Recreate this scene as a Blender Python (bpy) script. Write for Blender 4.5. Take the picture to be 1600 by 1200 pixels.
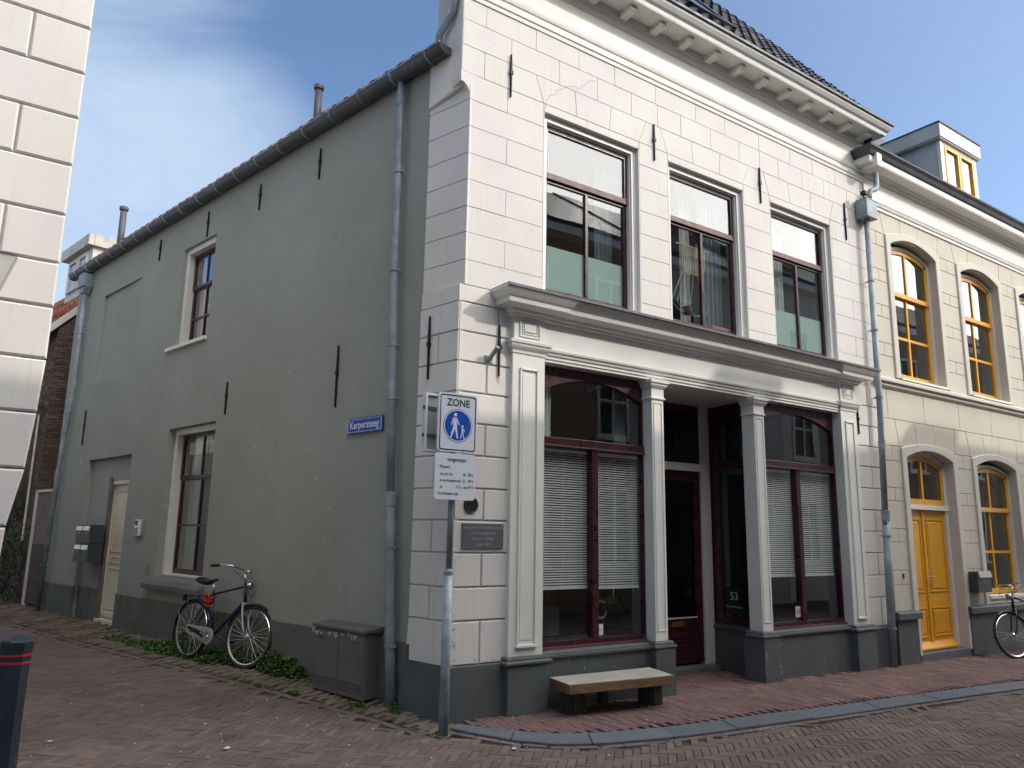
import bpy, math, random
import numpy as np
from mathutils import Vector, Matrix, Euler
random.seed(7)
R_ = random.Random(11)
rad = math.radians
for o in list(bpy.data.objects): bpy.data.objects.remove(o)
sc = bpy.context.scene

# ------------------------------------------------------------------ camera
FPX = 1202.0
def _ray(x, y): return np.array([x - 800.0, y - 600.0, FPX])
_v1 = _ray(2576, 863); _v2 = _ray(-497, 812)
_n = np.cross(_v1, _v2); _n /= np.linalg.norm(_n)
if _n[1] > 0: _n = -_n
_X = _v1 / np.linalg.norm(_v1); _Y = np.cross(_n, _X)
RC = np.array([_X, _Y, _n])
def wray(x, y): return RC @ _ray(x, y)
_r = wray(700, 1130); CAM = -_r * (-1.6 / _r[2]); CAM[2] = 1.6
_s = RC @ _v2; _s[2] = 0; SDIR = _s / np.linalg.norm(_s)
OUT = np.array([-SDIR[1], SDIR[0], 0.0])
if CAM @ OUT < 0: OUT = -OUT
def proj(p):
    q = RC.T @ (np.array(p, float) - CAM)
    if q[2] < 0.05: return (-9999, -9999)
    return (800 + q[0] / q[2] * FPX, 600 + q[1] / q[2] * FPX)
cam = bpy.data.cameras.new('camera'); co = bpy.data.objects.new('camera', cam); sc.collection.objects.link(co)
cam.sensor_width = 36; cam.lens = FPX / 1600 * 36; cam.clip_end = 500; cam.clip_start = 0.05
_m = Matrix.Identity(4)
_cr = RC @ np.array([1, 0, 0.]); _cu = RC @ np.array([0, -1., 0]); _cf = RC @ np.array([0, 0, 1.])
for i in range(3):
    _m[i][0] = _cr[i]; _m[i][1] = _cu[i]; _m[i][2] = -_cf[i]; _m[i][3] = CAM[i]
co.matrix_world = _m
sc.camera = co

# ------------------------------------------------------------------ world, sun, exposure
SUN_DIR = Vector((-0.296, 0.30, -0.262)).normalized()
sun_el = math.asin(-SUN_DIR.z); sun_az = math.atan2(-SUN_DIR.x, -SUN_DIR.y)
world = bpy.data.worlds.new("World"); sc.world = world; world.use_nodes = True
wn = world.node_tree.nodes; wl = world.node_tree.links
bg = wn['Background']
sky = wn.new('ShaderNodeTexSky'); sky.sky_type = 'NISHITA'; sky.sun_disc = False
sky.sun_elevation = sun_el; sky.sun_rotation = sun_az; sky.air_density = 1.0; sky.dust_density = 0.3; sky.ozone_density = 2.5
tc = wn.new('ShaderNodeTexCoord'); DIRV = tc.outputs['Generated']
def wmath(op, a, b=None, c=None):
    n = wn.new('ShaderNodeMath'); n.operation = op
    for i, v in enumerate((a, b, c)):
        if v is None: continue
        if isinstance(v, (int, float)): n.inputs[i].default_value = v
        else: wl.new(v, n.inputs[i])
    return n.outputs[0]
def wdot(v):
    n = wn.new('ShaderNodeVectorMath'); n.operation = 'DOT_PRODUCT'; n.inputs[1].default_value = v; wl.new(DIRV, n.inputs[0]); return n.outputs['Value']
def wrange(v, a, b, lo=0.0, hi=1.0):
    n = wn.new('ShaderNodeMapRange'); n.interpolation_type = 'SMOOTHSTEP'; n.inputs[1].default_value = a; n.inputs[2].default_value = b; n.inputs[3].default_value = lo; n.inputs[4].default_value = hi; wl.new(v, n.inputs[0]); return n.outputs[0]
def wnoise(rot, scl, scale, det, rough, dist):
    mp = wn.new('ShaderNodeMapping'); mp.inputs['Rotation'].default_value = rot; mp.inputs['Scale'].default_value = scl; wl.new(DIRV, mp.inputs['Vector'])
    n = wn.new('ShaderNodeTexNoise'); n.inputs['Scale'].default_value = scale; n.inputs['Detail'].default_value = det; n.inputs['Roughness'].default_value = rough; n.inputs['Distortion'].default_value = dist
    wl.new(mp.outputs['Vector'], n.inputs['Vector']); return n.outputs['Fac']
# thin streaky cloud everywhere, thicker bright cloud filling the sunny side of the sky
ld = wray(120, 330); ld = ld / np.linalg.norm(ld)
streak_n = wnoise((rad(20), rad(-25), rad(30)), (1.2, 1.2, 3.0), 1.5, 7, 0.52, 0.5)
soft_n = wnoise((0, 0, rad(10)), (1, 1, 1.6), 1.3, 6, 0.55, 0.2)
left_patch = wrange(wdot(tuple(ld)), 0.91, 0.99, -0.05, 0.36)
south = wrange(wdot((0.35, -0.90, 0.10)), -0.15, 0.55, 0.0, 0.34)
cov1 = wrange(wmath('ADD', streak_n, left_patch), 0.56, 0.90, 0.0, 0.80)
cov2 = wrange(wmath('ADD', soft_n, south), 0.58, 0.86, 0.0, 0.96)
cover = wmath('ADD', wmath('MAXIMUM', cov1, cov2), 0.05)
glow = wrange(wdot(tuple(-SUN_DIR)), 0.0, 0.95, 0.0, 1.0)
cc = wn.new('ShaderNodeMix'); cc.data_type = 'RGBA'; cc.inputs[6].default_value = (3.9, 4.8, 6.0, 1); cc.inputs[7].default_value = (28.5, 27.9, 27.3, 1); wl.new(glow, cc.inputs[0])
mixw = wn.new('ShaderNodeMix'); mixw.data_type = 'RGBA'
tint = wn.new('ShaderNodeMix'); tint.data_type = 'RGBA'; tint.blend_type = 'MULTIPLY'; tint.inputs[0].default_value = 1.0; tint.inputs[7].default_value = (0.96, 1.07, 1.17, 1); wl.new(sky.outputs['Color'], tint.inputs[6])
wl.new(cover, mixw.inputs[0]); wl.new(tint.outputs[2], mixw.inputs[6]); wl.new(cc.outputs[2], mixw.inputs[7])
wl.new(mixw.outputs[2], bg.inputs['Color'])
bg.inputs['Strength'].default_value = 0.15
sl = bpy.data.lights.new('sun', 'SUN'); sl.energy = 2.0; sl.angle = rad(0.6); sl.color = (1.0, 0.94, 0.86)
so = bpy.data.objects.new('sun', sl); sc.collection.objects.link(so)
so.rotation_euler = SUN_DIR.to_track_quat('-Z', 'Y').to_euler()
sc.view_settings.view_transform = 'Standard'; sc.view_settings.look = 'None'; sc.view_settings.gamma = 1
sc.view_settings.use_curve_mapping = False
sc.view_settings.exposure = 0.12
sc.render.engine = 'CYCLES'
try:
    sc.cycles.max_bounces = 8; sc.cycles.transparent_max_bounces = 24; sc.cycles.glossy_bounces = 4
    sc.cycles.caustics_reflective = False; sc.cycles.caustics_refractive = False
except Exception: pass

# ------------------------------------------------------------------ materials
MATS = {}
def mat(name, col, rough=0.8, var=0.0, scale=3.0, bump=0.0, bscale=60.0, metal=0.0, spec=0.4, col2=None, th=(0.45, 0.6), speck=None, sscale=25.0, sth=0.72,
        streak=None, grain=None, attr=None, aamt=0.35, warp=None):
    """base colour with cloudy variation, specks, vertical streaks, wood grain, per-piece tone and fine relief"""
    if name in MATS: return MATS[name]
    m = bpy.data.materials.new(name); m.use_nodes = True
    nt = m.node_tree; N = nt.nodes; L = nt.links
    b = N['Principled BSDF']
    b.inputs['Roughness'].default_value = rough; b.inputs['Metallic'].default_value = metal
    b.inputs['Specular IOR Level'].default_value = spec
    ge = N.new('ShaderNodeNewGeometry'); pos = ge.outputs['Position']
    def noise(sc_, det=4, vec=None, r=0.55):
        n = N.new('ShaderNodeTexNoise'); n.inputs['Scale'].default_value = sc_; n.inputs['Detail'].default_value = det; n.inputs['Roughness'].default_value = r
        L.new(vec or pos, n.inputs['Vector']); return n.outputs['Fac']
    def rng(v, a, bb, lo=0.0, hi=1.0):
        n = N.new('ShaderNodeMapRange'); n.inputs[1].default_value = a; n.inputs[2].default_value = bb; n.inputs[3].default_value = lo; n.inputs[4].default_value = hi
        L.new(v, n.inputs[0]); return n.outputs[0]
    def mix(f, c1, c2, mode='MIX'):
        n = N.new('ShaderNodeMix'); n.data_type = 'RGBA'; n.blend_type = mode
        if isinstance(f, float): n.inputs[0].default_value = f
        else: L.new(f, n.inputs[0])
        for i, c in ((6, c1), (7, c2)):
            if isinstance(c, tuple): n.inputs[i].default_value = (*c, 1)
            else: L.new(c, n.inputs[i])
        return n.outputs[2]
    c = tuple(col)
    if col2: c = mix(rng(noise(scale, 5), th[0], th[1]), c, tuple(col2))
    if attr:
        a = N.new('ShaderNodeAttribute'); a.attribute_name = 'rnd'; a.attribute_type = 'GEOMETRY'
        for k, (f0, f1, cc) in enumerate(attr):
            c = mix(rng(a.outputs['Fac'], f0, f1), c, tuple(cc))
        h = N.new('ShaderNodeMath'); h.operation = 'MULTIPLY'; h.inputs[1].default_value = 37.31; L.new(a.outputs['Fac'], h.inputs[0])
        fr = N.new('ShaderNodeMath'); fr.operation = 'FRACT'; L.new(h.outputs[0], fr.inputs[0])
        v = rng(fr.outputs[0], 0, 1, 1 - aamt, 1 + aamt)
        c = mix(1.0, c, v, 'MULTIPLY')
    if var:
        v = rng(noise(scale * 0.7, 6), 0.3, 0.7, 1 - var, 1 + var * 0.6)
        c = mix(1.0, c, v, 'MULTIPLY')
    if streak:
        mpn = N.new('ShaderNodeMapping'); mpn.inputs['Scale'].default_value = (14, 14, 0.6); L.new(pos, mpn.inputs['Vector'])
        s = rng(noise(1.0, 6, mpn.outputs[0]), streak[1], streak[1] + 0.22, 0, streak[2])
        big = rng(noise(0.9, 2), 0.42, 0.6)
        mm = N.new('ShaderNodeMath'); mm.operation = 'MULTIPLY'; L.new(s, mm.inputs[0]); L.new(big, mm.inputs[1])
        c = mix(mm.outputs[0], c, tuple(streak[0]))
    if grain:
        tcn = N.new('ShaderNodeTexCoord')
        mpn = N.new('ShaderNodeMapping'); mpn.inputs['Scale'].default_value = grain[1]; L.new(pos, mpn.inputs['Vector'])
        c = mix(rng(noise(3.0, 8, mpn.outputs[0], 0.65), 0.38, 0.66), c, tuple(grain[0]))
    if speck:
        s = rng(noise(sscale, 5, None, 0.6), sth, sth + 0.04, 0, 0.85)
        big = rng(noise(1.3, 2), 0.45, 0.62)
        mm = N.new('ShaderNodeMath'); mm.operation = 'MULTIPLY'; L.new(s, mm.inputs[0]); L.new(big, mm.inputs[1])
        c = mix(mm.outputs[0], c, tuple(speck))
    if isinstance(c, tuple): b.inputs['Base Color'].default_value = (*c, 1)
    else: L.new(c, b.inputs['Base Color'])
    if bump:
        bn = N.new('ShaderNodeBump'); bn.inputs['Strength'].default_value = 1.0; bn.inputs['Distance'].default_value = bump
        L.new(noise(bscale, 5), bn.inputs['Height'])
        nm = bn.outputs[0]
        if warp:
            b2 = N.new('ShaderNodeBump'); b2.inputs['Strength'].default_value = 1.0; b2.inputs['Distance'].default_value = warp[0]
            L.new(noise(warp[1], 3), b2.inputs['Height']); L.new(nm, b2.inputs['Normal']); nm = b2.outputs[0]
        L.new(nm, b.inputs['Normal'])
    rr = rng(noise(scale * 2.1, 3), 0.3, 0.7, max(rough - 0.08, 0.02), min(rough + 0.08, 1)); L.new(rr, b.inputs['Roughness'])
    MATS[name] = m; return m
M = {}
M['white'] = mat('white_stucco_paint', (0.695, 0.67, 0.62), 0.75, 0.06, 1.6, 0.0009, 55, col2=(0.685, 0.65, 0.645), th=(0.5, 0.60), speck=(0.30, 0.26, 0.22), sscale=38, sth=0.70, streak=((0.45, 0.42, 0.37), 0.555, 0.50), warp=(0.0022, 4))
M['white_joint'] = mat('stucco_joint', (0.50, 0.47, 0.43), 0.9, 0.15, 4, 0.001, 80)
M['pale_joint'] = mat('pale_stucco_joint', (0.62, 0.59, 0.54), 0.85, 0.1, 4, 0.001, 80)
M['trim'] = mat('white_gloss_trim', (0.72, 0.71, 0.665), 0.42, 0.06, 2.5, 0.0005, 30, spec=0.5, streak=((0.42, 0.41, 0.36), 0.60, 0.55), speck=(0.35, 0.30, 0.22), sscale=22, sth=0.74)
M['trimcream'] = mat('cream_frieze_paint', (0.79, 0.76, 0.70), 0.5, 0.05, 2.0, 0.0006, 20, speck=(0.40, 0.35, 0.28), sscale=20, sth=0.73)
M['grey'] = mat('grey_green_stucco', (0.300, 0.325, 0.300), 0.82, 0.07, 0.8, 0.0014, 45, col2=(0.275, 0.295, 0.262), th=(0.35, 0.70), streak=((0.245, 0.255, 0.225), 0.56, 0.55), speck=(0.48, 0.48, 0.46), sscale=9, sth=0.665, warp=(0.012, 2.2))
M['plinth'] = mat('dark_grey_plinth_paint', (0.088, 0.099, 0.100), 0.62, 0.18, 3, 0.001, 60, streak=((0.16, 0.165, 0.155), 0.60, 0.5), speck=(0.40, 0.40, 0.38), sscale=24, sth=0.72, warp=(0.004, 7))
M['plinth_side'] = mat('weathered_side_plinth', (0.115, 0.125, 0.120), 0.75, 0.25, 2, 0.0016, 40, col2=(0.10, 0.115, 0.065), th=(0.52, 0.68), streak=((0.22, 0.225, 0.20), 0.55, 0.7), speck=(0.4, 0.4, 0.38), sscale=18, sth=0.71, warp=(0.006, 5))
M['maroon'] = mat('maroon_window_paint', (0.046, 0.011, 0.016), 0.32, 0.2, 4, 0.0004, 60, spec=0.5, speck=(0.20, 0.15, 0.13), sscale=45, sth=0.76)
M['maroon_worn'] = mat('weathered_maroon_paint', (0.14, 0.062, 0.058), 0.5, 0.2, 8, 0.0006, 60, speck=(0.38, 0.30, 0.27), sscale=30, sth=0.69)
M['zinc'] = mat('weathered_zinc', (0.25, 0.30, 0.335), 0.55, 0.25, 5, 0.0005, 40, metal=0.15, col2=(0.32, 0.365, 0.39), th=(0.48, 0.62), streak=((0.30, 0.32, 0.33), 0.55, 0.6))
M['zinc_dark'] = mat('dark_zinc_gutter', (0.085, 0.095, 0.105), 0.5, 0.3, 4, 0.0005, 40, metal=0.2, streak=((0.17, 0.17, 0.17), 0.55, 0.7))
M['lead'] = mat('lead_flashing', (0.10, 0.105, 0.115), 0.55, 0.2, 6, 0.0006, 30, metal=0.3)
M['iron'] = mat('black_wrought_iron', (0.022, 0.021, 0.024), 0.55, 0.2, 20, 0.001, 90, metal=0.4)
M['yell_wall'] = mat('beige_stucco_paint', (0.60, 0.55, 0.455), 0.78, 0.05, 1.5, 0.0009, 50, col2=(0.62, 0.57, 0.475), th=(0.45, 0.65), streak=((0.42, 0.385, 0.32), 0.62, 0.4), warp=(0.003, 4))
M['yell_joint'] = mat('beige_joint', (0.20, 0.18, 0.15), 0.9)
M['surround'] = mat('pale_grey_surround', (0.62, 0.59, 0.52), 0.7, 0.05, 3, 0.0006, 40)
M['yellow'] = mat('ochre_yellow_paint', (0.76, 0.36, 0.022), 0.42, 0.10, 5, 0.0004, 50, spec=0.5, streak=((0.55, 0.25, 0.03), 0.56, 0.5))
M['door_cream'] = mat('cream_door_paint', (0.62, 0.59, 0.49), 0.5, 0.05, 4, 0.0004, 40)
M['slate'] = mat('black_glazed_pantile', (0.040, 0.040, 0.045), 0.40, 0.2, 8, 0.0008, 60, attr=[(0.6, 0.95, (0.085, 0.075, 0.07))], aamt=0.4, speck=(0.20, 0.19, 0.15), sscale=22, sth=0.66)
M['redtile'] = mat('red_pantile', (0.27, 0.085, 0.045), 0.8, 0.25, 7, 0.0012, 70, attr=[(0.5, 0.9, (0.13, 0.075, 0.06))], aamt=0.35, speck=(0.24, 0.24, 0.2), sscale=20, sth=0.62)
M['kerb'] = mat('blue_grey_kerb_stone', (0.105, 0.125, 0.145), 0.75, 0.12, 6, 0.0012, 120, attr=[(0.5, 1.0, (0.12, 0.135, 0.15))], aamt=0.12, speck=(0.24, 0.25, 0.26), sscale=60, sth=0.68)
BR_T = [(0.30, 0.50, (0.165, 0.115, 0.096)), (0.60, 0.70, (0.130, 0.097, 0.085)), (0.90, 0.94, (0.19, 0.145, 0.115)), (0.985, 0.987, (0.085, 0.083, 0.085))]
M['paver'] = mat('street_clinker_brick', (0.150, 0.114, 0.100), 0.82, 0.25, 1.1, 0.0016, 75, attr=BR_T, aamt=0.13, speck=(0.27, 0.25, 0.23), sscale=45, sth=0.71)
M['paver_red'] = mat('red_footway_brick', (0.160, 0.100, 0.090), 0.8, 0.2, 1.6, 0.002, 75, attr=[(0.30, 0.50, (0.135, 0.084, 0.080)), (0.60, 0.70, (0.19, 0.115, 0.098)), (0.93, 0.95, (0.27, 0.15, 0.12))], aamt=0.2, speck=(0.3, 0.28, 0.26), sscale=45, sth=0.72)
M['paver_old'] = mat('mossy_strip_brick', (0.155, 0.118, 0.088), 0.85, 0.3, 1.3, 0.003, 60, col2=(0.085, 0.088, 0.058), th=(0.46, 0.62), attr=[(0.35, 0.5, (0.18, 0.135, 0.10)), (0.8, 0.85, (0.115, 0.095, 0.078))], aamt=0.28, speck=(0.07, 0.09, 0.035), sscale=12, sth=0.58)
M['sand'] = mat('joint_sand', (0.062, 0.050, 0.043), 0.95, 0.3, 3, 0.003, 90, col2=(0.05, 0.055, 0.03), th=(0.5, 0.62))
M['brick'] = mat('brown_wall_brick', (0.115, 0.072, 0.052), 0.88, 0.25, 3, 0.003, 60, attr=[(0.4, 0.6, (0.085, 0.058, 0.045)), (0.8, 0.9, (0.15, 0.095, 0.068))], aamt=0.3)
M['mortar'] = mat('brick_mortar', (0.10, 0.088, 0.076), 0.95, 0.2, 4, 0.002, 70)
M['bench_top'] = mat('weathered_bench_wood', (0.43, 0.42, 0.37), 0.75, 0.15, 4, 0.001, 60, grain=((0.27, 0.25, 0.20), (1.2, 16, 16)))
M['bench_side'] = mat('stained_bench_wood', (0.24, 0.145, 0.075), 0.65, 0.25, 5, 0.001, 60, grain=((0.12, 0.07, 0.035), (1.2, 20, 20)))
M['bark'] = mat('dark_log_bark', (0.085, 0.068, 0.060), 0.95, 0.3, 8, 0.006, 40, grain=((0.035, 0.028, 0.026), (22, 22, 1.2)))
M['steel'] = mat('galvanised_steel', (0.27, 0.31, 0.36), 0.5, 0.25, 9, 0.0006, 60, metal=0.3, col2=(0.34, 0.38, 0.42), th=(0.48, 0.6))
M['alu'] = mat('aluminium', (0.62, 0.63, 0.65), 0.3, 0.03, 9, metal=0.85)
M['sign_white'] = mat('sign_white', (0.66, 0.70, 0.76), 0.35)
M['sign_black'] = mat('sign_black', (0.012, 0.012, 0.016), 0.4)
M['sign_blue'] = mat('sign_blue', (0.004, 0.075, 0.42), 0.35)
M['dkmetal'] = mat('anthracite_sheet_metal', (0.045, 0.053, 0.058), 0.45, 0.1, 6, 0.0003, 80)
M['box'] = mat('grey_cabinet_paint', (0.125, 0.121, 0.116), 0.6, 0.16, 5, 0.0006, 40, streak=((0.15, 0.145, 0.14), 0.58, 0.5), speck=(0.30, 0.29, 0.27), sscale=14, sth=0.72)
M['bollard'] = mat('blue_black_bollard_paint', (0.016, 0.026, 0.038), 0.5, 0.3, 7, 0.001, 90, speck=(0.10, 0.12, 0.14), sscale=35, sth=0.66)
M['redband'] = mat('red_band', (0.50, 0.02, 0.03), 0.4)
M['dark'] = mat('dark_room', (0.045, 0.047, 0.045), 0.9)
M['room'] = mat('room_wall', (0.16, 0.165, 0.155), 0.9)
M['blind'] = mat('aluminium_blind', (0.88, 0.91, 0.88), 0.45, spec=0.5)
M['cloth'] = mat('white_curtain', (0.62, 0.64, 0.62), 0.9)
M['cloth_grey'] = mat('grey_curtain', (0.20, 0.235, 0.25), 0.9)
M['frost'] = mat('frosted_film', (0.36, 0.50, 0.47), 0.55)
M['tyre'] = mat('black_rubber', (0.018, 0.018, 0.019), 0.75)
M['chrome'] = mat('bright_chrome', (0.62, 0.63, 0.64), 0.22, metal=1.0)
M['bikeblack'] = mat('gloss_black_frame', (0.012, 0.014, 0.022), 0.25)
M['bikeblue'] = mat('dark_blue_frame', (0.010, 0.020, 0.060), 0.25)
M['bikegrey'] = mat('silver_grey_plastic', (0.30, 0.31, 0.30), 0.4)
M['bikesilver'] = mat('silver_frame_paint', (0.38, 0.39, 0.40), 0.35, metal=0.4)
M['redlock'] = mat('red_lock_cable', (0.42, 0.016, 0.01), 0.35)
M['leaf'] = mat('weed_leaf', (0.050, 0.115, 0.022), 0.6, 0.35, 9, attr=[(0.3, 0.8, (0.075, 0.15, 0.03))], aamt=0.35)
M['ivy'] = mat('ivy_leaf', (0.035, 0.070, 0.018), 0.55, 0.35, 9, attr=[(0.75, 0.9, (0.16, 0.10, 0.035))], aamt=0.4)
M['gate'] = mat('brown_gate_boards', (0.062, 0.030, 0.026), 0.6, 0.25, 6, 0.001, 50)
M['gatepale'] = mat('faded_gate_boards', (0.17, 0.13, 0.115), 0.7, 0.2, 5, 0.001, 50, streak=((0.10, 0.06, 0.05), 0.5, 0.8))
M['wood_white'] = mat('white_painted_board', (0.60, 0.58, 0.53), 0.6, 0.1, 5)
M['brass'] = mat('brass', (0.42, 0.30, 0.12), 0.35, metal=0.8)
M['stone_step'] = mat('bluestone_step', (0.12, 0.13, 0.14), 0.7, 0.15, 6, 0.0012, 70)
M['macrame'] = mat('cream_cotton_cord', (0.60, 0.54, 0.42), 0.9)
M['pink'] = mat('pink_cloth', (0.50, 0.16, 0.20), 0.8)
M['green_paint'] = mat('green_machine_paint', (0.05, 0.17, 0.10), 0.35)
M['plaque'] = mat('grey_plaque', (0.115, 0.12, 0.13), 0.45, 0.1, 12, 0.0003, 90)
M['plaque_text'] = mat('plaque_letters', (0.36, 0.37, 0.38), 0.5)
M['litter'] = mat('white_litter', (0.62, 0.62, 0.60), 0.8)
M['opp_brick'] = mat('opposite_brown_brick', (0.32, 0.22, 0.165), 0.9, 0.2, 4, 0.002, 40)
M['opp_white'] = mat('opposite_pale_plaster', (0.68, 0.66, 0.62), 0.85, 0.1, 2)
M['opp_grey'] = mat('opposite_grey_plaster', (0.55, 0.54, 0.53), 0.85, 0.1, 2)
M['roofdark'] = mat('dark_roof_covering', (0.045, 0.046, 0.05), 0.6, 0.2, 3, 0.003, 20)
M['dormer_side'] = mat('stained_grey_dormer_board', (0.56, 0.565, 0.56), 0.7, 0.15, 2, streak=((0.12, 0.125, 0.13), 0.52, 0.8))
M['rust'] = mat('rust_stain_metal', (0.55, 0.45, 0.33), 0.8, 0.2, 20)

def glass(name, tint=(0.97, 0.985, 0.98), f0=0.085, wav=0.0015):
    m = bpy.data.materials.new(name); m.use_nodes = True
    N = m.node_tree.nodes; L = m.node_tree.links
    out = N['Material Output']; N.remove(N['Principled BSDF'])
    lw = N.new('ShaderNodeLayerWeight'); lw.inputs['Blend'].default_value = 0.5
    pw = N.new('ShaderNodeMath'); pw.operation = 'POWER'; pw.inputs[1].default_value = 4.0; L.new(lw.outputs['Facing'], pw.inputs[0])
    mr = N.new('ShaderNodeMapRange'); mr.inputs[3].default_value = f0; mr.inputs[4].default_value = 1.0; L.new(pw.outputs[0], mr.inputs[0])
    tr = N.new('ShaderNodeBsdfTransparent'); tr.inputs[0].default_value = (*tint, 1)
    gl = N.new('ShaderNodeBsdfGlossy'); gl.inputs['Roughness'].default_value = 0.0
    mx = N.new('ShaderNodeMixShader'); L.new(mr.outputs[0], mx.inputs[0]); L.new(tr.outputs[0], mx.inputs[1]); L.new(gl.outputs[0], mx.inputs[2])
    ge = N.new('ShaderNodeNewGeometry'); no = N.new('ShaderNodeTexNoise'); no.inputs['Scale'].default_value = 1.3; no.inputs['Detail'].default_value = 1
    L.new(ge.outputs['Position'], no.inputs['Vector'])
    bn = N.new('ShaderNodeBump'); bn.inputs['Distance'].default_value = wav; bn.inputs['Strength'].default_value = 1; L.new(no.outputs['Fac'], bn.inputs['Height'])
    L.new(bn.outputs[0], gl.inputs['Normal'])
    L.new(mx.outputs[0], out.inputs['Surface'])
    return m
M['glass'] = glass('window_glass')
M['glass_up'] = glass('upper_window_glass', (0.94, 0.965, 0.96), 0.12)
M['glass_dim'] = glass('tinted_window_glass', (0.66, 0.74, 0.76), 0.075)

# ------------------------------------------------------------------ builders
class Frame:
    def __init__(s, U, D, O=(0, 0, 0)): s.U = np.array(U, float); s.D = np.array(D, float); s.O = np.array(O, float)
    def w(s, p): return s.O + s.U * p[0] + s.D * p[1] + np.array((0, 0, p[2]))
FF = Frame((1, 0, 0), (0, 1, 0))                      # front: u = right along the street, d = into the wall
FS = Frame(-SDIR, -OUT)                                # alley wall: u = -t, d = into the wall
ORG = {}
def link(o): sc.collection.objects.link(o)
class MB:
    def __init__(s, fr=FF): s.v = []; s.f = []; s.fr = fr; s.a = []
    def P(s, p): s.v.append(tuple(s.fr.w(p))); return len(s.v) - 1
    def face(s, pts): s.f.append([s.P(p) for p in pts])
    def box(s, x0, x1, y0, y1, z0, z1, rnd=None):
        i = len(s.v)
        for z in (z0, z1):
            for (x, y) in ((x0, y0), (x1, y0), (x1, y1), (x0, y1)): s.P((x, y, z))
        n = len(s.f)
        for q in ((0, 3, 2, 1), (4, 5, 6, 7), (0, 1, 5, 4), (1, 2, 6, 5), (2, 3, 7, 6), (3, 0, 4, 7)): s.f.append([i + k for k in q])
        if rnd is not None: s.a += [(n, len(s.f), rnd)]
        return s
    def cbox(s, x0, x1, y0, y1, z0, z1, c=0.01):
        """box with the four edges of its front (y0) chamfered"""
        return s.panel([(x0, z0), (x1, z0), (x1, z1), (x0, z1)], y0, y1, c)
    def panel(s, poly, y0, y1, c=0.01):
        """prism of a polygon in (x,z), front face at y0 inset by chamfer c"""
        n = len(poly); cx = sum(p[0] for p in poly) / n; cz = sum(p[1] for p in poly) / n
        ar = sum(poly[k][0] * poly[(k + 1) % n][1] - poly[(k + 1) % n][0] * poly[k][1] for k in range(n))
        if ar < 0: poly = poly[::-1]
        ins = []
        for k in range(n):
            p0 = poly[k - 1]; p1 = poly[k]; p2 = poly[(k + 1) % n]
            a = Vector((p1[0] - p0[0], p1[1] - p0[1])); b = Vector((p2[0] - p1[0], p2[1] - p1[1]))
            if a.length < 1e-9 or b.length < 1e-9: ins.append(p1); continue
            a.normalize(); b.normalize(); na = Vector((-a.y, a.x)); nb = Vector((-b.y, b.x))
            bi = na + nb
            if bi.length < 1e-6: bi = na
            bi.normalize(); k2 = c / max(bi.dot(na), 0.35)
            ins.append((p1[0] + bi.x * k2, p1[1] + bi.y * k2))
        A = [s.P((p[0], y1, p[1])) for p in poly]; B = [s.P((p[0], y0 + c, p[1])) for p in poly]; Cc = [s.P((p[0], y0, p[1])) for p in ins]
        for k in range(n):
            j = (k + 1) % n
            s.f.append([A[k], A[j], B[j], B[k]]); s.f.append([B[k], B[j], Cc[j], Cc[k]])
        s.f.append(Cc); s.f.append(A[::-1]); return s
    def prism(s, poly, y0, y1):
        """extrude (x,z) polygon from y0 to y1"""
        n = len(poly); A = [s.P((p[0], y0, p[1])) for p in poly]; B = [s.P((p[0], y1, p[1])) for p in poly]
        s.f.append(A); s.f.append(B[::-1])
        for k in range(n): j = (k + 1) % n; s.f.append([A[j], A[k], B[k], B[j]])
        return s
    def prismx(s, poly, x0, x1):
        """extrude (y,z) polygon from x0 to x1"""
        n = len(poly); A = [s.P((x0, p[0], p[1])) for p in poly]; B = [s.P((x1, p[0], p[1])) for p in poly]
        s.f.append(A); s.f.append(B[::-1])
        for k in range(n): j = (k + 1) % n; s.f.append([A[j], A[k], B[k], B[j]])
        return s
    def prismz(s, poly, z0, z1):
        n = len(poly); A = [s.P((p[0], p[1], z0)) for p in poly]; B = [s.P((p[0], p[1], z1)) for p in poly]
        s.f.append(A[::-1]); s.f.append(B)
        for k in range(n): j = (k + 1) % n; s.f.append([A[k], A[j], B[j], B[k]])
        return s
    def ring(s, x0, x1, z0, z1, w, y0, y1, wb=None, wt=None):
        """rectangular frame"""
        wb = w if wb is None else wb; wt = w if wt is None else wt
        s.box(x0, x0 + w, y0, y1, z0, z1); s.box(x1 - w, x1, y0, y1, z0, z1)
        s.box(x0 + w, x1 - w, y0 + 0.001, y1 - 0.001, z1 - wt, z1); s.box(x0 + w, x1 - w, y0 + 0.001, y1 - 0.001, z0, z0 + wb); return s
    def tube(s, pts, r, n=8, caps=True, closed=False):
        pts = [Vector(p) for p in pts]; m = len(pts); rs = r if isinstance(r, (list, tuple)) else [r] * m
        rings = []; up = None
        for k in range(m):
            if closed: t = pts[(k + 1) % m] - pts[k - 1]
            else: t = pts[min(k + 1, m - 1)] - pts[max(k - 1, 0)]
            if t.length < 1e-9: t = Vector((0, 0, 1))
            t.normalize()
            if up is None:
                up = Vector((0, 0, 1)) if abs(t.z) < 0.9 else Vector((1, 0, 0))
            a = up - t * up.dot(t)
            if a.length < 1e-4: a = t.orthogonal()
            a.normalize(); b = t.cross(a); up = a
            rings.append([s.P(tuple(pts[k] + a * (math.cos(2 * math.pi * j / n) * rs[k]) + b * (math.sin(2 * math.pi * j / n) * rs[k]))) for j in range(n)])
        rr = range(m) if closed else range(m - 1)
        for k in rr:
            A = rings[k]; B = rings[(k + 1) % m]
            for j in range(n): jj = (j + 1) % n; s.f.append([A[j], A[jj], B[jj], B[j]])
        if caps and not closed: s.f.append(rings[0][::-1]); s.f.append(rings[-1])
        return s
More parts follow.
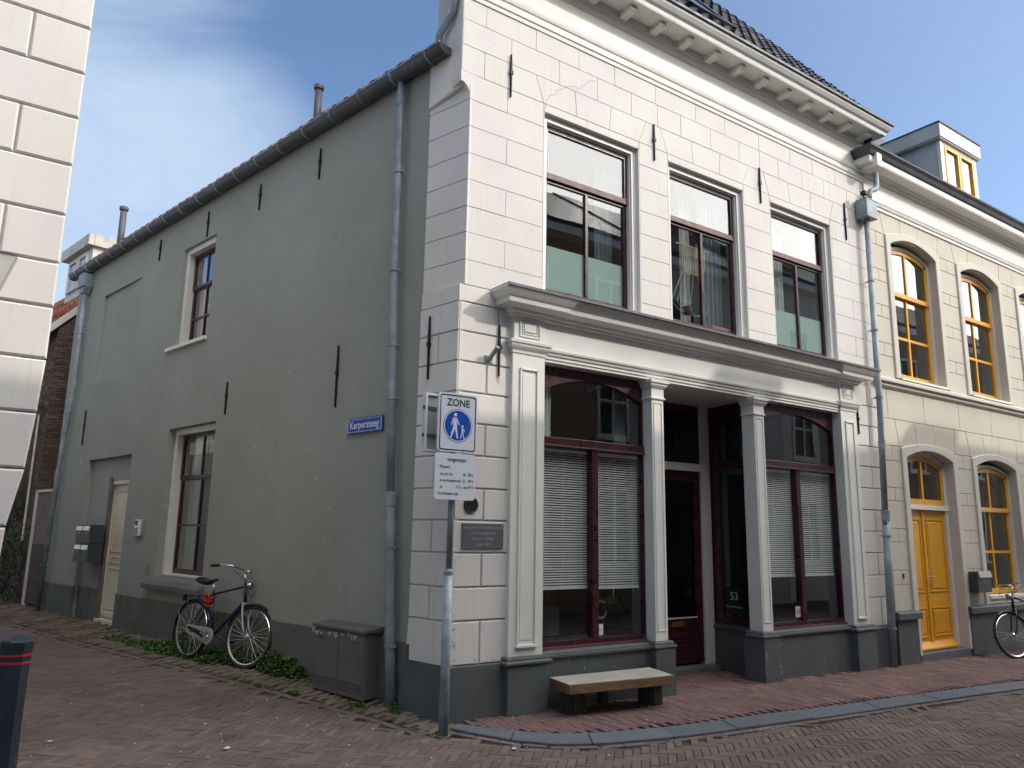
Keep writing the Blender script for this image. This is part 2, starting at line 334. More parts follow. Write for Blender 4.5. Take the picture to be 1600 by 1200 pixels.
    def disc(s, c, r, depth, n=24, ax='y'):
        poly = [(c[0] + r * math.cos(2 * math.pi * k / n), c[2] + r * math.sin(2 * math.pi * k / n)) for k in range(n)]
        return s.prism(poly, c[1], c[1] + depth)
    def moulding(s, x0, x1, yb, prof, yw=None):
        """profile [(out,z)] run along the front with mitred returns at both ends"""
        yw = yb if yw is None else yw
        rows = []
        for (o, z) in prof: rows.append([s.P((x0 - o, yw, z)), s.P((x0 - o, yb - o, z)), s.P((x1 + o, yb - o, z)), s.P((x1 + o, yw, z))])
        for a, b in zip(rows[:-1], rows[1:]):
            for k in range(3): s.f.append([a[k], a[k + 1], b[k + 1], b[k]])
        s.f.append([rows[0][0], rows[0][3], rows[0][2], rows[0][1]]); s.f.append(rows[-1]); return s
    def build(s, name, m, parent=None, kind=None, smooth=False, bevel=0, weld=False):
        v = np.array(s.v, float)
        lo = v.min(0); hi = v.max(0); org = np.array(((lo[0] + hi[0]) / 2, (lo[1] + hi[1]) / 2, lo[2]))
        me = bpy.data.meshes.new(name); me.from_pydata([tuple(p) for p in (v - org)], [], s.f); me.materials.append(m)
        if s.a:
            at = me.attributes.new('rnd', 'FLOAT', 'FACE'); vals = np.zeros(len(s.f))
            for (a, b, r) in s.a: vals[a:b] = r
            at.data.foreach_set('value', vals)
        if smooth: me.polygons.foreach_set('use_smooth', [True] * len(me.polygons))
        me.update()
        o = bpy.data.objects.new(name, me); link(o)
        porg = ORG[parent.name] if parent else np.zeros(3)
        if parent: o.parent = parent
        o.location = tuple(org - porg); ORG[o.name] = org
        if kind: o['kind'] = kind
        if bevel:
            b = o.modifiers.new('bevel', 'BEVEL'); b.width = bevel; b.segments = 2; b.limit_method = 'ANGLE'; b.angle_limit = rad(40)
        return o
def thing(name, loc, label, cat, group=None):
    o = bpy.data.objects.new(name, None); link(o); o.empty_display_size = 0.1
    o.location = tuple(loc); ORG[o.name] = np.array(loc, float); o['label'] = label; o['category'] = cat
    if group: o['group'] = group
    return o
def tag(o, label, cat, group=None):
    o['label'] = label; o['category'] = cat
    if group: o['group'] = group
    return o
FONT_CACHE = {}
def text_into(mb, txt, size, x, z, y, align='LEFT', sx=1.0, depth=0.0015, font=None, bold=0.0):
    """flat lettering into an MB: x,z = baseline start, y = face plane"""
    cu = bpy.data.curves.new('t', 'FONT'); cu.body = txt; cu.size = size; cu.align_x = align; cu.offset = bold; cu.resolution_u = 3
    to = bpy.data.objects.new('t', cu); link(to)
    dg = bpy.context.evaluated_depsgraph_get(); me = bpy.data.meshes.new_from_object(to.evaluated_get(dg))
    base = len(mb.v)
    for v in me.vertices: mb.P((x + v.co.x * sx, y - depth, z + v.co.y))
    for p in me.polygons: mb.f.append([base + i for i in p.vertices])
    bpy.data.objects.remove(to); bpy.data.meshes.remove(me); bpy.data.curves.remove(cu)

def sub_rects(x0, x1, z0, z1, holes):
    """rectangle minus holes -> rectangles"""
    rects = [(x0, x1, z0, z1)]
    for (a, b, c, d) in holes:
        nr = []
        for (p, q, r, t) in rects:
            if b <= p + 1e-6 or a >= q - 1e-6 or d <= r + 1e-6 or c >= t - 1e-6: nr.append((p, q, r, t)); continue
            if a > p: nr.append((p, a, r, t))
            if b < q: nr.append((b, q, r, t))
            m0 = max(a, p); m1 = min(b, q)
            if c > r: nr.append((m0, m1, r, c))
            if d < t: nr.append((m0, m1, d, t))
        rects = nr
    return [r for r in rects if r[1] - r[0] > 0.02 and r[3] - r[2] > 0.02]
def wall_mb(fr, x0, x1, z0, z1, holes, y0, y1):
    mb = MB(fr)
    for (a, b, c, d) in sub_rects(x0, x1, z0, z1, holes): mb.box(a, b, y0, y1, c, d)
    return mb
def interp(x, xs, ys): return float(np.interp(x, xs, ys))

# ground height: the alley strip rises a little to the wall, the street falls a little to the right
def gz(x, y):
    t = x * SDIR[0] + y * SDIR[1]; off = x * OUT[0] + y * OUT[1]
    zs = interp(t, [0, 0.6, 2, 30], [0, 0.04, 0.10, 0.115])
    zs *= interp(off, [-0.2, 0, 0.12, 0.4, 0.9, 1.7, 3.2], [1, 1, 0.6, 0.5, 0.28, 0.12, 0.3])
    return zs - 0.012 * min(max(x, 0), 12)

# ================================================================== SETTING
# base ground sheet
def grid_mesh(name, xs, ys, zf, m, kind):
    V = [(x, y, zf(x, y)) for y in ys for x in xs]; nx = len(xs)
    F = [(j * nx + i, j * nx + i + 1, (j + 1) * nx + i + 1, (j + 1) * nx + i) for j in range(len(ys) - 1) for i in range(nx - 1)]
    me = bpy.data.meshes.new(name); me.from_pydata(V, [], F); me.materials.append(m)
    o = bpy.data.objects.new(name, me); link(o); o['kind'] = kind; ORG[o.name] = np.zeros(3); return o
far = list(np.linspace(-200, -14, 6)); mid = list(np.arange(-13, 22.01, 0.35)); far2 = list(np.linspace(30, 200, 6))
ground = grid_mesh('ground', far + mid + far2, far + mid + far2, lambda x, y: gz(x, y) - 0.028, M['sand'], 'structure')

KERB_IN = [(0.02, -0.12), (0.06, -0.16), (0.17, -0.32), (0.33, -0.54), (0.54, -0.76), (0.9, -0.93), (1.4, -1.03), (1.91, -1.08), (3.26, -1.17), (4.78, -1.27), (7.21, -1.44), (10.5, -1.66), (16, -2.0)]
KERB_OUT = [(-0.10, -0.20), (-0.08, -0.27), (0.0, -0.47), (0.14, -0.76), (0.38, -1.03), (0.72, -1.19), (1.25, -1.30), (1.80, -1.36), (3.10, -1.45), (4.65, -1.54), (7.15, -1.72), (10.45, -1.94), (15.95, -2.28)]
def inpoly(x, y, P):
    c = False; n = len(P)
    for i in range(n):
        x1, y1 = P[i]; x2, y2 = P[i - 1]
        if (y1 > y) != (y2 > y) and x < (x2 - x1) * (y - y1) / (y2 - y1) + x1: c = not c
    return c
WALK = KERB_IN + [(16, 1.0), (0.0, 1.0), (0.0, 0.0)]
KERBP = KERB_OUT + KERB_IN[::-1]
CURB_ALL = KERB_OUT + [(16, 1.0), (0.0, 1.0), (-0.02, 0.0)]
STRIP_W = lambda t: interp(t, [-0.3, 0.2, 2.3, 6, 10, 14], [0.36, 0.36, 0.50, 0.68, 0.82, 0.9])
def zone(x, y):
    """which surface a point of the ground belongs to"""
    if inpoly(x, y, CURB_ALL): return 'walk' if inpoly(x, y, WALK) else 'kerb'
    t = x * SDIR[0] + y * SDIR[1]; off = x * OUT[0] + y * OUT[1]
    if t > -0.12:
        if off < 0: return 'in'
        if off < STRIP_W(t): return 'strip'
        if off > 3.18: return 'in'
    elif y > 0 and x < -3.2: return 'in'
    if t > -0.12 and x < -3.27 and y > 0 and off > 3.18: return 'in'
    return 'street'
def brick_proto(L, Wd, H, rnd, ch=0.004):
    mb = MB(); hx = L / 2; hy = Wd / 2
    A = [(-hx, -hy), (hx, -hy), (hx, hy), (-hx, hy)]; B = [(-hx + ch, -hy + ch), (hx - ch, -hy + ch), (hx - ch, hy - ch), (-hx + ch, hy - ch)]
    v = [(x, y, -H) for x, y in A] + [(x, y, -ch) for x, y in A] + [(x, y, 0) for x, y in B]
    f = []
    for k in range(4):
        j = (k + 1) % 4; f.append([k, j, 4 + j, 4 + k]); f.append([4 + k, 4 + j, 8 + j, 8 + k])
    f.append([8, 9, 10, 11]); return v, f
def paving(parent, m, bricks, L, Wd, H, name='paver', n_obj=300):
    """bricks: (x,y,angle,dz). the largest in the picture are objects, the rest one stuff part"""
    sc_l = []
    for (x, y, a, dz, ls) in bricks:
        p = proj((x, y, gz(x, y))); d = math.hypot(x - CAM[0], y - CAM[1])
        vis = -40 < p[0] < 1640 and -40 < p[1] < 1215
        sc_l.append((0 if vis else 1, d))
    order = sorted(range(len(bricks)), key=lambda i: sc_l[i])
    protos = []
    for k in range(14):
        v, f = brick_proto(L, Wd, H, 0); me = bpy.data.meshes.new(name); me.from_pydata(v, [], f); me.materials.append(m)
        at = me.attributes.new('rnd', 'FLOAT', 'FACE'); at.data.foreach_set('value', [R_.random() * 0.95] * len(f)); protos.append(me)
    po = ORG[parent.name]
    V = []; F = []; AT = []
    v0, f0 = brick_proto(L, Wd, H, 0); v0 = np.array(v0)
    for rank, i in enumerate(order):
        x, y, a, dz, ls = bricks[i]; z = gz(x, y) + dz
        e = 0.15
        sx = (gz(x + e, y) - gz(x - e, y)) / (2 * e); sy = (gz(x, y + e) - gz(x, y - e)) / (2 * e)
        tx = R_.gauss(0, 0.005); ty = R_.gauss(0, 0.008)
        nrm = Vector((-sx, -sy, 1)).normalized()
        mt = nrm.rotation_difference(Vector((0, 0, 1))).inverted().to_matrix().to_4x4() @ Matrix.Rotation(a, 4, 'Z') @ Euler((tx, ty, R_.gauss(0, 0.012))).to_matrix().to_4x4() @ Matrix.Diagonal((ls, 1, 1, 1))
        if rank < n_obj and sc_l[i][0] == 0:
            o = bpy.data.objects.new(name, R_.choice(protos)); o.parent = parent; link(o)
            o.matrix_local = Matrix.Translation(Vector((x, y, z)) - Vector(po)) @ mt
        else:
            m3 = np.array(mt)[:3, :3]; vv = v0 @ m3.T + np.array((x, y, z)) - po
            b = len(V) * 12; V.append(vv); F.extend([[b + q for q in ff] for ff in f0]); AT.extend([R_.random() if R_.random() < 0.6 else R_.random() * 0.97] * len(f0))
    if V:
        me = bpy.data.meshes.new('paver_field'); me.from_pydata(np.concatenate(V).tolist(), [], F); me.materials.append(m)
        at = me.attributes.new('rnd', 'FLOAT', 'FACE'); at.data.foreach_set('value', AT)
        o = bpy.data.objects.new('paver_field', me); o.parent = parent; link(o); o['kind'] = 'stuff'

def sheet(name, poly, dz, m):
    """thin bedding sheet following the ground"""
    xs = np.arange(min(p[0] for p in poly), max(p[0] for p in poly) + 0.2, 0.2); ys = np.arange(min(p[1] for p in poly), max(p[1] for p in poly) + 0.2, 0.2)
    mb = MB(); 
    for x in xs:
        for y in ys:
            if inpoly(x + 0.1, y + 0.1, poly): mb.face([(a, b, gz(a, b) + dz) for a, b in ((x, y), (x + 0.2, y), (x + 0.2, y + 0.2), (x, y + 0.2))])
    return mb.build(name, m, kind='structure')
street = sheet('street', [(-12, -7.4), (16, -7.4), (16, -2.2), (7.1, -1.66), (3.1, -1.4), (0.3, -0.9), (-0.2, -0.3), (-3.3, 13.8), (-6.3, 13.2), (-3.27, 0.2), (-12, 0.2)], -0.022, M['sand'])
bricks = []
bw = 0.0655; n3 = 3; th = rad(-44); ct, st_ = math.cos(th), math.sin(th)
K = 190
for mI in range(-60, 60):
    for k in range(-K, K):
        for (cx, cy, a) in ((k + 6 * mI + 1.5, k + 0.5, 0), (k + 3 + 6 * mI + 0.5, k - 0.5, math.pi / 2)):
            x = (cx * ct - cy * st_) * bw - 0.8; y = (cx * st_ + cy * ct) * bw - 1.0
            if x < -6.3 or x > 13.5 or y < -6.9 or y > 13.6: continue
            if x < -3.3 and y > 0.2 and (x * OUT[0] + y * OUT[1]) > 3.2: continue
            if x > 0.5 and y > -1.1: continue
            if zone(x, y) != 'street': continue
            t = x * SDIR[0] + y * SDIR[1]; off = x * OUT[0] + y * OUT[1]
            if t > 0 and off < STRIP_W(t) + 0.10: continue
            if t <= 0 and off < 0.5 and t > -0.5 and x < 0.1: pass
            # keep clear of the border row along the kerb
            near = min(math.hypot(x - qx, y - qy) for qx, qy in KERB_OUT) if x < 2 else 9
            bricks.append((x, y, th + a, R_.gauss(-0.006, 0.0014), 0.992))
# border rows along the kerb and along the alley strip
def along(pl, off):
    out = []; acc = 0
    for (a, b) in zip(pl[:-1], pl[1:]):
        A = Vector(a); B = Vector(b); d = B - A; l = d.length; d.normalize(); nn = Vector((d.y, -d.x))
        s_ = acc
        while s_ < l:
            p = A + d * s_ + nn * off; out.append((p.x, p.y, math.atan2(d.y, d.x))); s_ += 0.2
        acc = s_ - l
    return out
brow = [(x, y, a, -0.003, 0.97) for x, y, a in along(KERB_OUT, 0.036)]
keep = []
bx = np.array([(q[0], q[1]) for q in brow])
for q in bricks:
    if q[1] > -2.6 and q[0] < 16 and q[0] > -0.4:
        if np.min((bx[:, 0] - q[0]) ** 2 + (bx[:, 1] - q[1]) ** 2) < 0.095 ** 2: continue
    keep.append(q)
srow = []
t = -0.1
while t < 13.5:
    o_ = STRIP_W(t) + 0.045; p = SDIR * t + OUT * o_
    srow.append((p[0], p[1], math.atan2(SDIR[1], SDIR[0]) + rad(2.4), -0.004, 0.97)); t += 0.2
paving(street, M['paver'], keep + brow + srow, 0.2 - 0.0045, bw - 0.0045, 0.03)

# kerb stones
kb = sheet('kerb', KERBP, -0.016, M['sand'])
def polylen(pl): return [0] + list(np.cumsum([math.dist(a, b) for a, b in zip(pl[:-1], pl[1:])]))
lo_, li_ = polylen(KERB_OUT), polylen(KERB_IN)
def pt(pl, ls, s_):
    s_ = min(max(s_, 0), ls[-1]); return (float(np.interp(s_, ls, [p[0] for p in pl])), float(np.interp(s_, ls, [p[1] for p in pl])))
cuts = [0.0, 0.60, 1.25, 2.0, 2.7]
while cuts[-1] < lo_[-1] - 1: cuts.append(cuts[-1] + 1.0)
# fraction along the outer line mapped on the inner one by nearest vertices
par_o = lo_; par_i = li_
for ci in range(len(cuts) - 1):
    mb = MB(); N_ = 6; g = 0.004
    top = []; 
    for k in range(N_ + 1):
        s_ = cuts[ci] + g + (cuts[ci + 1] - cuts[ci] - 2 * g) * k / N_
        s_i = float(np.interp(s_, par_o, par_i))
        top.append((pt(KERB_OUT, lo_, s_), pt(KERB_IN, li_, s_i)))
    n0 = 0; hz = 0.018 + R_.gauss(0, 0.002)
    rows = []
    for (a, b) in top:
        d = Vector((b[0] - a[0], b[1] - a[1])).normalized() * 0.006
        rows.append([mb.P((a[0], a[1], gz(*a) - 0.03)), mb.P((a[0], a[1], gz(*a) + hz - 0.006)), mb.P((a[0] + d.x, a[1] + d.y, gz(*a) + hz)), mb.P((b[0] - d.x, b[1] - d.y, gz(*b) + hz)), mb.P((b[0], b[1], gz(*b) + hz - 0.006)), mb.P((b[0], b[1], gz(*b) - 0.03))])
    for a, b in zip(rows[:-1], rows[1:]):
        for k in range(5): mb.f.append([a[k], b[k], b[k + 1], a[k + 1]])
    mb.f.append(rows[0]); mb.f.append(rows[-1][::-1]); mb.a = [(0, len(mb.f), R_.random())]
    mb.build('kerb_stone', M['kerb'], kb)
# footway in front: red bricks laid square to the facade
pave = sheet('pavement', KERB_IN + [(16, 0.2), (4.4, 0.2), (4.4, 1.0), (2.4, 1.0), (2.4, 0.2), (0, 0.0)], -0.004, M['sand'])
fb = []
x = 0.05; row = 0
while x < 14:
    y = -2.1 + (row % 2) * 0.1 + R_.uniform(-0.01, 0.01)
    while y < 0.95:
        ok = inpoly(x, y - 0.07, WALK) and inpoly(x, y + 0.05, WALK) and y > -2.2
        if y > -0.0 and not (2.5 < x < 4.35): ok = False
        if y > 0.80: ok = False
        if ok: fb.append((x + y * 0.09, y, math.pi / 2 - math.atan(0.09), 0.014 + R_.gauss(0, 0.0012), 1.0))
        y += 0.2
    x += 0.055; row += 1
paving(pave, M['paver_red'], fb, 0.2 - 0.001, 0.055 - 0.0055, 0.03)
# old strip along the alley wall
strip_poly = [tuple((SDIR * t - OUT * 0.05)[:2]) for t in np.arange(-0.2, 14, 0.5)] + [tuple((SDIR * t + OUT * (STRIP_W(t) + 0.02))[:2]) for t in np.arange(13.8, -0.4, -0.5)]
strip = sheet('footpath', strip_poly, -0.012, M['sand'])
fb = []
ang = rad(29)
du = np.array((math.cos(ang), math.sin(ang))); dv = np.array((-du[1], du[0]))
for i in range(-40, 60):
    for j in range(-30, 290):
        p = du * (i * 0.2 + (j % 2) * 0.1) + dv * (j * 0.0575)
        x, y = p; t = x * SDIR[0] + y * SDIR[1]; off = x * OUT[0] + y * OUT[1]
        if t < -0.18 or t > 13.6 or off < -0.0 or off > STRIP_W(t) - 0.05: continue
        if inpoly(x, y, CURB_ALL): continue
        fb.append((x, y, ang + R_.gauss(0, 0.02), R_.gauss(0.002, 0.0045), 0.97))
paving(strip, M['paver_old'], fb, 0.2 - 0.008, 0.0575 - 0.008, 0.03)

# ================================================================== CORNER HOUSE
house = thing('corner_house', (0.0, 0.0, 0.0), 'two-storey corner house with white block-marked front, maroon shopfront and grey-green alley wall', 'house')
XR = 7.10
UPW = [(0.96, 2.36), (2.83, 4.23), (4.77, 6.15)]      # upper openings
UZ = (3.98, 6.07)
JB = 0.014                                                # joint depth of the lower blocks
# --- backing walls (joint level)
holes = [(a, b, UZ[0], UZ[1]) for a, b in UPW] + [(0.96, 6.09, 0, 3.36)]
mb = wall_mb(FF, 0.0, XR, 0.0, 3.93, holes, 0.014, 0.17); mb.build('front_wall', M['white_joint'], house)
mb = wall_mb(FF, 0.036, XR, 3.93, 7.02, holes, 0.0050, 0.17); mb.build('upper_wall', M['pale_joint'], house)
# --- stucco blocks
def blocks(rows, joints, xr, holes, fr, yf, yb, gap, ch, m, parent, name='stucco_block', skip=None):
    for ri, (z0, z1) in enumerate(rows):
        xs = [xr[0]] + [j for j in joints[ri] if xr[0] + 0.04 < j < xr[1] - 0.04] + [xr[1]]
        for a, b in zip(xs[:-1], xs[1:]):
            for (p, q, r, t) in sub_rects(a, b, z0, z1, holes):
                if q - p < 0.035 or t - r < 0.035: continue
                g = gap / 2
                ga = g if p > xr[0] + 1e-4 and abs(p - a) < 1e-4 else 0.0; gb = g if q < xr[1] - 1e-4 and abs(q - b) < 1e-4 else 0.0
                gc = g if abs(r - z0) < 1e-4 else 0.0; gd = g if abs(t - z1) < 1e-4 else 0.0
                mb = MB(fr); mb.cbox(p + ga, q - gb, yf + R_.uniform(-0.0012, 0.0012), yb, r + gc, t - gd, ch); mb.build(name, m, parent)
lowz = [0.455, 0.83, 1.12, 1.42, 1.71, 2.0, 2.3, 2.6, 2.89, 3.18, 3.47, 3.76]
rows = list(zip(lowz[:-1], lowz[1:]))
jl = [[0.30], [], [0.30], [], [0.31], [], [0.31], [], [0.31], [], [0.44]]
blocks(rows[:-1], jl, (-0.02, 0.60), [], FF, 0.0, 0.02, 0.016, 0.006, M['white'], house)
blocks(rows[-1:], jl[-1:], (-0.02, 0.60), [], FF, 0.0, 0.02, 0.016, 0.006, M['white'], house)
jr = [[6.78], [], [6.78], [], [6.78], [], [6.78], [], [6.78], [], [6.78]]
blocks(rows, jr, (6.42, XR - 0.03), [], FF, 0.0, 0.02, 0.014, 0.005, M['white'], house)
upz = [3.76, 4.18, 4.46, 4.73, 5.01, 5.29, 5.58, 5.87, 6.15]
hu = [(a, b, UZ[0], UZ[1]) for a, b in UPW]
rows = list(zip(upz[:-1], upz[1:]))
jj = []
for k in range(8):
    odd = k % 2 == 1
    jj.append(([0.49] if odd else []) + [1.6 if k == 0 else -9] + [0.96, 2.36, 2.83, 4.23, 4.77, 6.15] + ([6.60] if odd else [6.92 if False else -9]))
blocks([(max(a, 3.93) if k == 0 else a, b) for k, (a, b) in enumerate(rows)], jj, (0.03, XR - 0.02), hu, FF, 0.0, 0.02, 0.0055, 0.002, M['white'], house)
blocks([(3.76, 3.93)], [[]], (0.0, 0.62), [], FF, 0.0, 0.02, 0.009, 0.004, M['white'], house)
# rows above the windows with splayed lintel stones
mid_r = (6.15, 6.45); segs = [-0.07]
def trap(x0b, x1b, x0t, x1t, z0, z1, y=0.0, m=None, ch=0.002, g=0.003, name='stucco_block', par=None, yb=0.02):
    mb = MB(); mb.panel([(x0b + g, z0 + g), (x1b - g, z0 + g), (x1t - g, z1 - g), (x0t + g, z1 - g)], y + R_.uniform(-0.0012, 0.0012), yb, ch); mb.build(name, m or M['white'], par or house)
px = -0.07; cur_b = px; cur_t = px
zt, zb = 6.45, 6.15
for wi, (a, b) in enumerate(UPW):
    xsb = [a + 0.0, a + 0.46, b - 0.46, b]; xst = [a - 0.11, a + 0.43, b - 0.43, b + 0.12]
    if wi == 0:
        trap(-0.07, 0.20, -0.07, 0.20, zb, zt); trap(0.20, xsb[0], 0.20, xst[0], zb, zt)
    else: trap(cur_b, xsb[0], cur_t, xst[0], zb, zt)
    for k in range(3): trap(xsb[k], xsb[k + 1], xst[k], xst[k + 1], zb, zt)
    cur_b, cur_t = xsb[3], xst[3]
trap(cur_b, 6.66, cur_t, 6.66, zb, zt); trap(6.66, XR - 0.02, 6.66, XR - 0.02, zb, zt)
blocks([(6.45, 6.74)], [[0.53, 1.17, 1.72, 2.25, 2.68, 3.08, 3.63, 4.18, 4.60, 5.0, 5.53, 6.05, 6.63]], (-0.065, XR - 0.02), [], FF, 0.0, 0.02, 0.0055, 0.002, M['white'], house)
blocks([(6.74, 7.02)], [[0.21, 0.85, 1.45, 1.99, 2.65, 3.36, 3.91, 4.6, 5.28, 5.8, 6.36]], (-0.065, XR - 0.02), [], FF, 0.0, 0.02, 0.0055, 0.002, M['white'], house)
# --- plaster crack over the first window (a thin raised-edge line filled with shadow)
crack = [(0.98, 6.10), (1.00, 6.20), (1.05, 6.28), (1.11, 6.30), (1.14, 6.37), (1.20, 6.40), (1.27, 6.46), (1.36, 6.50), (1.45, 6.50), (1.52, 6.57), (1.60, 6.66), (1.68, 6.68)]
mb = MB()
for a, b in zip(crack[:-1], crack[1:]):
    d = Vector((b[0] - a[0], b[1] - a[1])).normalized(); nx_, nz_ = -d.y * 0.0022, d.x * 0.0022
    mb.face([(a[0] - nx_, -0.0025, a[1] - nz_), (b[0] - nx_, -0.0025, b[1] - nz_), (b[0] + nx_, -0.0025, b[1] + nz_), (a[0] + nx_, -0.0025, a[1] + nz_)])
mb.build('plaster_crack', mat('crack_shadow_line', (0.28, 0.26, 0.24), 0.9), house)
# --- corner pier side (alley side of the corner), a touch proud of the alley wall
PO = -0.022
def pier_outer(z):   # left shift of the corner line with height
    return interp(z, [0, 0.4, 0.9, 3.76, 3.78, 5.5, 5.95, 6.02, 6.08], [0.0, 0.0, 0.0, 0.0, 0.025, 0.035, 0.035, 0.0, -0.07])
mb = MB(FS)
for (a, b) in [(0.0, 0.44)]:
    pass
W_P = 0.56
zz = [0.44, 0.83, 1.12, 1.42, 1.71, 2.0, 2.3, 2.6, 2.89, 3.18, 3.47, 3.76]
mb.box(-W_P, 0.0, PO + 0.012, 0.15, 0.0, 3.76); mb.box(-W_P + 0.02, -0.02, 0.045, 0.15, 3.76, 7.3); mb.build('pier_core', M['white_joint'], house)
jp = {0: None, 1: 0.27, 3: 0.28, 5: None, 7: 0.28, 9: 0.28}
for k, (a, b) in enumerate(zip(zz[:-1], zz[1:])):
    js = [-W_P, -0.28, 0.0] if k in (1, 3, 5, 9) else [-W_P, 0.0]
    for p, q in zip(js[:-1], js[1:]):
        mb = MB(FS)
        fl = 0.0
        if k == 0:   # bottom course flares out towards the foot
            mb.panel([(p - 0.03, a), (q - 0.004, a), (q - 0.004, b - 0.008), (p + 0.004 if p > -W_P else p, b - 0.008)], PO, PO + 0.03, 0.005)
        else: mb.cbox(p + (0.007 if p > -W_P else 0), q - (0.007 if q < 0 else 0.0), PO, PO + 0.03, a + 0.008, b - 0.008, 0.005)
        mb.build('stucco_block', M['white'], house)
sz = [3.76, 3.93, 4.18, 4.46, 4.73, 5.01, 5.29, 5.58, 5.87, 6.02]
_p0 = FS.w((-W_P + 0.012, PO + 0.008, 0)); _p1 = FS.w((0.016, 0.030, 0)); _u = _p1 - _p0; _L = float(np.linalg.norm(_u)); _u = _u / _L
FT = Frame(_u, (-_u[1], _u[0], 0), _p0)
for a, b in zip(sz[:-1], sz[1:]):
    mb = MB(FT if a > 3.9 else FS)
    if a > 3.9: mb.cbox(0.0, _L, 0.0, 0.03, a + 0.003, b - 0.003, 0.003)
    else: mb.cbox(-W_P + 0.005, 0.0, PO + 0.004, 0.05, a + 0.003, b - 0.003, 0.003)
    mb.build('stucco_block', M['white'], house)
# scroll corbel and the wider top of the pier
mb = MB(FF)
poly = [(0.10, 5.86)]
for k in range(9):
    a = math.pi / 2 * k / 8
    poly.append((0.03 - 0.10 * (1 - math.cos(a)), 5.90 + 0.14 * math.sin(a)))
poly += [(-0.075, 6.10), (-0.075, 6.15), (0.10, 6.15)]
mb.prism(poly, -0.001, 0.24); mb.build('scroll_corbel', M['white'], house)
mb = MB(FF); mb.box(-0.070, 0.14, 0.004, 0.24, 6.15, 7.9); mb.build('pier_head', M['white'], house)
mb = MB(FS); mb.panel([(-0.56, 5.93), (-0.03, 6.02), (-0.03, 7.0), (-0.30, 7.0), (-0.56, 6.45)], -0.030, 0.1, 0.014); mb.build('pier_shoulder', M['white'], house)
# plinths
mb = MB(FF); mb.cbox(-0.03, 0.60, -0.03, 0.05, -0.1, 0.455, 0.006); mb.build('plinth', M['plinth'], house)
mb = MB(FF); mb.cbox(6.42, 7.02, -0.03, 0.05, -0.25, 0.43, 0.006); mb.build('plinth', M['plinth'], house)
mb = MB(FS)
n = 8
V0 = [mb.P((-W_P - 0.075 * (1 - k / n) ** 1.6 - 0.02, PO - 0.015 - 0.03 * (1 - k / n) ** 1.5, -0.1 + 0.56 * k / n)) for k in range(n + 1)]
V1 = [mb.P((0.0 + 0.035 * (1 - k / n) ** 1.6, PO - 0.015 - 0.03 * (1 - k / n) ** 1.5, -0.1 + 0.56 * k / n)) for k in range(n + 1)]
V2 = [mb.P((-W_P - 0.075 * (1 - k / n) ** 1.6 - 0.02, 0.1, -0.1 + 0.56 * k / n)) for k in range(n + 1)]
for k in range(n): mb.f.append([V0[k], V1[k], V1[k + 1], V0[k + 1]]); mb.f.append([V2[k], V0[k], V0[k + 1], V2[k + 1]])
mb.f.append([V0[n], V1[n], V2[n]])
mb.build('plinth', M['plinth'], house)

# --- upper windows
def upper_window(x0, x1, idx):
    z0, z1 = UZ
    m0 = MB(); m0.box(x0, x0 + 0.012, 0.0, 0.17, z0, z1); m0.box(x1 - 0.012, x1, 0.0, 0.17, z0, z1); m0.box(x0, x1, 0.0, 0.17, z1 - 0.012, z1)
    m0.build('window_reveal', M['white'], house)
    w = MB(); a, b = x0 + 0.012, x1 - 0.012; t = z1 - 0.012
    w.ring(a, b, z0, t, 0.070, 0.050, 0.17, wb=0.06); w.ring(a + 0.070, b - 0.070, z0 + 0.06, t - 0.070, 0.014, 0.075, 0.16)
    fr = w.build('window', M['trim'], house, bevel=0.003)
    a += 0.085; b -= 0.085; t -= 0.085; zb = z0 + 0.07
    s = MB(); s.ring(a, b, 5.36, t, 0.045, 0.105, 0.15, wb=0.075); s.box(a, b, 0.10, 0.104, t - 0.03, t); s.build('upper_sash', M['maroon'], fr, bevel=0.002)
    s = MB(); s.ring(a, b, zb, 5.36, 0.05, 0.125, 0.17, wb=0.085, wt=0.03); xm = (a + b) / 2; s.box(xm - 0.019, xm + 0.019, 0.122, 0.168, zb + 0.085, 5.33); s.build('lower_sash', M['maroon'], fr, bevel=0.002)
    s = MB(); s.box(a + 0.01, b - 0.01, 0.098, 0.104, 5.365, 5.43); s.build('weathered_rail', M['maroon_worn'], fr)
    g = MB(); g.box(a + 0.04, b - 0.04, 0.125, 0.129, 5.42, t - 0.04); g.build('pane', M['glass_up'], fr)
    for (p, q) in ((a + 0.045, xm - 0.018), (xm + 0.018, b - 0.045)):
        g = MB(); g.box(p, q, 0.145, 0.149, zb + 0.08, 5.34); g.build('pane', M['glass_up'], fr)
    s = MB(); s.prismx([(-0.075, z0 - 0.055), (-0.075, z0 - 0.01), (0.055, z0 + 0.004), (0.12, z0 + 0.004), (0.12, z0 - 0.055)], x0 - 0.04, x1 + 0.05); s.build('window_sill', M['trim'], house, bevel=0.003)
    s = MB(); s.tube([(x0 - 0.07, -0.055, z0 - 0.06), (x0 - 0.07, -0.06, z0 + 0.04)], 0.006, 5); s.build('shutter_hook', M['iron'], house)
    return a, b, xm, zb
UW = [upper_window(a, b, i) for i, (a, b) in enumerate(UPW)]
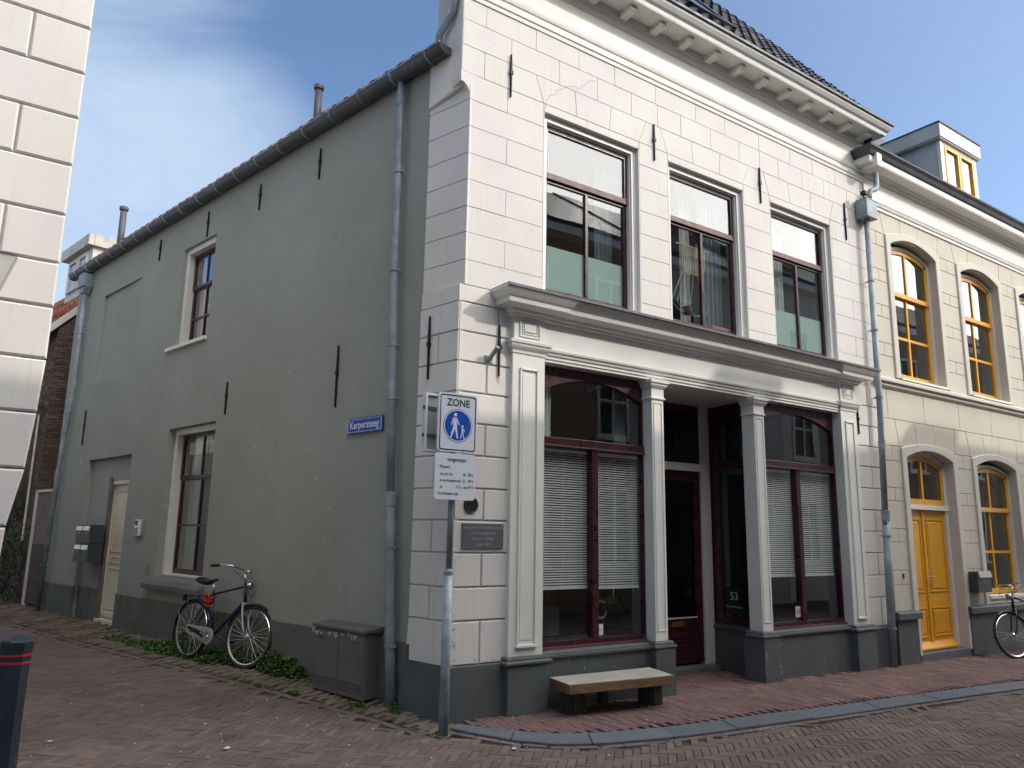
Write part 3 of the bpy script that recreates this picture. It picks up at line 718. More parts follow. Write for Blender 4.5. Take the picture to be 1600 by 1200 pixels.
# rooms behind the upper windows (walls, floor, ceiling as one shell)
def room(x0, x1, y0, y1, z0, z1, m, fr=FF, parent=None, name='room_shell'):
    r = MB(fr); r.face([(x0, y1, z0), (x1, y1, z0), (x1, y1, z1), (x0, y1, z1)]); r.face([(x0, y0, z0), (x0, y1, z0), (x0, y1, z1), (x0, y0, z1)])
    r.face([(x1, y0, z0), (x1, y1, z0), (x1, y1, z1), (x1, y0, z1)]); r.face([(x0, y0, z0), (x1, y0, z0), (x1, y1, z0), (x0, y1, z0)]); r.face([(x0, y0, z1), (x1, y0, z1), (x1, y1, z1), (x0, y1, z1)])
    return r.build(name, m, parent)
room(0.65, 2.6, 0.175, 3.4, 3.75, 6.4, M['room'], parent=house)
room(2.62, 4.5, 0.175, 3.4, 3.75, 6.4, M['room'], parent=house)
room(4.52, 6.9, 0.175, 3.4, 3.75, 6.4, M['room'], parent=house)
def curtain(name, x0, x1, y, z0, z1, m, label, folds=7, amp=0.02, fr=FF, group=None, taper=0.0):
    mb = MB(fr); n = folds * 6; R0 = []
    for zi in range(7):
        z = z0 + (z1 - z0) * zi / 6; row = []
        for k in range(n + 1):
            u = k / n; xx = x0 + (x1 - x0) * (u * (1 - taper * (1 - zi / 6)))
            row.append(mb.P((xx, y + amp * math.sin(u * folds * 2 * math.pi + 0.3 * math.sin(zi)), z)))
        R0.append(row)
    for a, b in zip(R0[:-1], R0[1:]):
        for k in range(n): mb.f.append([a[k], a[k + 1], b[k + 1], b[k]])
    o = mb.build(name, m, smooth=True); tag(o, label, 'curtain', group); return o
# frosted film in windows one and three
for wi, lab in ((0, 'leftmost'), (2, 'rightmost')):
    a, b, xm, zb = UW[wi]
    f = thing('frosted_film', ((a + b) / 2, 0.155, zb + 0.08), 'pale green frosted film on the lower panes of the %s upstairs window' % lab, 'window film')
    for (p, q) in ((a + 0.05, xm - 0.02), (xm + 0.02, b - 0.05)):
        g = MB(); g.box(p, q, 0.152, 0.154, zb + 0.085, 4.62); g.build('film_sheet', M['frost'], f)
a, b, xm, zb = UW[1]
curtain('curtain', b - 0.46, b - 0.05, 0.30, 4.0, 5.9, M['cloth_grey'], 'grey hanging curtain at the right side of the middle upstairs window', 5, 0.025)
curtain('curtain', xm - 0.08, xm + 0.10, 0.42, 4.0, 5.9, M['cloth'], 'narrow white curtain behind the macrame in the middle upstairs window', 2, 0.02)
a3, b3, xm3, zb3 = UW[2]
curtain('curtain', a3 + 0.03, xm3 - 0.02, 0.34, 4.65, 5.9, M['cloth'], 'white net curtain in the left half of the rightmost upstairs window', 7, 0.018)
a1, b1, xm1, zb1 = UW[0]
curtain('curtain', b1 - 0.30, b1 - 0.04, 0.34, 4.6, 5.9, M['cloth_grey'], 'grey curtain at the right edge of the leftmost upstairs window', 4, 0.02)
# macrame hanger
mc = thing('macrame_hanger', (xm, 0.22, 4.5), 'cream macrame plant hanger on a stick in the middle upstairs window', 'wall hanging')
s = MB(); s.tube([(xm - 0.36, 0.22, 5.16), (xm + 0.26, 0.22, 5.16)], 0.013, 7); s.build('stick', M['macrame'], mc)
s = MB()
for k in range(13): 
    x = xm - 0.26 + k * 0.034; s.tube([(x, 0.22, 5.15), (x + 0.006, 0.217, 4.98), (x * 0.8 + (xm - 0.06) * 0.2, 0.22, 4.80)], 0.011, 5)
s.build('knotted_panel', M['macrame'], mc)
s = MB(); s.tube([(xm - 0.3, 0.22, 5.16), (xm - 0.05, 0.22, 5.36), (xm + 0.2, 0.22, 5.16)], 0.004, 5)
for (x0_, x1_) in ((-0.24, -0.46), (-0.18, -0.36), (-0.12, -0.26), (-0.05, -0.12), (0.02, 0.10), (0.08, 0.20)): s.tube([(xm + x0_, 0.22, 4.82), (xm + x1_, 0.22, 4.40), (xm + x1_ * 0.7, 0.22, 4.30), (xm - 0.05, 0.22, 4.27)], 0.005, 5)
s.build('cords', M['macrame'], mc)
s = MB(); s.tube([(xm - 0.18, 0.22, 4.27), (xm - 0.18, 0.22, 4.30), (xm - 0.18, 0.22, 4.36)], [0.05, 0.065, 0.07], 12); s.build('pot', M['bench_side'], mc)
s = MB(); s.box(xm + 0.22, xm + 0.58, 0.18, 0.40, zb + 0.085, zb + 0.15); o = s.build('folded_cloth', M['pink'], bevel=0.02); tag(o, 'folded pink cloth on the sill inside the middle upstairs window', 'cloth')

# --- frieze, brackets, cornice
mb = MB(); mb.moulding(-0.06, XR - 0.005, 0.0, [(0.0, 6.985), (0.012, 6.99), (0.018, 7.03), (0.03, 7.04), (0.034, 7.065), (0.012, 7.075), (0.012, 7.13), (0.026, 7.14), (0.034, 7.165), (0.040, 7.20), (0.018, 7.215)], 0.12)
mb.build('architrave_moulding', M['trimcream'], house)
mb = MB(); mb.box(-0.06, XR - 0.005, -0.014, 0.15, 7.214, 7.56); mb.build('frieze', M['trimcream'], house)
mb = MB(); mb.moulding(-0.06, XR, -0.012, [(0.0, 7.50), (0.015, 7.505), (0.02, 7.52), (0.045, 7.545), (0.05, 7.575), (0.06, 7.58), (0.062, 7.67)], 0.12); mb.build('bed_moulding', M['trim'], house)
mb = MB(); mb.box(-0.35, XR + 0.02, -0.33, 0.12, 7.665, 7.70); mb.build('soffit', M['trim'], house)
mb = MB(); mb.moulding(-0.05, XR - 0.13, -0.05, [(0.25, 7.668), (0.285, 7.675), (0.29, 7.70), (0.295, 7.72), (0.325, 7.745), (0.355, 7.79), (0.36, 7.815)], 0.15); mb.build('cornice', M['trim'], house)
mb = MB(); mb.moulding(-0.05, XR - 0.13, -0.05, [(0.36, 7.816), (0.385, 7.825), (0.388, 7.855), (0.375, 7.865), (0.34, 7.865)], 0.15); mb.build('gutter_lip', M['zinc_dark'], house)
for k in range(15):
    x = 6.93 - k * 0.487
    if x < -0.1: break
    mb = MB(); mb.prismx([(-0.07, 7.590), (-0.24, 7.603), (-0.26, 7.615), (-0.26, 7.662), (-0.07, 7.662)], x - 0.055, x + 0.055); mb.build('cornice_bracket', M['trim'], house, bevel=0.006)

# --- shopfront
SY = -0.05
def pilaster(x0, x1):
    mb = MB(); mb.box(x0, x1, SY, 0.16, 0.50, 3.37); p = mb.build('pilaster', M['trim'], house, bevel=0.003)
    a, b = x0 + 0.085, x1 - 0.085; w = 0.018
    m2 = MB()
    for (q0, q1, r0, r1) in ((a, a + w, 0.60, 3.19), (b - w, b, 0.60, 3.19), (a, b, 3.17, 3.19), (a - 0.01, b + 0.01, 0.575, 0.60)): m2.box(q0, q1, SY - 0.016 - (0.012 if r1 == 0.60 else 0), SY, r0, r1)
    m2.build('panel_moulding', M['trim'], p, bevel=0.004)
    m2 = MB(); m2.box(a + 0.035, b - 0.035, SY - 0.006, SY, 0.64, 3.13); m2.build('panel', M['trim'], p, bevel=0.003)
    m2 = MB(); m2.moulding(x0, x1, SY, [(0.0, 3.33), (0.01, 3.335), (0.012, 3.36), (0.028, 3.38), (0.04, 3.40), (0.045, 3.425), (0.055, 3.43), (0.058, 3.455), (0.03, 3.465)], 0.16); m2.build('capital', M['trim'], house)
    m2 = MB(); m2.box(x0 + 0.005, x1 - 0.005, SY - 0.01, 0.16, 3.465, 3.73); b2 = m2.build('frieze_block', M['trim'], house, bevel=0.003)
    m2 = MB(); m2.ring(x0 + 0.07, x1 - 0.07, 3.50, 3.69, 0.014, SY - 0.022, SY - 0.01); m2.ring(x0 + 0.10, x1 - 0.10, 3.53, 3.66, 0.01, SY - 0.018, SY - 0.01); m2.box(x0 + 0.125, x1 - 0.125, SY - 0.020, SY - 0.01, 3.555, 3.635); m2.build('square_panel', M['trim'], b2, bevel=0.002)
    m2 = MB(); m2.cbox(x0 - 0.035, x1 + 0.03, SY - 0.055, 0.16, -0.2, 0.425, 0.006); m2.moulding(x0 - 0.02, x1 + 0.02, SY - 0.03, [(0.0, 0.42), (0.03, 0.425), (0.045, 0.44), (0.045, 0.455), (0.03, 0.468), (0.02, 0.472), (0.024, 0.48), (0.018, 0.495), (0.0, 0.502)], 0.16)
    m2.build('pilaster_base', M['plinth'], house)
pilaster(0.575, 0.965); pilaster(6.03, 6.40)
def column(x0, x1):
    mb = MB(); mb.box(x0 + 0.02, x1 - 0.02, SY, 0.14, 0.52, 3.22); p = mb.build('column', M['trim'], house, bevel=0.004)
    m2 = MB(); m2.ring(x0 + 0.045, x1 - 0.045, 0.62, 3.05, 0.012, SY - 0.008, SY); m2.build('panel_moulding', M['trim'], p, bevel=0.002)
    m2 = MB(); m2.moulding(x0 + 0.02, x1 - 0.02, SY, [(0.0, 3.08), (0.016, 3.085), (0.018, 3.10), (0.004, 3.11), (0.004, 3.20), (0.02, 3.215), (0.035, 3.235), (0.038, 3.26), (0.052, 3.265), (0.052, 3.30)], 0.14); m2.build('capital', M['trim'], house)
    m2 = MB(); m2.cbox(x0 - 0.025, x1 + 0.045, SY - 0.045, 0.2, -0.2, 0.45, 0.006); m2.moulding(x0 - 0.01, x1 + 0.02, SY - 0.02, [(0.0, 0.445), (0.025, 0.45), (0.036, 0.465), (0.03, 0.485), (0.014, 0.49), (0.014, 0.505), (0.0, 0.522)], 0.16); m2.build('column_base', M['plinth'], house)
column(2.42, 2.64); column(4.16, 4.39)
# stall risers
for (a, b) in ((1.0, 2.40), (4.43, 6.0)):
    mb = MB(); mb.box(a, b, 0.0, 0.16, -0.25, 0.44); mb.moulding(a, b, 0.0, [(0.0, 0.435), (0.018, 0.44), (0.03, 0.455), (0.03, 0.475), (0.012, 0.482), (0.012, 0.492), (-0.03, 0.512)], 0.14); mb.build('stall_riser', M['plinth'], house)
# entablature
mb = MB(); mb.moulding(0.97, 6.03, SY + 0.02, [(-0.15, 3.295), (0.0, 3.30), (0.0, 3.325), (0.012, 3.33), (0.012, 3.36), (0.025, 3.365), (0.03, 3.385), (0.045, 3.40), (0.05, 3.42), (0.01, 3.428)], 0.16); mb.build('architrave', M['trim'], house)
mb = MB(); mb.box(0.96, 6.04, SY + 0.012, 0.15, 3.425, 3.74); mb.build('fascia', M['trim'], house)
CP = [(0.0, 3.70), (0.03, 3.705), (0.035, 3.73), (0.055, 3.74), (0.065, 3.765), (0.10, 3.775), (0.175, 3.785), (0.18, 3.825), (0.195, 3.84), (0.21, 3.86), (0.235, 3.895), (0.245, 3.905), (0.245, 3.925)]
mb = MB(); mb.moulding(0.96, 6.04, SY + 0.012, CP, 0.02)
for (a, b) in ((0.575, 0.965), (6.03, 6.40)): mb.moulding(a, b, SY - 0.01, [(o, z - 0.001) for o, z in CP], 0.02)
mb.build('shop_cornice', M['trim'], house)
mb = MB(); mb.box(0.335, 6.66, -0.312, 0.0, 3.926, 3.936); mb.box(0.335, 6.66, -0.314, -0.308, 3.91, 3.936); mb.box(0.96, 6.04, -0.02, 0.0, 3.936, 3.95); mb.build('lead_flashing', M['lead'], house)
# shop windows
def arch_pts(x0, x1, zs, za, n=14):
    """segmental arch from (x0,zs) to (x1,zs) rising to za"""
    h = za - zs; c = (x1 - x0) / 2; Rr = (c * c + h * h) / (2 * h); cz = za - Rr; cx = (x0 + x1) / 2; a0 = math.asin(c / Rr)
    return [(cx + Rr * math.sin(-a0 + 2 * a0 * k / n), cz + Rr * math.cos(-a0 + 2 * a0 * k / n)) for k in range(n + 1)]
def spandrel(mb, x0, x1, zs, za, zt, y0, y1):
    P = arch_pts(x0, x1, zs, za)
    for p, q in zip(P[:-1], P[1:]): mb.prism([(p[0], p[1]), (q[0], q[1]), (q[0], zt), (p[0], zt)][::-1], y0, y1)
def shop_window(x0, x1, name):
    w = MB(); w.box(x0, x0 + 0.07, 0.085, 0.17, 0.505, 3.32); w.box(x1 - 0.09, x1, 0.085, 0.17, 0.505, 3.32); w.box(x0 + 0.07, x1 - 0.09, 0.086, 0.169, 0.505, 0.585); w.box(x0 + 0.07, x1 - 0.09, 0.07, 0.169, 2.47, 2.565)
    xm = (x0 + 0.07 + x1 - 0.09) / 2 + 0.0
    w.box(xm - 0.04, xm + 0.04, 0.080, 0.168, 0.585, 2.47)
    fr = w.build('shop_window', M['maroon'], house, bevel=0.004)
    s = MB(); spandrel(s, x0 + 0.07, x1 - 0.09, 3.03, 3.20, 3.32, 0.092, 0.165); s.build('arched_head', M['maroon'], fr)
    s = MB(); s.box(x0 + 0.07, x1 - 0.09, 0.062, 0.069, 2.475, 2.49); s.build('drip_bead', M['maroon_worn'], fr); s = MB(); s.box(x0 + 0.02, x1 - 0.02, 0.055, 0.084, 0.515, 0.535); s.build('sill_bead', M['maroon_worn'], fr)
    P = arch_pts(x0 + 0.07, x1 - 0.09, 3.04, 3.21)
    g = MB(); g.prism([(x0 + 0.07, 2.56), (x1 - 0.09, 2.56)] + P[::-1], 0.125, 0.129); g.build('pane', M['glass'], fr)
    for (a, b) in ((x0 + 0.065, xm - 0.035), (xm + 0.035, x1 - 0.085)): g = MB(); g.box(a, b, 0.125, 0.129, 0.58, 2.475); g.build('pane', M['glass'], fr)
    return xm
sm1 = shop_window(0.96, 2.53, 1); sm2 = shop_window(4.30, 6.10, 2)
def blind(x0, x1, y, z0, z1, label, pitch=0.0245, tilt=0.5):
    t = thing('venetian_blind', ((x0 + x1) / 2, y, z0), label, 'blind', 'venetian blinds in the shopfront')
    s = MB(); z = z0 + 0.03
    while z < z1 - 0.03:
        zz_ = z + R_.gauss(0, 0.0006); e = R_.gauss(0, 0.0004)
        s.face([(x0, y - 0.010, zz_ - 0.007 + e), (x1, y - 0.010, zz_ - 0.007 - e), (x1, y, zz_ + 0.002 - e), (x0, y, zz_ + 0.002 + e)]); s.face([(x0, y, zz_ + 0.002 + e), (x1, y, zz_ + 0.002 - e), (x1, y + 0.010, zz_ + 0.005), (x0, y + 0.010, zz_ + 0.005)])
        z += pitch
    o = s.build('slats', M['blind'], t); o['kind'] = 'stuff'
    s = MB(); s.box(x0, x1, y - 0.015, y + 0.015, z1 - 0.03, z1); s.build('head_rail', M['blind'], t)
    s = MB(); s.box(x0, x1, y - 0.013, y + 0.013, z0, z0 + 0.018); s.build('bottom_rail', M['blind'], t)
    s = MB()
    for u in (0.15, 0.5, 0.85): s.tube([(x0 + (x1 - x0) * u, y - 0.016, z0), (x0 + (x1 - x0) * u, y - 0.016, z1)], 0.0012, 4)
    s.build('ladder_cords', M['blind'], t)
    return t
blind(1.04, sm1 - 0.02, 0.19, 1.06, 2.46, 'white venetian blind behind the left pane of the left shop window')
blind(sm1 + 0.02, 2.43, 0.19, 1.05, 2.46, 'white venetian blind behind the right pane of the left shop window')
blind(4.40, sm2 - 0.02, 0.19, 1.12, 2.46, 'white venetian blind behind the left pane of the right shop window')
blind(sm2 + 0.02, 6.0, 0.19, 1.12, 2.46, 'white venetian blind behind the right pane of the right shop window')
curtain('curtain', 1.04, 1.30, 0.30, 2.50, 3.25, M['cloth'], 'white pleated curtain at the top left of the left shop window', 7, 0.022)
curtain('curtain', 2.26, 2.42, 0.36, 2.50, 3.25, M['cloth_grey'], 'grey curtain edge at the top right of the left shop window', 4, 0.02)
curtain('curtain', 4.42, 4.62, 0.36, 2.50, 3.25, M['cloth'], 'white curtain at the top left of the right shop window', 4, 0.02)
# shop interiors: display floor, walls
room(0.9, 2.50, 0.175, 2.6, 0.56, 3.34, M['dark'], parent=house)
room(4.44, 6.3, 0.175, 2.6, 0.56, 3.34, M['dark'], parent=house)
# recessed entrance
DY = 0.90
mb = MB(); mb.box(2.40, 4.50, 0.0, DY + 0.1, 3.30, 3.34); mb.build('porch_ceiling', M['trim'], house)
rv = Frame((0.10 / 0.77, 1, 0), (1, -0.10 / 0.77, 0), (4.33, 0.10, 0))   # right return: u runs inwards
def return_window(fr, L_, parent, ud):
    w = MB(fr); w.box(0.0, 0.10, 0, 0.07, 0.53, 3.30); w.box(L_ - 0.16, L_, 0, 0.07, 0.53, 3.30); w.box(0.10, L_ - 0.16, 0.001, 0.069, 0.53, 0.63); w.box(0.10, L_ - 0.16, -0.012, 0.069, 2.44, 2.58)
    f = w.build('return_window', M['maroon'], parent, bevel=0.004)
    s = MB(fr); spandrel(s, 0.10, L_ - 0.16, 3.02, 3.12, 3.30, 0.006, 0.064); s.build('arched_head', M['maroon'], f)
    g = MB(fr); g.box(0.09, L_ - 0.15, 0.03, 0.034, 0.62, 2.45); g.build('pane', M['glass_dim'], f)
    P = arch_pts(0.10, L_ - 0.16, 3.02, 3.13); g = MB(fr); g.prism([(0.10, 2.57), (L_ - 0.16, 2.57)] + P[::-1], 0.03, 0.034); g.build('pane', M['glass_dim'], f)
    s = MB(fr); s.box(-0.02, L_, -0.03, 0.09, -0.2, 0.47); s.box(-0.02, L_, -0.045, 0.09, 0.47, 0.50); s.box(-0.02, L_, -0.02, 0.09, 0.50, 0.53); s.build('stall_riser', M['plinth'], parent)
# mirrored direction so that d points away from the porch
return_window(rv, 0.79, house, 1)
lv = Frame((-0.06 / 0.77, 1, 0), (-1, -0.06 / 0.77, 0), (2.50, 0.10, 0))
return_window(lv, 0.79, house, 1)
# door wall
mb = MB(); mb.box(4.24, 4.41, DY - 0.03, DY + 0.08, 0.03, 3.30); mb.box(3.18, 3.26, DY - 0.03, DY + 0.08, 0.03, 3.30); mb.box(3.26, 4.24, DY - 0.05, DY + 0.08, 2.43, 2.53); mb.box(2.46, 3.18, DY - 0.02, DY + 0.08, 0.03, 3.30)
mb.build('door_frame', M['trim'], house, bevel=0.004)
mb = MB(); mb.ring(3.26, 4.24, 2.53, 3.30, 0.10, DY - 0.005, DY + 0.06); fl = mb.build('fanlight', M['maroon'], house, bevel=0.003)
g = MB(); g.box(3.35, 4.15, DY + 0.02, DY + 0.024, 2.62, 3.21); g.build('pane', M['glass_dim'], fl)
mb = MB(); mb.ring(3.27, 4.235, 0.06, 2.42, 0.12, DY + 0.0, DY + 0.05, wb=0.54); dr = mb.build('shop_door', M['maroon'], house, bevel=0.003)
mb = MB(); mb.ring(3.45, 4.06, 0.13, 0.34, 0.02, DY - 0.008, DY + 0.0); mb.ring(3.45, 4.06, 0.37, 0.48, 0.016, DY - 0.008, DY + 0.0); mb.build('door_panel', M['maroon'], dr, bevel=0.003)
g = MB(); g.box(3.38, 4.13, DY + 0.024, DY + 0.028, 0.59, 2.32); g.build('pane', M['glass_dim'], dr)
g = MB(); g.box(3.39, 4.115, DY - 0.006, DY + 0.0, 0.598, 0.612); g.build('glazing_bead', M['trim'], dr)
g = MB(); g.box(3.66, 3.88, DY - 0.010, DY, 0.50, 0.565); g.box(3.68, 3.86, DY - 0.014, DY - 0.010, 0.515, 0.55); g.build('letterbox', M['brass'], dr, bevel=0.003)
g = MB(); g.box(3.20, 4.35, DY - 0.16, DY + 0.05, -0.1, 0.035); g.build('door_step', M['stone_step'], house, bevel=0.006)
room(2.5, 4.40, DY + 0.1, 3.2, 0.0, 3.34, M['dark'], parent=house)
curtain('curtain', 3.42, 3.62, DY + 0.14, 0.6, 2.3, M['cloth_grey'], 'dark grey curtain behind the glass of the maroon shop door', 4, 0.02)
c1 = Frame((0.13, 1, 0), (1, -0.13, 0), (4.43, 0.10, 0))
curtain('curtain', 0.40, 0.52, 0.12, 2.60, 3.1, M['cloth_grey'], 'pale curtain in the arched pane beside the shop door', 3, 0.015, fr=c1)
# number card by the door
nb = Frame((0.10 / 0.77, 1, 0), (1, -0.10 / 0.77, 0), (4.33, 0.10, 0))
nc = thing('number_card', tuple(nb.w((0.40, 0.045, 0.66))), 'black card reading 53 inside the glass beside the shop door', 'card')
# seen from the porch this face is mirrored, so lettering runs against u
nbm = Frame((-0.10 / 0.77, -1, 0), (1, -0.10 / 0.77, 0), (4.33, 0.10, 0))
s = MB(nbm); s.box(-0.62, -0.27, 0.020, 0.026, 0.66, 0.99); s.build('card', M['sign_black'], nc)
s = MB(nbm); text_into(s, '53', 0.13, -0.445, 0.83, 0.0195, 'CENTER', 1.1, bold=0.001); s.build('lettering', M['sign_white'], nc); s = MB(nbm); text_into(s, 'Zakelijk & Mediation', 0.034, -0.445, 0.735, 0.0195, 'CENTER'); s.build('lettering', M['sign_white'], nc)
# stickers on the glass
st = thing('sticker', (1.82, 0.12, 0.60), 'small white sticker low on the right pane of the left shop window', 'sticker')
s = MB(); s.box(1.785, 1.865, 0.121, 0.124, 0.60, 0.71); s.build('sheet', M['sign_white'], st); s = MB(); text_into(s, 'a.h.', 0.035, 1.80, 0.645, 0.120); s.build('lettering', M['sign_black'], st)
st = thing('sticker', (5.10, 0.12, 0.60), 'white no-smoking style sticker low on the right shop window', 'sticker')
s = MB(); s.box(5.05, 5.145, 0.121, 0.124, 0.63, 0.76); s.build('sheet', M['sign_white'], st)
s = MB(); s.tube([(5.0975 + 0.032 * math.cos(a), 0.119, 0.70 + 0.032 * math.sin(a)) for a in np.linspace(0, 2 * math.pi, 17)[:-1]], 0.004, 4, closed=True); s.tube([(5.075, 0.119, 0.722), (5.12, 0.119, 0.678)], 0.004, 4); s.build('red_ring', M['redband'], st)
# sewing machine and things behind the left shop window
sw = thing('sewing_machine', (2.22, 0.40, 0.57), 'old black and green sewing machine behind the left shop window', 'sewing machine')
s = MB(); s.box(2.02, 2.42, 0.34, 0.50, 0.57, 0.60); s.box(2.32, 2.40, 0.38, 0.46, 0.60, 0.86); s.box(2.10, 2.40, 0.385, 0.455, 0.80, 0.88); s.box(2.10, 2.16, 0.39, 0.45, 0.70, 0.80); s.tube([(2.13, 0.42, 0.60), (2.13, 0.42, 0.70)], 0.006, 5); s.build('machine_body', M['iron'], sw, bevel=0.01)
s = MB(); s.box(2.16, 2.30, 0.375, 0.465, 0.87, 0.95); s.build('green_motor', M['green_paint'], sw, bevel=0.01)
s = MB(); s.tube([(2.08 + 0.07 * math.cos(a), 0.40, 0.82 + 0.09 * math.sin(a)) for a in np.linspace(0, 2 * math.pi, 21)[:-1]], 0.014, 6, closed=True); s.build('hand_wheel', M['macrame'], sw)
s = MB(); s.tube([(2.28, 0.42, 0.94), (2.28, 0.42, 1.05)], 0.010, 7); s.build('thread_spool', M['cloth'], sw)
pl_ = thing('plant_pot', (1.25, 0.7, 0.57), 'low potted grass in a grey planter behind the left shop window', 'plant')
s = MB(); s.box(1.12, 1.60, 0.5, 0.8, 0.57, 0.86); s.build('pot', M['room'], pl_, bevel=0.01)
s = MB()
for k in range(70):
    x = R_.uniform(1.15, 1.57); y = R_.uniform(0.54, 0.76); h = R_.uniform(0.1, 0.3); dx = R_.gauss(0, 0.07)
    s.face([(x - 0.004, y, 0.85), (x + 0.004, y, 0.85), (x + dx, y + R_.gauss(0, 0.03), 0.85 + h)])
s.build('leaves', M['leaf'], pl_)
pl2 = thing('plant_pot', (4.8, 0.75, 0.57), 'leafy green pot plant behind the right shop window', 'plant')
s = MB(); s.tube([(4.75, 0.7, 0.57), (4.75, 0.7, 0.82)], [0.09, 0.12], 12); s.build('pot', M['room'], pl2)
s = MB()
for k in range(140):
    a = R_.uniform(0, 6.28); r = R_.uniform(0, 0.22); z = R_.uniform(0.82, 1.15); c = Vector((4.75 + r * math.cos(a), 0.7 + r * math.sin(a) * 0.6, z)); d1 = Vector((R_.gauss(0, 1), R_.gauss(0, 1), R_.gauss(0, 1))).normalized() * 0.035; d2 = d1.orthogonal().normalized() * 0.018
    s.face([tuple(c - d1), tuple(c - d2), tuple(c + d1), tuple(c + d2)])
s.build('leaves', M['leaf'], pl2)

# --- paint chips on plinths and pier foot
M['chip'] = mat('bare_paint_chip', (0.40, 0.385, 0.35), 0.9, 0.2, 30); M['chipdark'] = mat('dark_chipped_plaster', (0.20, 0.17, 0.13), 0.9, 0.3, 30)
def chips(fr, y, boxes, m, parent, n, sz=(0.006, 0.022)):
    s = MB(fr)
    for k in range(n):
        bx0, bx1, bz0, bz1 = R_.choice(boxes); x = R_.uniform(bx0, bx1); z = R_.uniform(bz0, bz1); w = R_.uniform(*sz); h = R_.uniform(*sz) * 1.6; m_ = R_.randint(5, 7); a0 = R_.uniform(0, 6)
        s.face([(x + w * R_.uniform(0.4, 1) * math.cos(a0 + 6.283 * j / m_), y, z + h * R_.uniform(0.4, 1) * math.sin(a0 + 6.283 * j / m_)) for j in range(m_)][::-1])
    o = s.build('paint_chips', M[m], parent); o['kind'] = 'stuff'
chips(FF, -0.0965, [(4.385, 4.43, 0.02, 0.43), (4.14, 4.2, 0.0, 0.3)], 'chip', house, 16, (0.004, 0.014))
chips(FF, -0.0015, [(4.47, 4.6, 0.0, 0.42), (5.4, 5.9, -0.02, 0.1), (1.2, 2.3, 0.3, 0.42)], 'chip', house, 18, (0.003, 0.012))
chips(FF, -0.0020, [(0.0, 0.58, 0.46, 0.50), (0.0, 0.05, 0.46, 0.9)], 'chipdark', house, 34, (0.003, 0.010))
chips(FF, -0.0310, [(0.0, 0.58, 0.0, 0.44)], 'chip', house, 14, (0.002, 0.005))
chips(FF, -0.0020, [(0.1, 0.9, 3.95, 4.2), (0.05, 0.3, 6.2, 6.95), (2.4, 2.8, 4.2, 5.9), (4.3, 4.7, 4.2, 5.9)], 'chipdark', house, 46, (0.002, 0.007))
chips(FS, -0.0012, [(-3.2, -3.1, 0.9, 2.2), (-4.4, -4.0, 2.2, 3.0), (-4.2, -3.9, 1.2, 1.8), (-2.1, -1.9, 0.9, 1.9), (-1.7, -1.3, 0.8, 1.2)], 'chip', house, 40, (0.004, 0.024))
chips(FS, -0.0232, [(-7.5, -6.6, 0.12, 0.56), (-5.6, -5.0, 0.2, 0.58)], 'chip', house, 26, (0.003, 0.014))
# --- anchors
def anchor(fr, x, z0, z1, parent=None, y=0.0, rust=False):
    s = MB(fr); h = z1 - z0; zc = z0 + h * 0.52
    w = 0.010
    s.panel([(x - 0.004, z0), (x + 0.006, z0), (x + w, zc), (x - w, zc)], y - 0.026, y - 0.002, 0.004)
    s.panel([(x - w * 1.3, zc + 0.045), (x + w * 1.3, zc + 0.045), (x + 0.003, z1), (x - 0.003, z1)], y - 0.026, y - 0.002, 0.003)
    s.box(x - 0.019, x + 0.019, y - 0.030, y, zc, zc + 0.040)
    return s.build('wall_anchor', M['iron'], parent)
for (x, z0, z1) in ((0.44, 3.08, 3.59), (0.52, 6.06, 6.55), (2.60, 5.98, 6.45), (4.57, 5.97, 6.48), (6.53, 5.92, 6.50), (6.50, 3.04, 3.42)): anchor(FF, x, z0, z1, house)
s = MB(); s.panel([(0.430, 3.02), (0.452, 3.01), (0.46, 3.05), (0.45, 3.09), (0.426, 3.06)], -0.004, 0.0, 0.001); s.build('rust_stain', M['rust'], house)
for (t, z0, z1, y) in ((2.625, 5.83, 6.24, 0), (4.08, 5.85, 6.22, 0), (5.62, 5.87, 6.27, 0), (7.33, 5.90, 6.27, 0), (1.975, 2.93, 3.63, 0), (9.94, 3.04, 3.67, 0), (4.55, 3.09, 3.53, 0), (0.40, 3.04, 3.67, PO)): anchor(FS, -t, z0, z1, house, y)
# flag socket
s = MB(); s.box(0.28, 0.37, -0.012, 0.0, 3.20, 3.27); s.tube([(0.325, -0.01, 3.225), (0.345, -0.13, 3.335)], 0.022, 10); o = s.build('flagpole_holder', M['zinc'], bevel=0.002); tag(o, 'short grey flagpole socket on the white pier above the signs', 'flagpole holder')
# plaques
pq = thing('wall_plaque', (0.30, -0.006, 1.45), 'grey rectangular memorial plaque on the white pier beside the pole', 'plaque')
s = MB(); s.cbox(0.08, 0.53, -0.012, 0.0, 1.455, 1.685, 0.002); s.build('plate', M['plaque'], pq)
s = MB(); 
for k, (tx, sz_) in enumerate((('NAAR EEN WET VAN DE BURGER', 0.029), ('STAATSSECRETARIS', 0.030), ('DR E.G.J. TUMMEL', 0.030), ('12-03-1982', 0.032))): text_into(s, tx, sz_ * 1.15, 0.305, 1.635 - k * 0.050, -0.012, 'CENTER', 0.86)
s.build('lettering', M['plaque_text'], pq)
s = MB()
for (x, z) in ((0.095, 1.47), (0.515, 1.47), (0.095, 1.67), (0.515, 1.67)): s.disc((x, -0.016, z), 0.006, 0.004, 8)
s.build('screw', M['alu'], pq)
rp = thing('round_plaque', (0.17, -0.01, 1.77), 'small round bronze plaque on the white pier behind the sign', 'plaque')
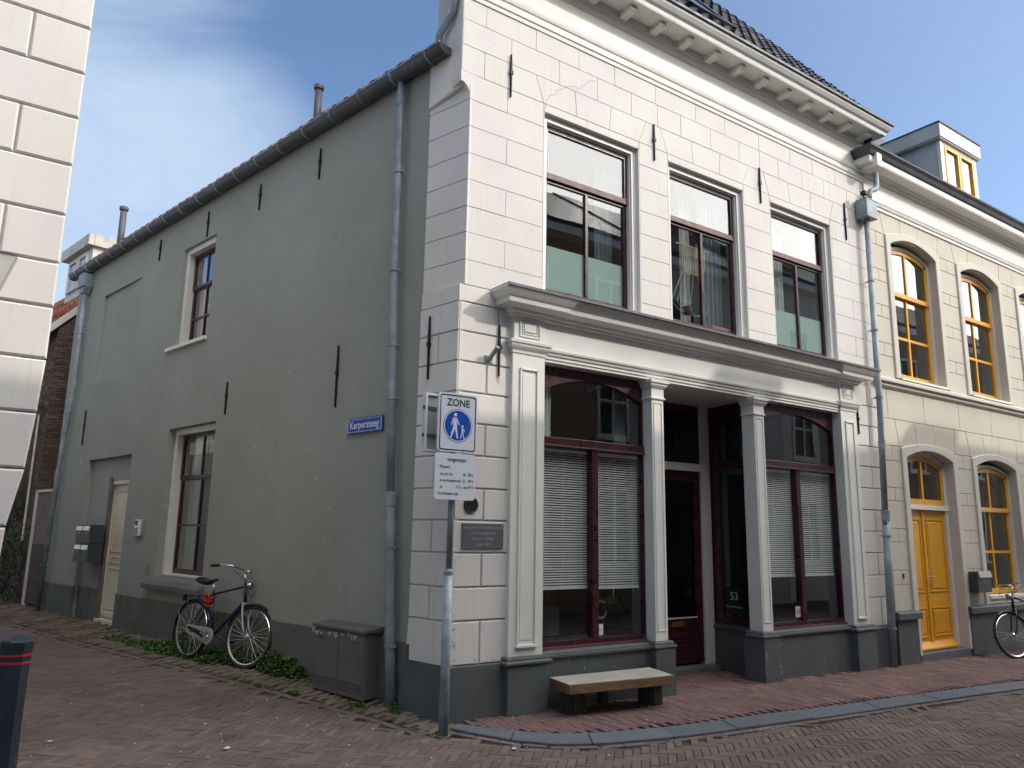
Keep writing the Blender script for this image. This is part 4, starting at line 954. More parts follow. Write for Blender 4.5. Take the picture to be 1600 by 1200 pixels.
s = MB(); s.disc((0.17, -0.012, 1.85), 0.075, 0.012, 28); s.build('disc', M['iron'], rp); s = MB(); s.tube([(0.17 + 0.068 * math.cos(a), -0.012, 1.85 + 0.068 * math.sin(a)) for a in np.linspace(0, 2 * math.pi, 29)[:-1]], 0.003, 4, closed=True); s.build('raised_rim', mat('dull_bronze', (0.10, 0.085, 0.05), 0.5, 0.3, 30, metal=0.5), rp)

# --- alley wall
T1 = 11.22
NICHE = (7.60, 9.50, 0.0, 2.74); W1 = (5.32, 6.38, 4.30, 5.85); W2 = (4.80, 6.28, 0.93, 3.03); BN = (8.02, 9.72, 4.1, 5.78)
def neg(h): return (-h[1], -h[0], h[2], h[3])
hs = [neg(NICHE), neg(W1), neg(W2), neg(BN)]
mb = wall_mb(FS, -T1, -0.40, 0.0, 6.48, hs, 0.0, 0.16)
# window reveals and the blind recess cut as a shallow stepped panel are added separately
mb.build('alley_wall', M['grey'], house)
def hip(mb): pass
# blind recess: raised rim lines of the old opening
s = MB(FS)
q0 = [(-9.72, 0.045, 5.78), (-8.02, 0.035, 5.78), (-8.02, 0.001, 5.2), (-8.02, 0.0005, 4.1), (-9.72, 0.001, 4.1)]
s.face([(-9.72, 0.05, 5.78), (-9.72, 0.030, 4.6), (-8.6, 0.012, 4.6), (-8.6, 0.04, 5.78)]); s.face([(-8.6, 0.04, 5.78), (-8.6, 0.012, 4.6), (-8.02, 0.0, 4.6), (-8.02, 0.018, 5.78)])
s.face([(-9.72, 0.030, 4.6), (-9.72, 0.0, 4.1), (-8.6, 0.0, 4.1), (-8.6, 0.012, 4.6)]); s.face([(-8.6, 0.012, 4.6), (-8.6, 0.0, 4.1), (-8.02, 0.0, 4.1), (-8.02, 0.0, 4.6)])
s.build('blind_recess', M['grey'], house)
# door niche
s = MB(FS); n_ = neg(NICHE)
s.box(n_[0], n_[0] + 0.86, 0.085, 0.16, 0.0, n_[3]); s.box(n_[0] + 0.86, n_[1], 0.086, 0.16, 2.37, n_[3]); s.build('niche_wall', M['grey'], house)
s = MB(FS); s.box(n_[0], n_[0] + 0.86, 0.065, 0.10, 0.0, 0.60); s.build('plinth', M['plinth_side'], house)
s = MB(FS); d0, d1 = -8.62, -7.60
s.box(d0, d0 + 0.09, 0.10, 0.20, 0.10, 2.37); s.box(d1 - 0.06, d1, 0.10, 0.20, 0.10, 2.37); s.box(d0 + 0.09, d1 - 0.06, 0.10, 0.20, 2.29, 2.37); s.box(d0, d1, 0.06, 0.22, 0.02, 0.15)
dr2 = s.build('side_door', M['door_cream'], house, bevel=0.004)
s = MB(FS); s.box(d0 + 0.09, d1 - 0.06, 0.15, 0.19, 0.15, 2.29); s.ring(d0 + 0.17, d1 - 0.14, 0.30, 0.95, 0.025, 0.138, 0.15); s.ring(d0 + 0.17, d1 - 0.14, 1.20, 2.20, 0.025, 0.138, 0.15); s.ring(d0 + 0.17, d1 - 0.14, 1.02, 1.13, 0.02, 0.138, 0.15); s.box(d0 + 0.10, d1 - 0.07, 0.125, 0.15, 0.19, 0.26); s.build('door_leaf', M['door_cream'], dr2, bevel=0.003)
s = MB(FS); s.box(d0 - 0.02, d0 + 0.10, 0.078, 0.12, 0.0, 2.42); s.build('reveal_strip', mat('brown_grey_reveal', (0.15, 0.125, 0.105), 0.85, 0.2, 5), house)
# side plinth
mb = MB(FS)
for (a, b) in ((-T1, -9.50), (-7.60, -0.52)): mb.cbox(a, b, -0.022, 0.02, -0.1, 0.60, 0.008)
mb.build('plinth', M['plinth_side'], house)
# side windows
def side_window(t0, t1, z0, z1, fd, sill, rails, roller=False):
    x0, x1 = -t1, -t0
    w = MB(FS); w.ring(x0, x1, z0, z1, 0.085, fd, fd + 0.17, wb=0.03)
    f = w.build('window', M['door_cream'] if False else M['trim'], house, bevel=0.003)
    a, b, c, d = x0 + 0.085, x1 - 0.085, z0 + 0.03, z1 - 0.085; xm = (a + b) / 2; zr = rails[0]; fd += 0.06
    s = MB(FS); s.ring(a, b, zr, d, 0.05, fd + 0.03, fd + 0.07, wb=0.05); s.box(xm - 0.016, xm + 0.016, fd + 0.034, fd + 0.07, zr + 0.05, d - 0.05); s.build('upper_sash', M['maroon'], f, bevel=0.002)
    s = MB(FS); s.ring(a, b, c, zr, 0.05, fd + 0.05, fd + 0.09, wb=0.07, wt=0.02); s.box(xm - 0.016, xm + 0.016, fd + 0.052, fd + 0.088, c + 0.07, zr - 0.02)
    if len(rails) > 1: s.box(a + 0.05, b - 0.05, fd + 0.053, fd + 0.087, rails[1] - 0.016, rails[1] + 0.016)
    s.build('lower_sash', M['maroon'], f, bevel=0.002)
    for (p, q) in ((a + 0.045, xm - 0.012), (xm + 0.012, b - 0.045)):
        g = MB(FS); g.box(p, q, fd + 0.05, fd + 0.054, zr + 0.045, d - 0.045); g.build('pane', M['glass_up'], f)
        zs_ = [c + 0.065] + ([rails[1]] if len(rails) > 1 else []) + [zr - 0.015]
        for za_, zb_ in zip(zs_[:-1], zs_[1:]): g = MB(FS); g.box(p, q, fd + 0.07, fd + 0.074, za_, zb_); g.build('pane', M['glass_up'], f)
    room(x0 - 0.4, x1 + 0.4, fd + 0.12, 2.0, z0 - 0.2, z1 + 0.2, M['room'], FS, house)
    return a, b, xm
sw1 = side_window(*W1, 0.05, True, [5.20, 4.73])
s = MB(FS); s.box(-6.64, -5.32, -0.05, 0.10, 4.245, 4.30); s.build('window_sill', M['trim'], house, bevel=0.006)
sw2 = side_window(*W2, 0.10, True, [2.30, 1.64])
s = MB(FS); s.box(-6.28, -4.80, 0.04, 0.14, 0.885, 0.93); s.build('window_sill', M['trim'], house, bevel=0.006)
s = MB(FS); s.prismx([(-0.10, 0.75), (-0.10, 0.82), (0.0, 0.87), (0.0, 0.75)], -6.5, -4.72); s.build('stone_ledge', M['plinth_side'], house, bevel=0.006)
curtain('curtain', sw1[0] + 0.02, sw1[0] + 0.2, 0.27, 4.3, 5.8, M['cloth'], 'white curtain at the left of the small upper alley window', 4, 0.02, fr=FS)
curtain('curtain', sw2[0] + 0.02, sw2[0] + 0.38, 0.35, 0.95, 2.9, M['cloth'], 'white curtain at the left of the tall alley window', 6, 0.02, fr=FS)
curtain('curtain', sw2[1] - 0.25, sw2[1] - 0.02, 0.35, 0.95, 2.9, M['cloth'], 'white curtain at the right of the tall alley window', 4, 0.02, fr=FS)
for (a, b, l) in ((sw2[0] + 0.05, sw2[2] - 0.02, 'left'), (sw2[2] + 0.02, sw2[1] - 0.05, 'right')):
    rb = thing('roller_blind', tuple(FS.w(((a + b) / 2, 0.28, 2.7))), 'white roller blind rolled up at the top %s of the tall alley window' % l, 'blind', 'roller blinds of the alley window')
    s = MB(FS); s.box(a, b, 0.265, 0.295, 2.74, 2.84); s.build('cassette', M['blind'], rb, bevel=0.006); s = MB(FS); s.box(a + 0.01, b - 0.01, 0.275, 0.278, 2.66, 2.74); s.build('cloth', M['blind'], rb)
# small worn patch / cap in the wall
s = MB(FS); s.disc((-6.52, -0.004, 0.98), 0.085, 0.006, 18); s.build('bare_patch', mat('bare_plaster', (0.30, 0.23, 0.15), 0.9, 0.2, 20), house)

# --- gutter, down pipes and roof of the alley side
s = MB(FS); gy, gzz, gr = -0.10, 6.50, 0.095
prof = [(gy + gr * math.cos(a), gzz + gr * math.sin(a)) for a in np.linspace(math.pi, 2 * math.pi, 13)]
A = []; B = []
for (yy, z_) in prof: A.append(s.P((-T1 - 0.12, yy, z_))); B.append(s.P((-0.22, yy, z_)))
for k in range(12): s.f.append([A[k], B[k], B[k + 1], A[k + 1]])
A2 = []; B2 = []
for (yy, z_) in [(gy + (gr - 0.006) * math.cos(a), gzz + 0.002 + (gr - 0.006) * math.sin(a)) for a in np.linspace(math.pi, 2 * math.pi, 13)]: A2.append(s.P((-T1 - 0.12, yy, z_))); B2.append(s.P((-0.22, yy, z_)))
for k in range(12): s.f.append([A2[k + 1], B2[k + 1], B2[k], A2[k]])
s.f.append(B); s.f.append(A[::-1])
gut = s.build('gutter', M['zinc_dark'], house, smooth=False)
s = MB(FS); s.tube([(-T1 - 0.12, gy - gr, gzz + 0.004), (-0.22, gy - gr, gzz + 0.004)], 0.012, 7); s.build('rolled_edge', M['zinc'], gut)
t = 0.46
while t < T1 + 0.1:
    s = MB(FS); s.tube([(-t, gy + (gr + 0.003) * math.cos(a), gzz + (gr + 0.003) * math.sin(a)) for a in np.linspace(math.pi, 2 * math.pi, 10)], 0.013, 4); s.build('gutter_bracket', M['zinc'], gut); t += 0.585
def pipe(pts, r, fr, joints, name='downpipe', parent=house, m='zinc'):
    s = MB(fr); s.tube(pts, r, 12); p = s.build(name, M[m], parent, smooth=True)
    for (c, k) in joints:
        s = MB(fr); x, y, z = c
        if k == 'sleeve': s.tube([(x, y, z - 0.06), (x, y, z + 0.06)], r + 0.007, 12); s.tube([(x, y, z + 0.055), (x, y, z + 0.075)], r + 0.011, 12)
        else: s.tube([(x, y, z - 0.012), (x, y, z + 0.012)], r + 0.009, 12); s.box(x + r - 0.01, x + r + 0.035, y - 0.004, y + 0.004, z - 0.012, z + 0.012); s.box(x - 0.008, x + 0.008, y, y + 0.09, z - 0.008, z + 0.008)
        s.build('pipe_sleeve' if k == 'sleeve' else 'pipe_clamp', M[m], p)
    return p
pipe([(-0.97, -0.08, 6.42), (-0.96, -0.08, 5.9), (-0.94, -0.08, 4.4), (-0.885, -0.08, 3.05), (-0.83, -0.08, 1.80)], 0.040, FS, [((-0.97, -0.08, 6.2), 'sleeve'), ((-0.95, -0.08, 5.35), 'clamp'), ((-0.935, -0.08, 4.25), 'clamp'), ((-0.905, -0.08, 3.45), 'clamp'), ((-0.878, -0.08, 2.9), 'clamp')])
pipe([(-0.84, -0.08, 1.95), (-0.82, -0.08, 1.80), (-0.74, -0.08, 0.6), (-0.68, -0.08, 0.02)], 0.049, FS, [((-0.826, -0.08, 1.9), 'sleeve'), ((-0.80, -0.08, 1.45), 'clamp'), ((-0.735, -0.08, 0.56), 'clamp')])
# far pipe with box
s = MB(FS); s.box(-10.72, -10.42, -0.19, -0.0, 6.10, 6.36); s.panel([(-10.64, 5.98), (-10.50, 5.98), (-10.42, 6.10), (-10.72, 6.10)], -0.16, -0.02, 0.004); s.build('rainwater_box', M['zinc'], house, bevel=0.004)
pipe([(-10.56, -0.09, 6.05), (-10.52, -0.09, 4.2), (-10.75, -0.09, 3.0), (-10.98, -0.09, 0.1)], 0.045, FS, [((-10.54, -0.09, 5.2), 'clamp'), ((-10.62, -0.09, 3.7), 'clamp'), ((-10.8, -0.09, 2.5), 'sleeve'), ((-10.93, -0.09, 0.9), 'clamp')])
# top left pipe from the main gutter into the alley gutter
pipe([(-0.135, -0.075, 7.9), (-0.135, -0.075, 6.98), (-0.16, -0.08, 6.86), (-0.34, -0.10, 6.68), (-0.36, -0.10, 6.50)], 0.036, FS, [((-0.135, -0.075, 7.1), 'clamp')])
# roofs
k46 = math.tan(rad(46))
s = MB(FS); s.face([(-T1, -0.03, 6.52), (-0.30, -0.03, 6.52), (-0.30, 4.0, 6.52 + 4.03 * k46), (-T1, 4.0, 6.52 + 4.03 * k46)])
s.face([(-T1, 8.0, 6.4), (-T1, 4.0, 6.52 + 4.03 * k46), (-T1, -0.03, 6.52), (-T1, 0.0, 6.4)]); s.face([(-T1, 4.0, 6.52 + 4.03 * k46), (-0.30, 4.0, 6.52 + 4.03 * k46), (-0.3, 8.0, 6.5), (-T1, 8.0, 6.5)])
rf = s.build('alley_roof', M['roofdark'], house)
# rows of red pantiles along the eave (as pieces joined: seen as a thin saw-tooth edge)
def tile_mesh(w, l, m, seg=7, rnd=0.5, name='roof_tile'):
    v = []; f = []
    def hgt(u): return 0.020 * math.cos(u * 2 * math.pi + 0.6) + 0.012 * (1 - u)
    for (yy, up, ins) in ((0, -0.004, 0), (0, 0.016, 0), (l, 0.004, 0)):
        for k in range(seg + 1):
            u = k / seg; v.append((u * w, yy, hgt(u) + up + 0.03 * (1 if yy == 0 else 0)))
    n = seg + 1
    for k in range(seg): f.append([k, k + 1, n + k + 1, n + k]); f.append([n + k, n + k + 1, 2 * n + k + 1, 2 * n + k])
    v += [(w, 0, -0.01), (w, l, -0.03)]; f.append([seg, 3 * n, 3 * n + 1, 2 * n + seg, n + seg])
    me = bpy.data.meshes.new(name); me.from_pydata(v, [], f); me.materials.append(m)
    at = me.attributes.new('rnd', 'FLOAT', 'FACE'); at.data.foreach_set('value', [rnd] * len(f)); return me
def roof_tiles(fr, x0, x1, y0, z0, pitch, rows, parent, m, w=0.235, l=0.30, limit=300, only=None, name='roof_tile'):
    protos = [tile_mesh(w * 1.02, l * 1.15, m, rnd=R_.random(), name=name) for _ in range(10)]
    n = int((x1 - x0) / w); po = ORG[parent.name]; V = []; F = []; AT = []
    rx = Matrix(((fr.U[0], fr.D[0], 0, 0), (fr.U[1], fr.D[1], 0, 0), (0, 0, 1, 0), (0, 0, 0, 1))) @ Matrix.Rotation(pitch, 4, 'X')
    cand = []
    for r in range(rows):
        for k in range(n):
            p = (x0 + k * w, y0 + r * l * math.cos(pitch), z0 + r * l * math.sin(pitch)); W_ = fr.w(p); q = proj(W_)
            vis = only(q, W_) if only else False
            cand.append((0 if vis else 1, math.dist(W_, CAM), W_))
    cand.sort(key=lambda c: (c[0], c[1])); cnt = 0
    for (nv, d, W_) in cand:
        me = R_.choice(protos); j = Euler((R_.gauss(0, 0.012), R_.gauss(0, 0.01), R_.gauss(0, 0.01))).to_matrix().to_4x4()
        if nv == 0 and cnt < limit:
            o = bpy.data.objects.new(name, me); link(o); o.parent = parent; o.matrix_local = Matrix.Translation(Vector(W_) - Vector(po)) @ rx @ j; cnt += 1
        else:
            mt = rx @ j; b = len(V); V += [tuple(mt @ vv.co + Vector(W_) - Vector(po)) for vv in me.vertices]; F += [[b + i for i in p.vertices] for p in me.polygons]; AT += [me.attributes['rnd'].data[0].value] * len(me.polygons)
    if V:
        me = bpy.data.meshes.new('tile_field'); me.from_pydata(V, [], F); me.materials.append(m); at = me.attributes.new('rnd', 'FLOAT', 'FACE'); at.data.foreach_set('value', AT)
        o = bpy.data.objects.new('tile_field', me); link(o); o.parent = parent; o['kind'] = 'stuff'
roof_tiles(FS, -T1, -0.5, -0.075, 6.575, rad(46), 12, house, M['redtile'], 0.25, 0.33, 300, lambda q, W_: False)
# main roof behind the cornice
P52 = rad(52); s = MB()
Lr = 5.2
yv, zv = -0.20, 7.95
s.face([(1.2, yv, zv), (XR, yv, zv), (XR, yv + Lr * math.cos(P52), zv + Lr * math.sin(P52)), (4.4, yv + Lr * math.cos(P52), zv + Lr * math.sin(P52))])
s.face([(XR, yv, 7.6), (XR, yv + Lr * math.cos(P52) * 2, 7.6), (XR, yv + Lr * math.cos(P52), zv + Lr * math.sin(P52)), (XR, yv, zv)])
s.face([(0.2, -0.30, 7.72), (XR, -0.30, 7.72), (XR, yv, zv), (0.2, yv, zv)])
s.build('main_roof', M['roofdark'], house)
roof_tiles(FF, 2.2, XR + 0.06, -0.28, 7.91, P52, 16, house, M['slate'], 0.225, 0.30, 300, lambda q, W_: -30 < q[1] < 230 and 900 < q[0] < 1400)
# roof window
def on_roof(x, d, up=0.0):
    return (x, yv + d * math.cos(P52) - up * math.sin(P52), zv + d * math.sin(P52) + up * math.cos(P52))
rw = thing('roof_window', on_roof(4.4, 1.1), 'slim skylight with dark frame set in the black tiled roof', 'skylight')
xa, xb, da, db = 3.70, 4.62, 0.95, 2.35
s = MB()
for (a, b, c, d) in ((xa, xa + 0.07, da, db), (xb - 0.07, xb, da, db), (xa, xb, da, da + 0.08), (xa, xb, db - 0.08, db)):
    P_ = [on_roof(a, c, 0.03), on_roof(b, c, 0.03), on_roof(b, d, 0.03), on_roof(a, d, 0.03)]; Q_ = [on_roof(a, c, 0.13), on_roof(b, c, 0.13), on_roof(b, d, 0.13), on_roof(a, d, 0.13)]
    s.face(Q_)
    for k in range(4): s.face([P_[k], P_[(k + 1) % 4], Q_[(k + 1) % 4], Q_[k]])
s.build('frame', M['zinc_dark'], rw)
s = MB(); s.face([on_roof(xa + 0.06, da + 0.07, 0.115), on_roof(xb - 0.06, da + 0.07, 0.115), on_roof(xb - 0.06, db - 0.07, 0.115), on_roof(xa + 0.06, db - 0.07, 0.115)]); s.build('pane', M['glass_up'], rw)
s = MB(); s.face([on_roof(xa + 0.03, da - 0.03, 0.05), on_roof(xb + 0.03, da - 0.03, 0.05), on_roof(xb + 0.03, db, 0.05), on_roof(xa + 0.03, db, 0.05)]); s.build('backing', M['dark'], rw)
# roof vent pipes
for (t, off, zb_, zt_, r, lab) in ((4.47, -1.0, 7.45, 8.30, 0.056, 'right of the two grey vent pipes rising behind the alley gutter'), (10.55, -0.42, 6.85, 7.88, 0.062, 'left vent pipe with a flared foot behind the far end of the gutter')):
    v_ = thing('vent_pipe', tuple(FS.w((-t, -off, zb_))), lab, 'vent pipe', 'vent pipes on the alley roof')
    s = MB(FS); s.tube([(-t, -off, zb_), (-t, -off, zt_)], r, 14); s.build('pipe', M['lead'], v_, smooth=True)
    s = MB(FS); s.tube([(-t, -off, zt_ - 0.02), (-t, -off, zt_ + 0.025), (-t, -off, zt_ + 0.05)], [r * 1.35, r * 1.4, r * 1.2], 14); s.build('cap', M['lead'], v_)
    s = MB(FS); s.tube([(-t, -off, zb_ - 0.1), (-t, -off, zb_ + 0.12), (-t, -off, zb_ + 0.16)], [r * 1.9, r * 1.5, r * 1.05], 14); s.build('collar', M['lead'], v_)
# rear closing walls of the house
s = MB(); s.face([(XR, 0.0, 0), (XR, 9, 0), (XR, 9, 7.7), (XR, 0.0, 7.7)]); e_ = SDIR * T1
s.face([(e_[0], e_[1], 0), (XR, e_[1], 0), (XR, e_[1], 6.5), (e_[0], e_[1], 6.5)]); s.build('rear_wall', M['grey'], house)

# hopper and long pipe between the two houses
PX = 6.93
s = MB(); s.box(6.82, 7.10, -0.20, -0.02, 6.32, 6.60); s.box(6.815, 7.105, -0.205, -0.015, 6.595, 6.612); s.build('hopper_head', M['zinc'], house, bevel=0.004)
pipe([(6.96, -0.10, 6.34), (6.93, -0.10, 3.45), (6.85, -0.10, 1.8)], 0.042, FF, [((6.95, -0.1, 5.35), 'clamp'), ((6.94, -0.1, 4.6), 'clamp'), ((6.93, -0.1, 3.6), 'clamp'), ((6.91, -0.1, 2.9), 'sleeve')])
pipe([(6.87, -0.10, 2.0), (6.83, -0.10, 1.1), (6.79, -0.10, -0.07)], 0.050, FF, [((6.868, -0.1, 1.92), 'sleeve'), ((6.855, -0.1, 1.65), 'clamp'), ((6.81, -0.1, 0.43), 'clamp')])
pipe([(7.20, -0.16, 7.12), (7.20, -0.16, 6.90), (7.16, -0.155, 6.84), (7.06, -0.14, 6.80), (7.03, -0.13, 6.74), (7.03, -0.12, 6.60)], 0.040, FF, [])
fl_ = thing('wall_lamp', (6.84, -0.14, 6.62), 'small black lamp beside the grey hopper between the two houses', 'lamp')
s = MB(); s.box(6.76, 6.84, -0.22, -0.14, 6.64, 6.70); s.build('lamp_head', M['iron'], fl_, bevel=0.006); s = MB(); s.tube([(6.84, -0.14, 6.62), (6.82, -0.17, 6.66)], 0.008, 6); s.build('arm', M['iron'], fl_)

# ================================================================== YELLOW-DOOR HOUSE
yh = thing('row_house', (7.1, 0.0, -0.1), 'beige house on the right with ochre yellow door and window frames', 'house')
YX0, YX1 = 7.12, 16.0
UW_ = [(7.59, 9.21), (9.79, 11.41), (11.99, 13.61), (14.19, 15.81)]
GW_ = [(7.56, 9.18), (9.69, 11.34), (11.92, 13.55), (14.15, 15.77)]
hol = [(a + 0.05, b - 0.05, 3.97, 6.33) for a, b in UW_] + [(GW_[0][0] + 0.05, GW_[0][1] - 0.05, -0.2, 2.93)] + [(a + 0.05, b - 0.05, 0.60, 2.93) for a, b in GW_[1:]]
wall_mb(FF, YX0, YX1, -0.2, 6.65, hol, 0.010, 0.20).build('front_wall', M['yell_joint'], yh)
def yblocks(zs, opens, x_open):
    for k, (z0, z1) in enumerate(zip(zs[:-1], zs[1:])):
        short = (z1 - z0) < 0.25
        edges = [YX0] + [e for o_ in opens for e in o_] + [YX1]
        for a, b in zip(edges[0::2], edges[1::2]):
            if b - a < 0.06: continue
            xs = [a, (a + b) / 2, b] if short else [a, b]
            for p, q in zip(xs[:-1], xs[1:]):
                s = MB(); s.cbox(p + (0.004 if p > a else 0), q - (0.004 if q < b else 0), R_.uniform(-0.0008, 0.0008), 0.02, z0 + 0.004, z1 - 0.004, 0.002); s.build('stucco_block', M['yell_wall'], yh)
yblocks([0.60, 0.98, 1.18, 1.57, 1.76, 2.15, 2.34, 2.73, 2.95], GW_, 0)
yblocks([3.97, 4.30, 4.50, 4.90, 5.09, 5.47, 5.66, 6.05, 6.27], UW_, 0)
def voussoirs(opens, z0, z1):
    cb = ctt = YX0
    for (a, b) in opens:
        xb = [a, a + 0.50, a + 1.02, b]; xt = [a - 0.09, a + 0.47, a + 1.03, b + 0.06]
        trap(cb, xb[0], ctt, xt[0], z0, z1, 0.0, M['yell_wall'], 0.002, 0.004, 'stucco_block', yh)
        for k in range(3): trap(xb[k], xb[k + 1], xt[k], xt[k + 1], z0, z1, 0.0, M['yell_wall'], 0.002, 0.004, 'stucco_block', yh)
        cb, ctt = xb[3], xt[3]
    trap(cb, YX1, ctt, YX1, z0, z1, 0.0, M['yell_wall'], 0.002, 0.004, 'stucco_block', yh)
voussoirs(GW_, 2.95, 3.35); voussoirs(UW_, 6.27, 6.63)
for a, b in zip([YX0, 7.31, 8.34, 9.43, 10.52, 11.6, 12.7, 13.8, 14.9], [7.31, 8.34, 9.43, 10.52, 11.6, 12.7, 13.8, 14.9, YX1]):
    s = MB(); s.cbox(a + 0.004, b - 0.004, 0.0, 0.02, 3.354, 3.80, 0.002); s.build('stucco_block', M['yell_wall'], yh)
s = MB(); s.moulding(YX0 - 0.0, YX1, 0.0, [(0.0, 3.795), (0.02, 3.80), (0.045, 3.825), (0.05, 3.85), (0.03, 3.86), (0.055, 3.875), (0.085, 3.885), (0.085, 3.925), (0.02, 3.965), (0.0, 3.972)], 0.05); s.build('string_course', M['surround'], yh)
def arched_surround(x0, x1, z0, zs, za, name, zbot=None, lower=0.0):
    """raised band with segmental head, its deep inner reveal, and wall fill above the arch"""
    w = 0.13; s = MB(); xi0, xi1 = x0 + w, x1 - w
    PO_ = arch_pts(x0, x1, zs + 0.13, za + 0.105, 14); PI = arch_pts(xi0, xi1, zs, za, 14)
    s.prism([(x0, z0), (xi0, z0)] + PI + [(xi1, z0), (x1, z0)] + PO_[::-1], -0.03, 0.17)
    o = s.build(name, M['surround'], yh, bevel=0.012)
    s = MB(); 
    for p, q in zip(PO_[:-1], PO_[1:]): s.prism([(p[0], p[1] - 0.02), (q[0], q[1] - 0.02), (q[0], za + 0.22), (p[0], za + 0.22)][::-1], 0.012, 0.16)
    s.build('wall_fill', M['yell_wall'], yh)
    return xi0, xi1
def yellow_sash(xi0, xi1, z0, zs, za, zr, zm, lower=False):
    y = 0.13; s = MB(); s.box(xi0, xi0 + 0.035, y - 0.02, y + 0.08, z0, zs + 0.02); s.box(xi1 - 0.035, xi1, y - 0.02, y + 0.08, z0, zs + 0.02)
    P0 = arch_pts(xi0, xi1, zs, za); P1 = arch_pts(xi0 + 0.035, xi1 - 0.035, zs - 0.035, za - 0.05)
    for k in range(14): s.prism([P1[k], P1[k + 1], P0[k + 1], P0[k]], y - 0.02, y + 0.08)
    f = s.build('window', M['trimcream'], yh)
    a, b = xi0 + 0.035, xi1 - 0.035; xm = (a + b) / 2
    s = MB(); w = 0.065
    s.box(a, a + w, y, y + 0.045, zr, zs - 0.02); s.box(b - w, b, y, y + 0.045, zr, zs - 0.02); s.box(a, b, y - 0.008, y + 0.045, zr - 0.035, zr + 0.035); s.box(xm - 0.024, xm + 0.024, y + 0.003, y + 0.042, zr + 0.03, za - 0.1)
    P0 = arch_pts(a, b, zs - 0.03, za - 0.05); P1 = arch_pts(a + w * 0.6, b - w * 0.6, zs - 0.085, za - 0.125)
    for k in range(14): s.prism([P1[k], P1[k + 1], P0[k + 1], P0[k]], y, y + 0.045)
    s.build('upper_sash', M['yellow'], f)
    g = MB(); g.prism([(a + 0.03, zr), (b - 0.03, zr)] + [(p[0], p[1] - 0.05) for p in P0[::-1]], y + 0.02, y + 0.024); g.build('pane', M['glass_up'], f)
    if zm is not None:
        s = MB(); s.ring(a, b, z0 + 0.01, zr - 0.03, w, y + 0.03, y + 0.075, wb=0.085, wt=0.01); s.box(xm - 0.022, xm + 0.022, y + 0.032, y + 0.073, z0 + 0.09, zr - 0.04); s.box(a + w, b - w, y + 0.033, y + 0.072, zm - 0.022, zm + 0.022); s.build('lower_sash', M['yellow'], f)
        for (p, q) in ((a + w - 0.005, xm - 0.018), (xm + 0.018, b - w + 0.005)):
            for (r, t) in ((z0 + 0.09, zm - 0.02), (zm + 0.02, zr - 0.035)): g = MB(); g.box(p, q, y + 0.05, y + 0.054, r, t); g.build('pane', M['glass_up'], f)
    return a, b
for i, (x0, x1) in enumerate(UW_):
    if i == 3: continue
    a, b = arched_surround(x0, x1, 3.985, 6.14, 6.30, 'window_surround'); yellow_sash(a, b, 4.04, 6.10, 6.25, 5.42, 4.72)
    s = MB(); s.prismx([(-0.045, 3.975), (-0.045, 4.01), (0.13, 4.05), (0.13, 3.975)], a - 0.0, b + 0.0); s.build('window_sill', M['trimcream'], yh)
    room(a - 0.2, b + 0.2, 0.22, 2.4, 3.8, 6.5, M['room'], parent=yh)
for i, (x0, x1) in enumerate(GW_):
    if i == 3: continue
    a, b = arched_surround(x0, x1, 0.62 if i else 0.0, 2.80, 2.93, 'door_surround' if i == 0 else 'window_surround')
    if i:
        yellow_sash(a, b, 0.75, 2.74, 2.87, 2.12, 1.43)
        s = MB(); s.box(a, b, -0.04, 0.13, 0.70, 0.755); s.box(a, b, -0.015, 0.12, 0.63, 0.70); s.build('window_sill', M['trimcream'], yh, bevel=0.004)
        room(a - 0.2, b + 0.2, 0.22, 2.4, 0.5, 3.1, M['room'], parent=yh)
# door
a, b = GW_[0][0] + 0.13, GW_[0][1] - 0.13
s = MB(); s.box(a, a + 0.06, 0.12, 0.22, 0.0, 2.80); s.box(b - 0.075, b, 0.12, 0.22, 0.0, 2.80); s.box(a, b, 0.10, 0.22, 2.055, 2.125)
P0 = arch_pts(a, b, 2.78, 2.93); P1 = arch_pts(a + 0.06, b - 0.07, 2.745, 2.87)
for k in range(14): s.prism([P1[k], P1[k + 1], P0[k + 1], P0[k]], 0.12, 0.22)
df = s.build('door_frame', M['trimcream'], yh)
s = MB(); s.box(a + 0.06, b - 0.075, 0.13, 0.18, 2.125, 2.215); s.box(a + 0.06, a + 0.125, 0.13, 0.18, 2.215, 2.75); s.box(b - 0.14, b - 0.075, 0.13, 0.18, 2.215, 2.75); xm = (a + b) / 2 - 0.01; s.box(xm - 0.024, xm + 0.024, 0.132, 0.178, 2.215, 2.80)
P0 = arch_pts(a + 0.06, b - 0.075, 2.745, 2.87); P1 = arch_pts(a + 0.12, b - 0.135, 2.68, 2.795)
for k in range(14): s.prism([P1[k], P1[k + 1], P0[k + 1], P0[k]], 0.13, 0.18)
tr_ = s.build('fanlight', M['yellow'], yh)
g = MB(); g.prism([(a + 0.1, 2.2), (b - 0.1, 2.2)] + [(p[0], p[1] - 0.03) for p in P0[::-1]], 0.15, 0.154); g.build('pane', M['glass'], tr_)
xs = a + 0.06 + 0.575
d_ = MB(); d_.box(a + 0.062, b - 0.077, 0.165, 0.20, 0.03, 2.05); d_.box(xs - 0.03, xs + 0.03, 0.143, 0.166, 0.06, 2.05); yd = d_.build('yellow_door', M['yellow'], yh, bevel=0.003)
for (p, q) in ((a + 0.12, xs - 0.08), (xs + 0.08, b - 0.13)):
    for (r, t) in ((0.20, 0.62), (0.84, 1.92)):
        s = MB(); s.ring(p, q, r, t, 0.018, 0.152, 0.166); s.panel([(p + 0.045, r + 0.045), (q - 0.045, r + 0.045), (q - 0.045, t - 0.045), (p + 0.045, t - 0.045)], 0.155, 0.166, 0.010); s.build('door_panel', M['yellow'], yd, bevel=0.002)
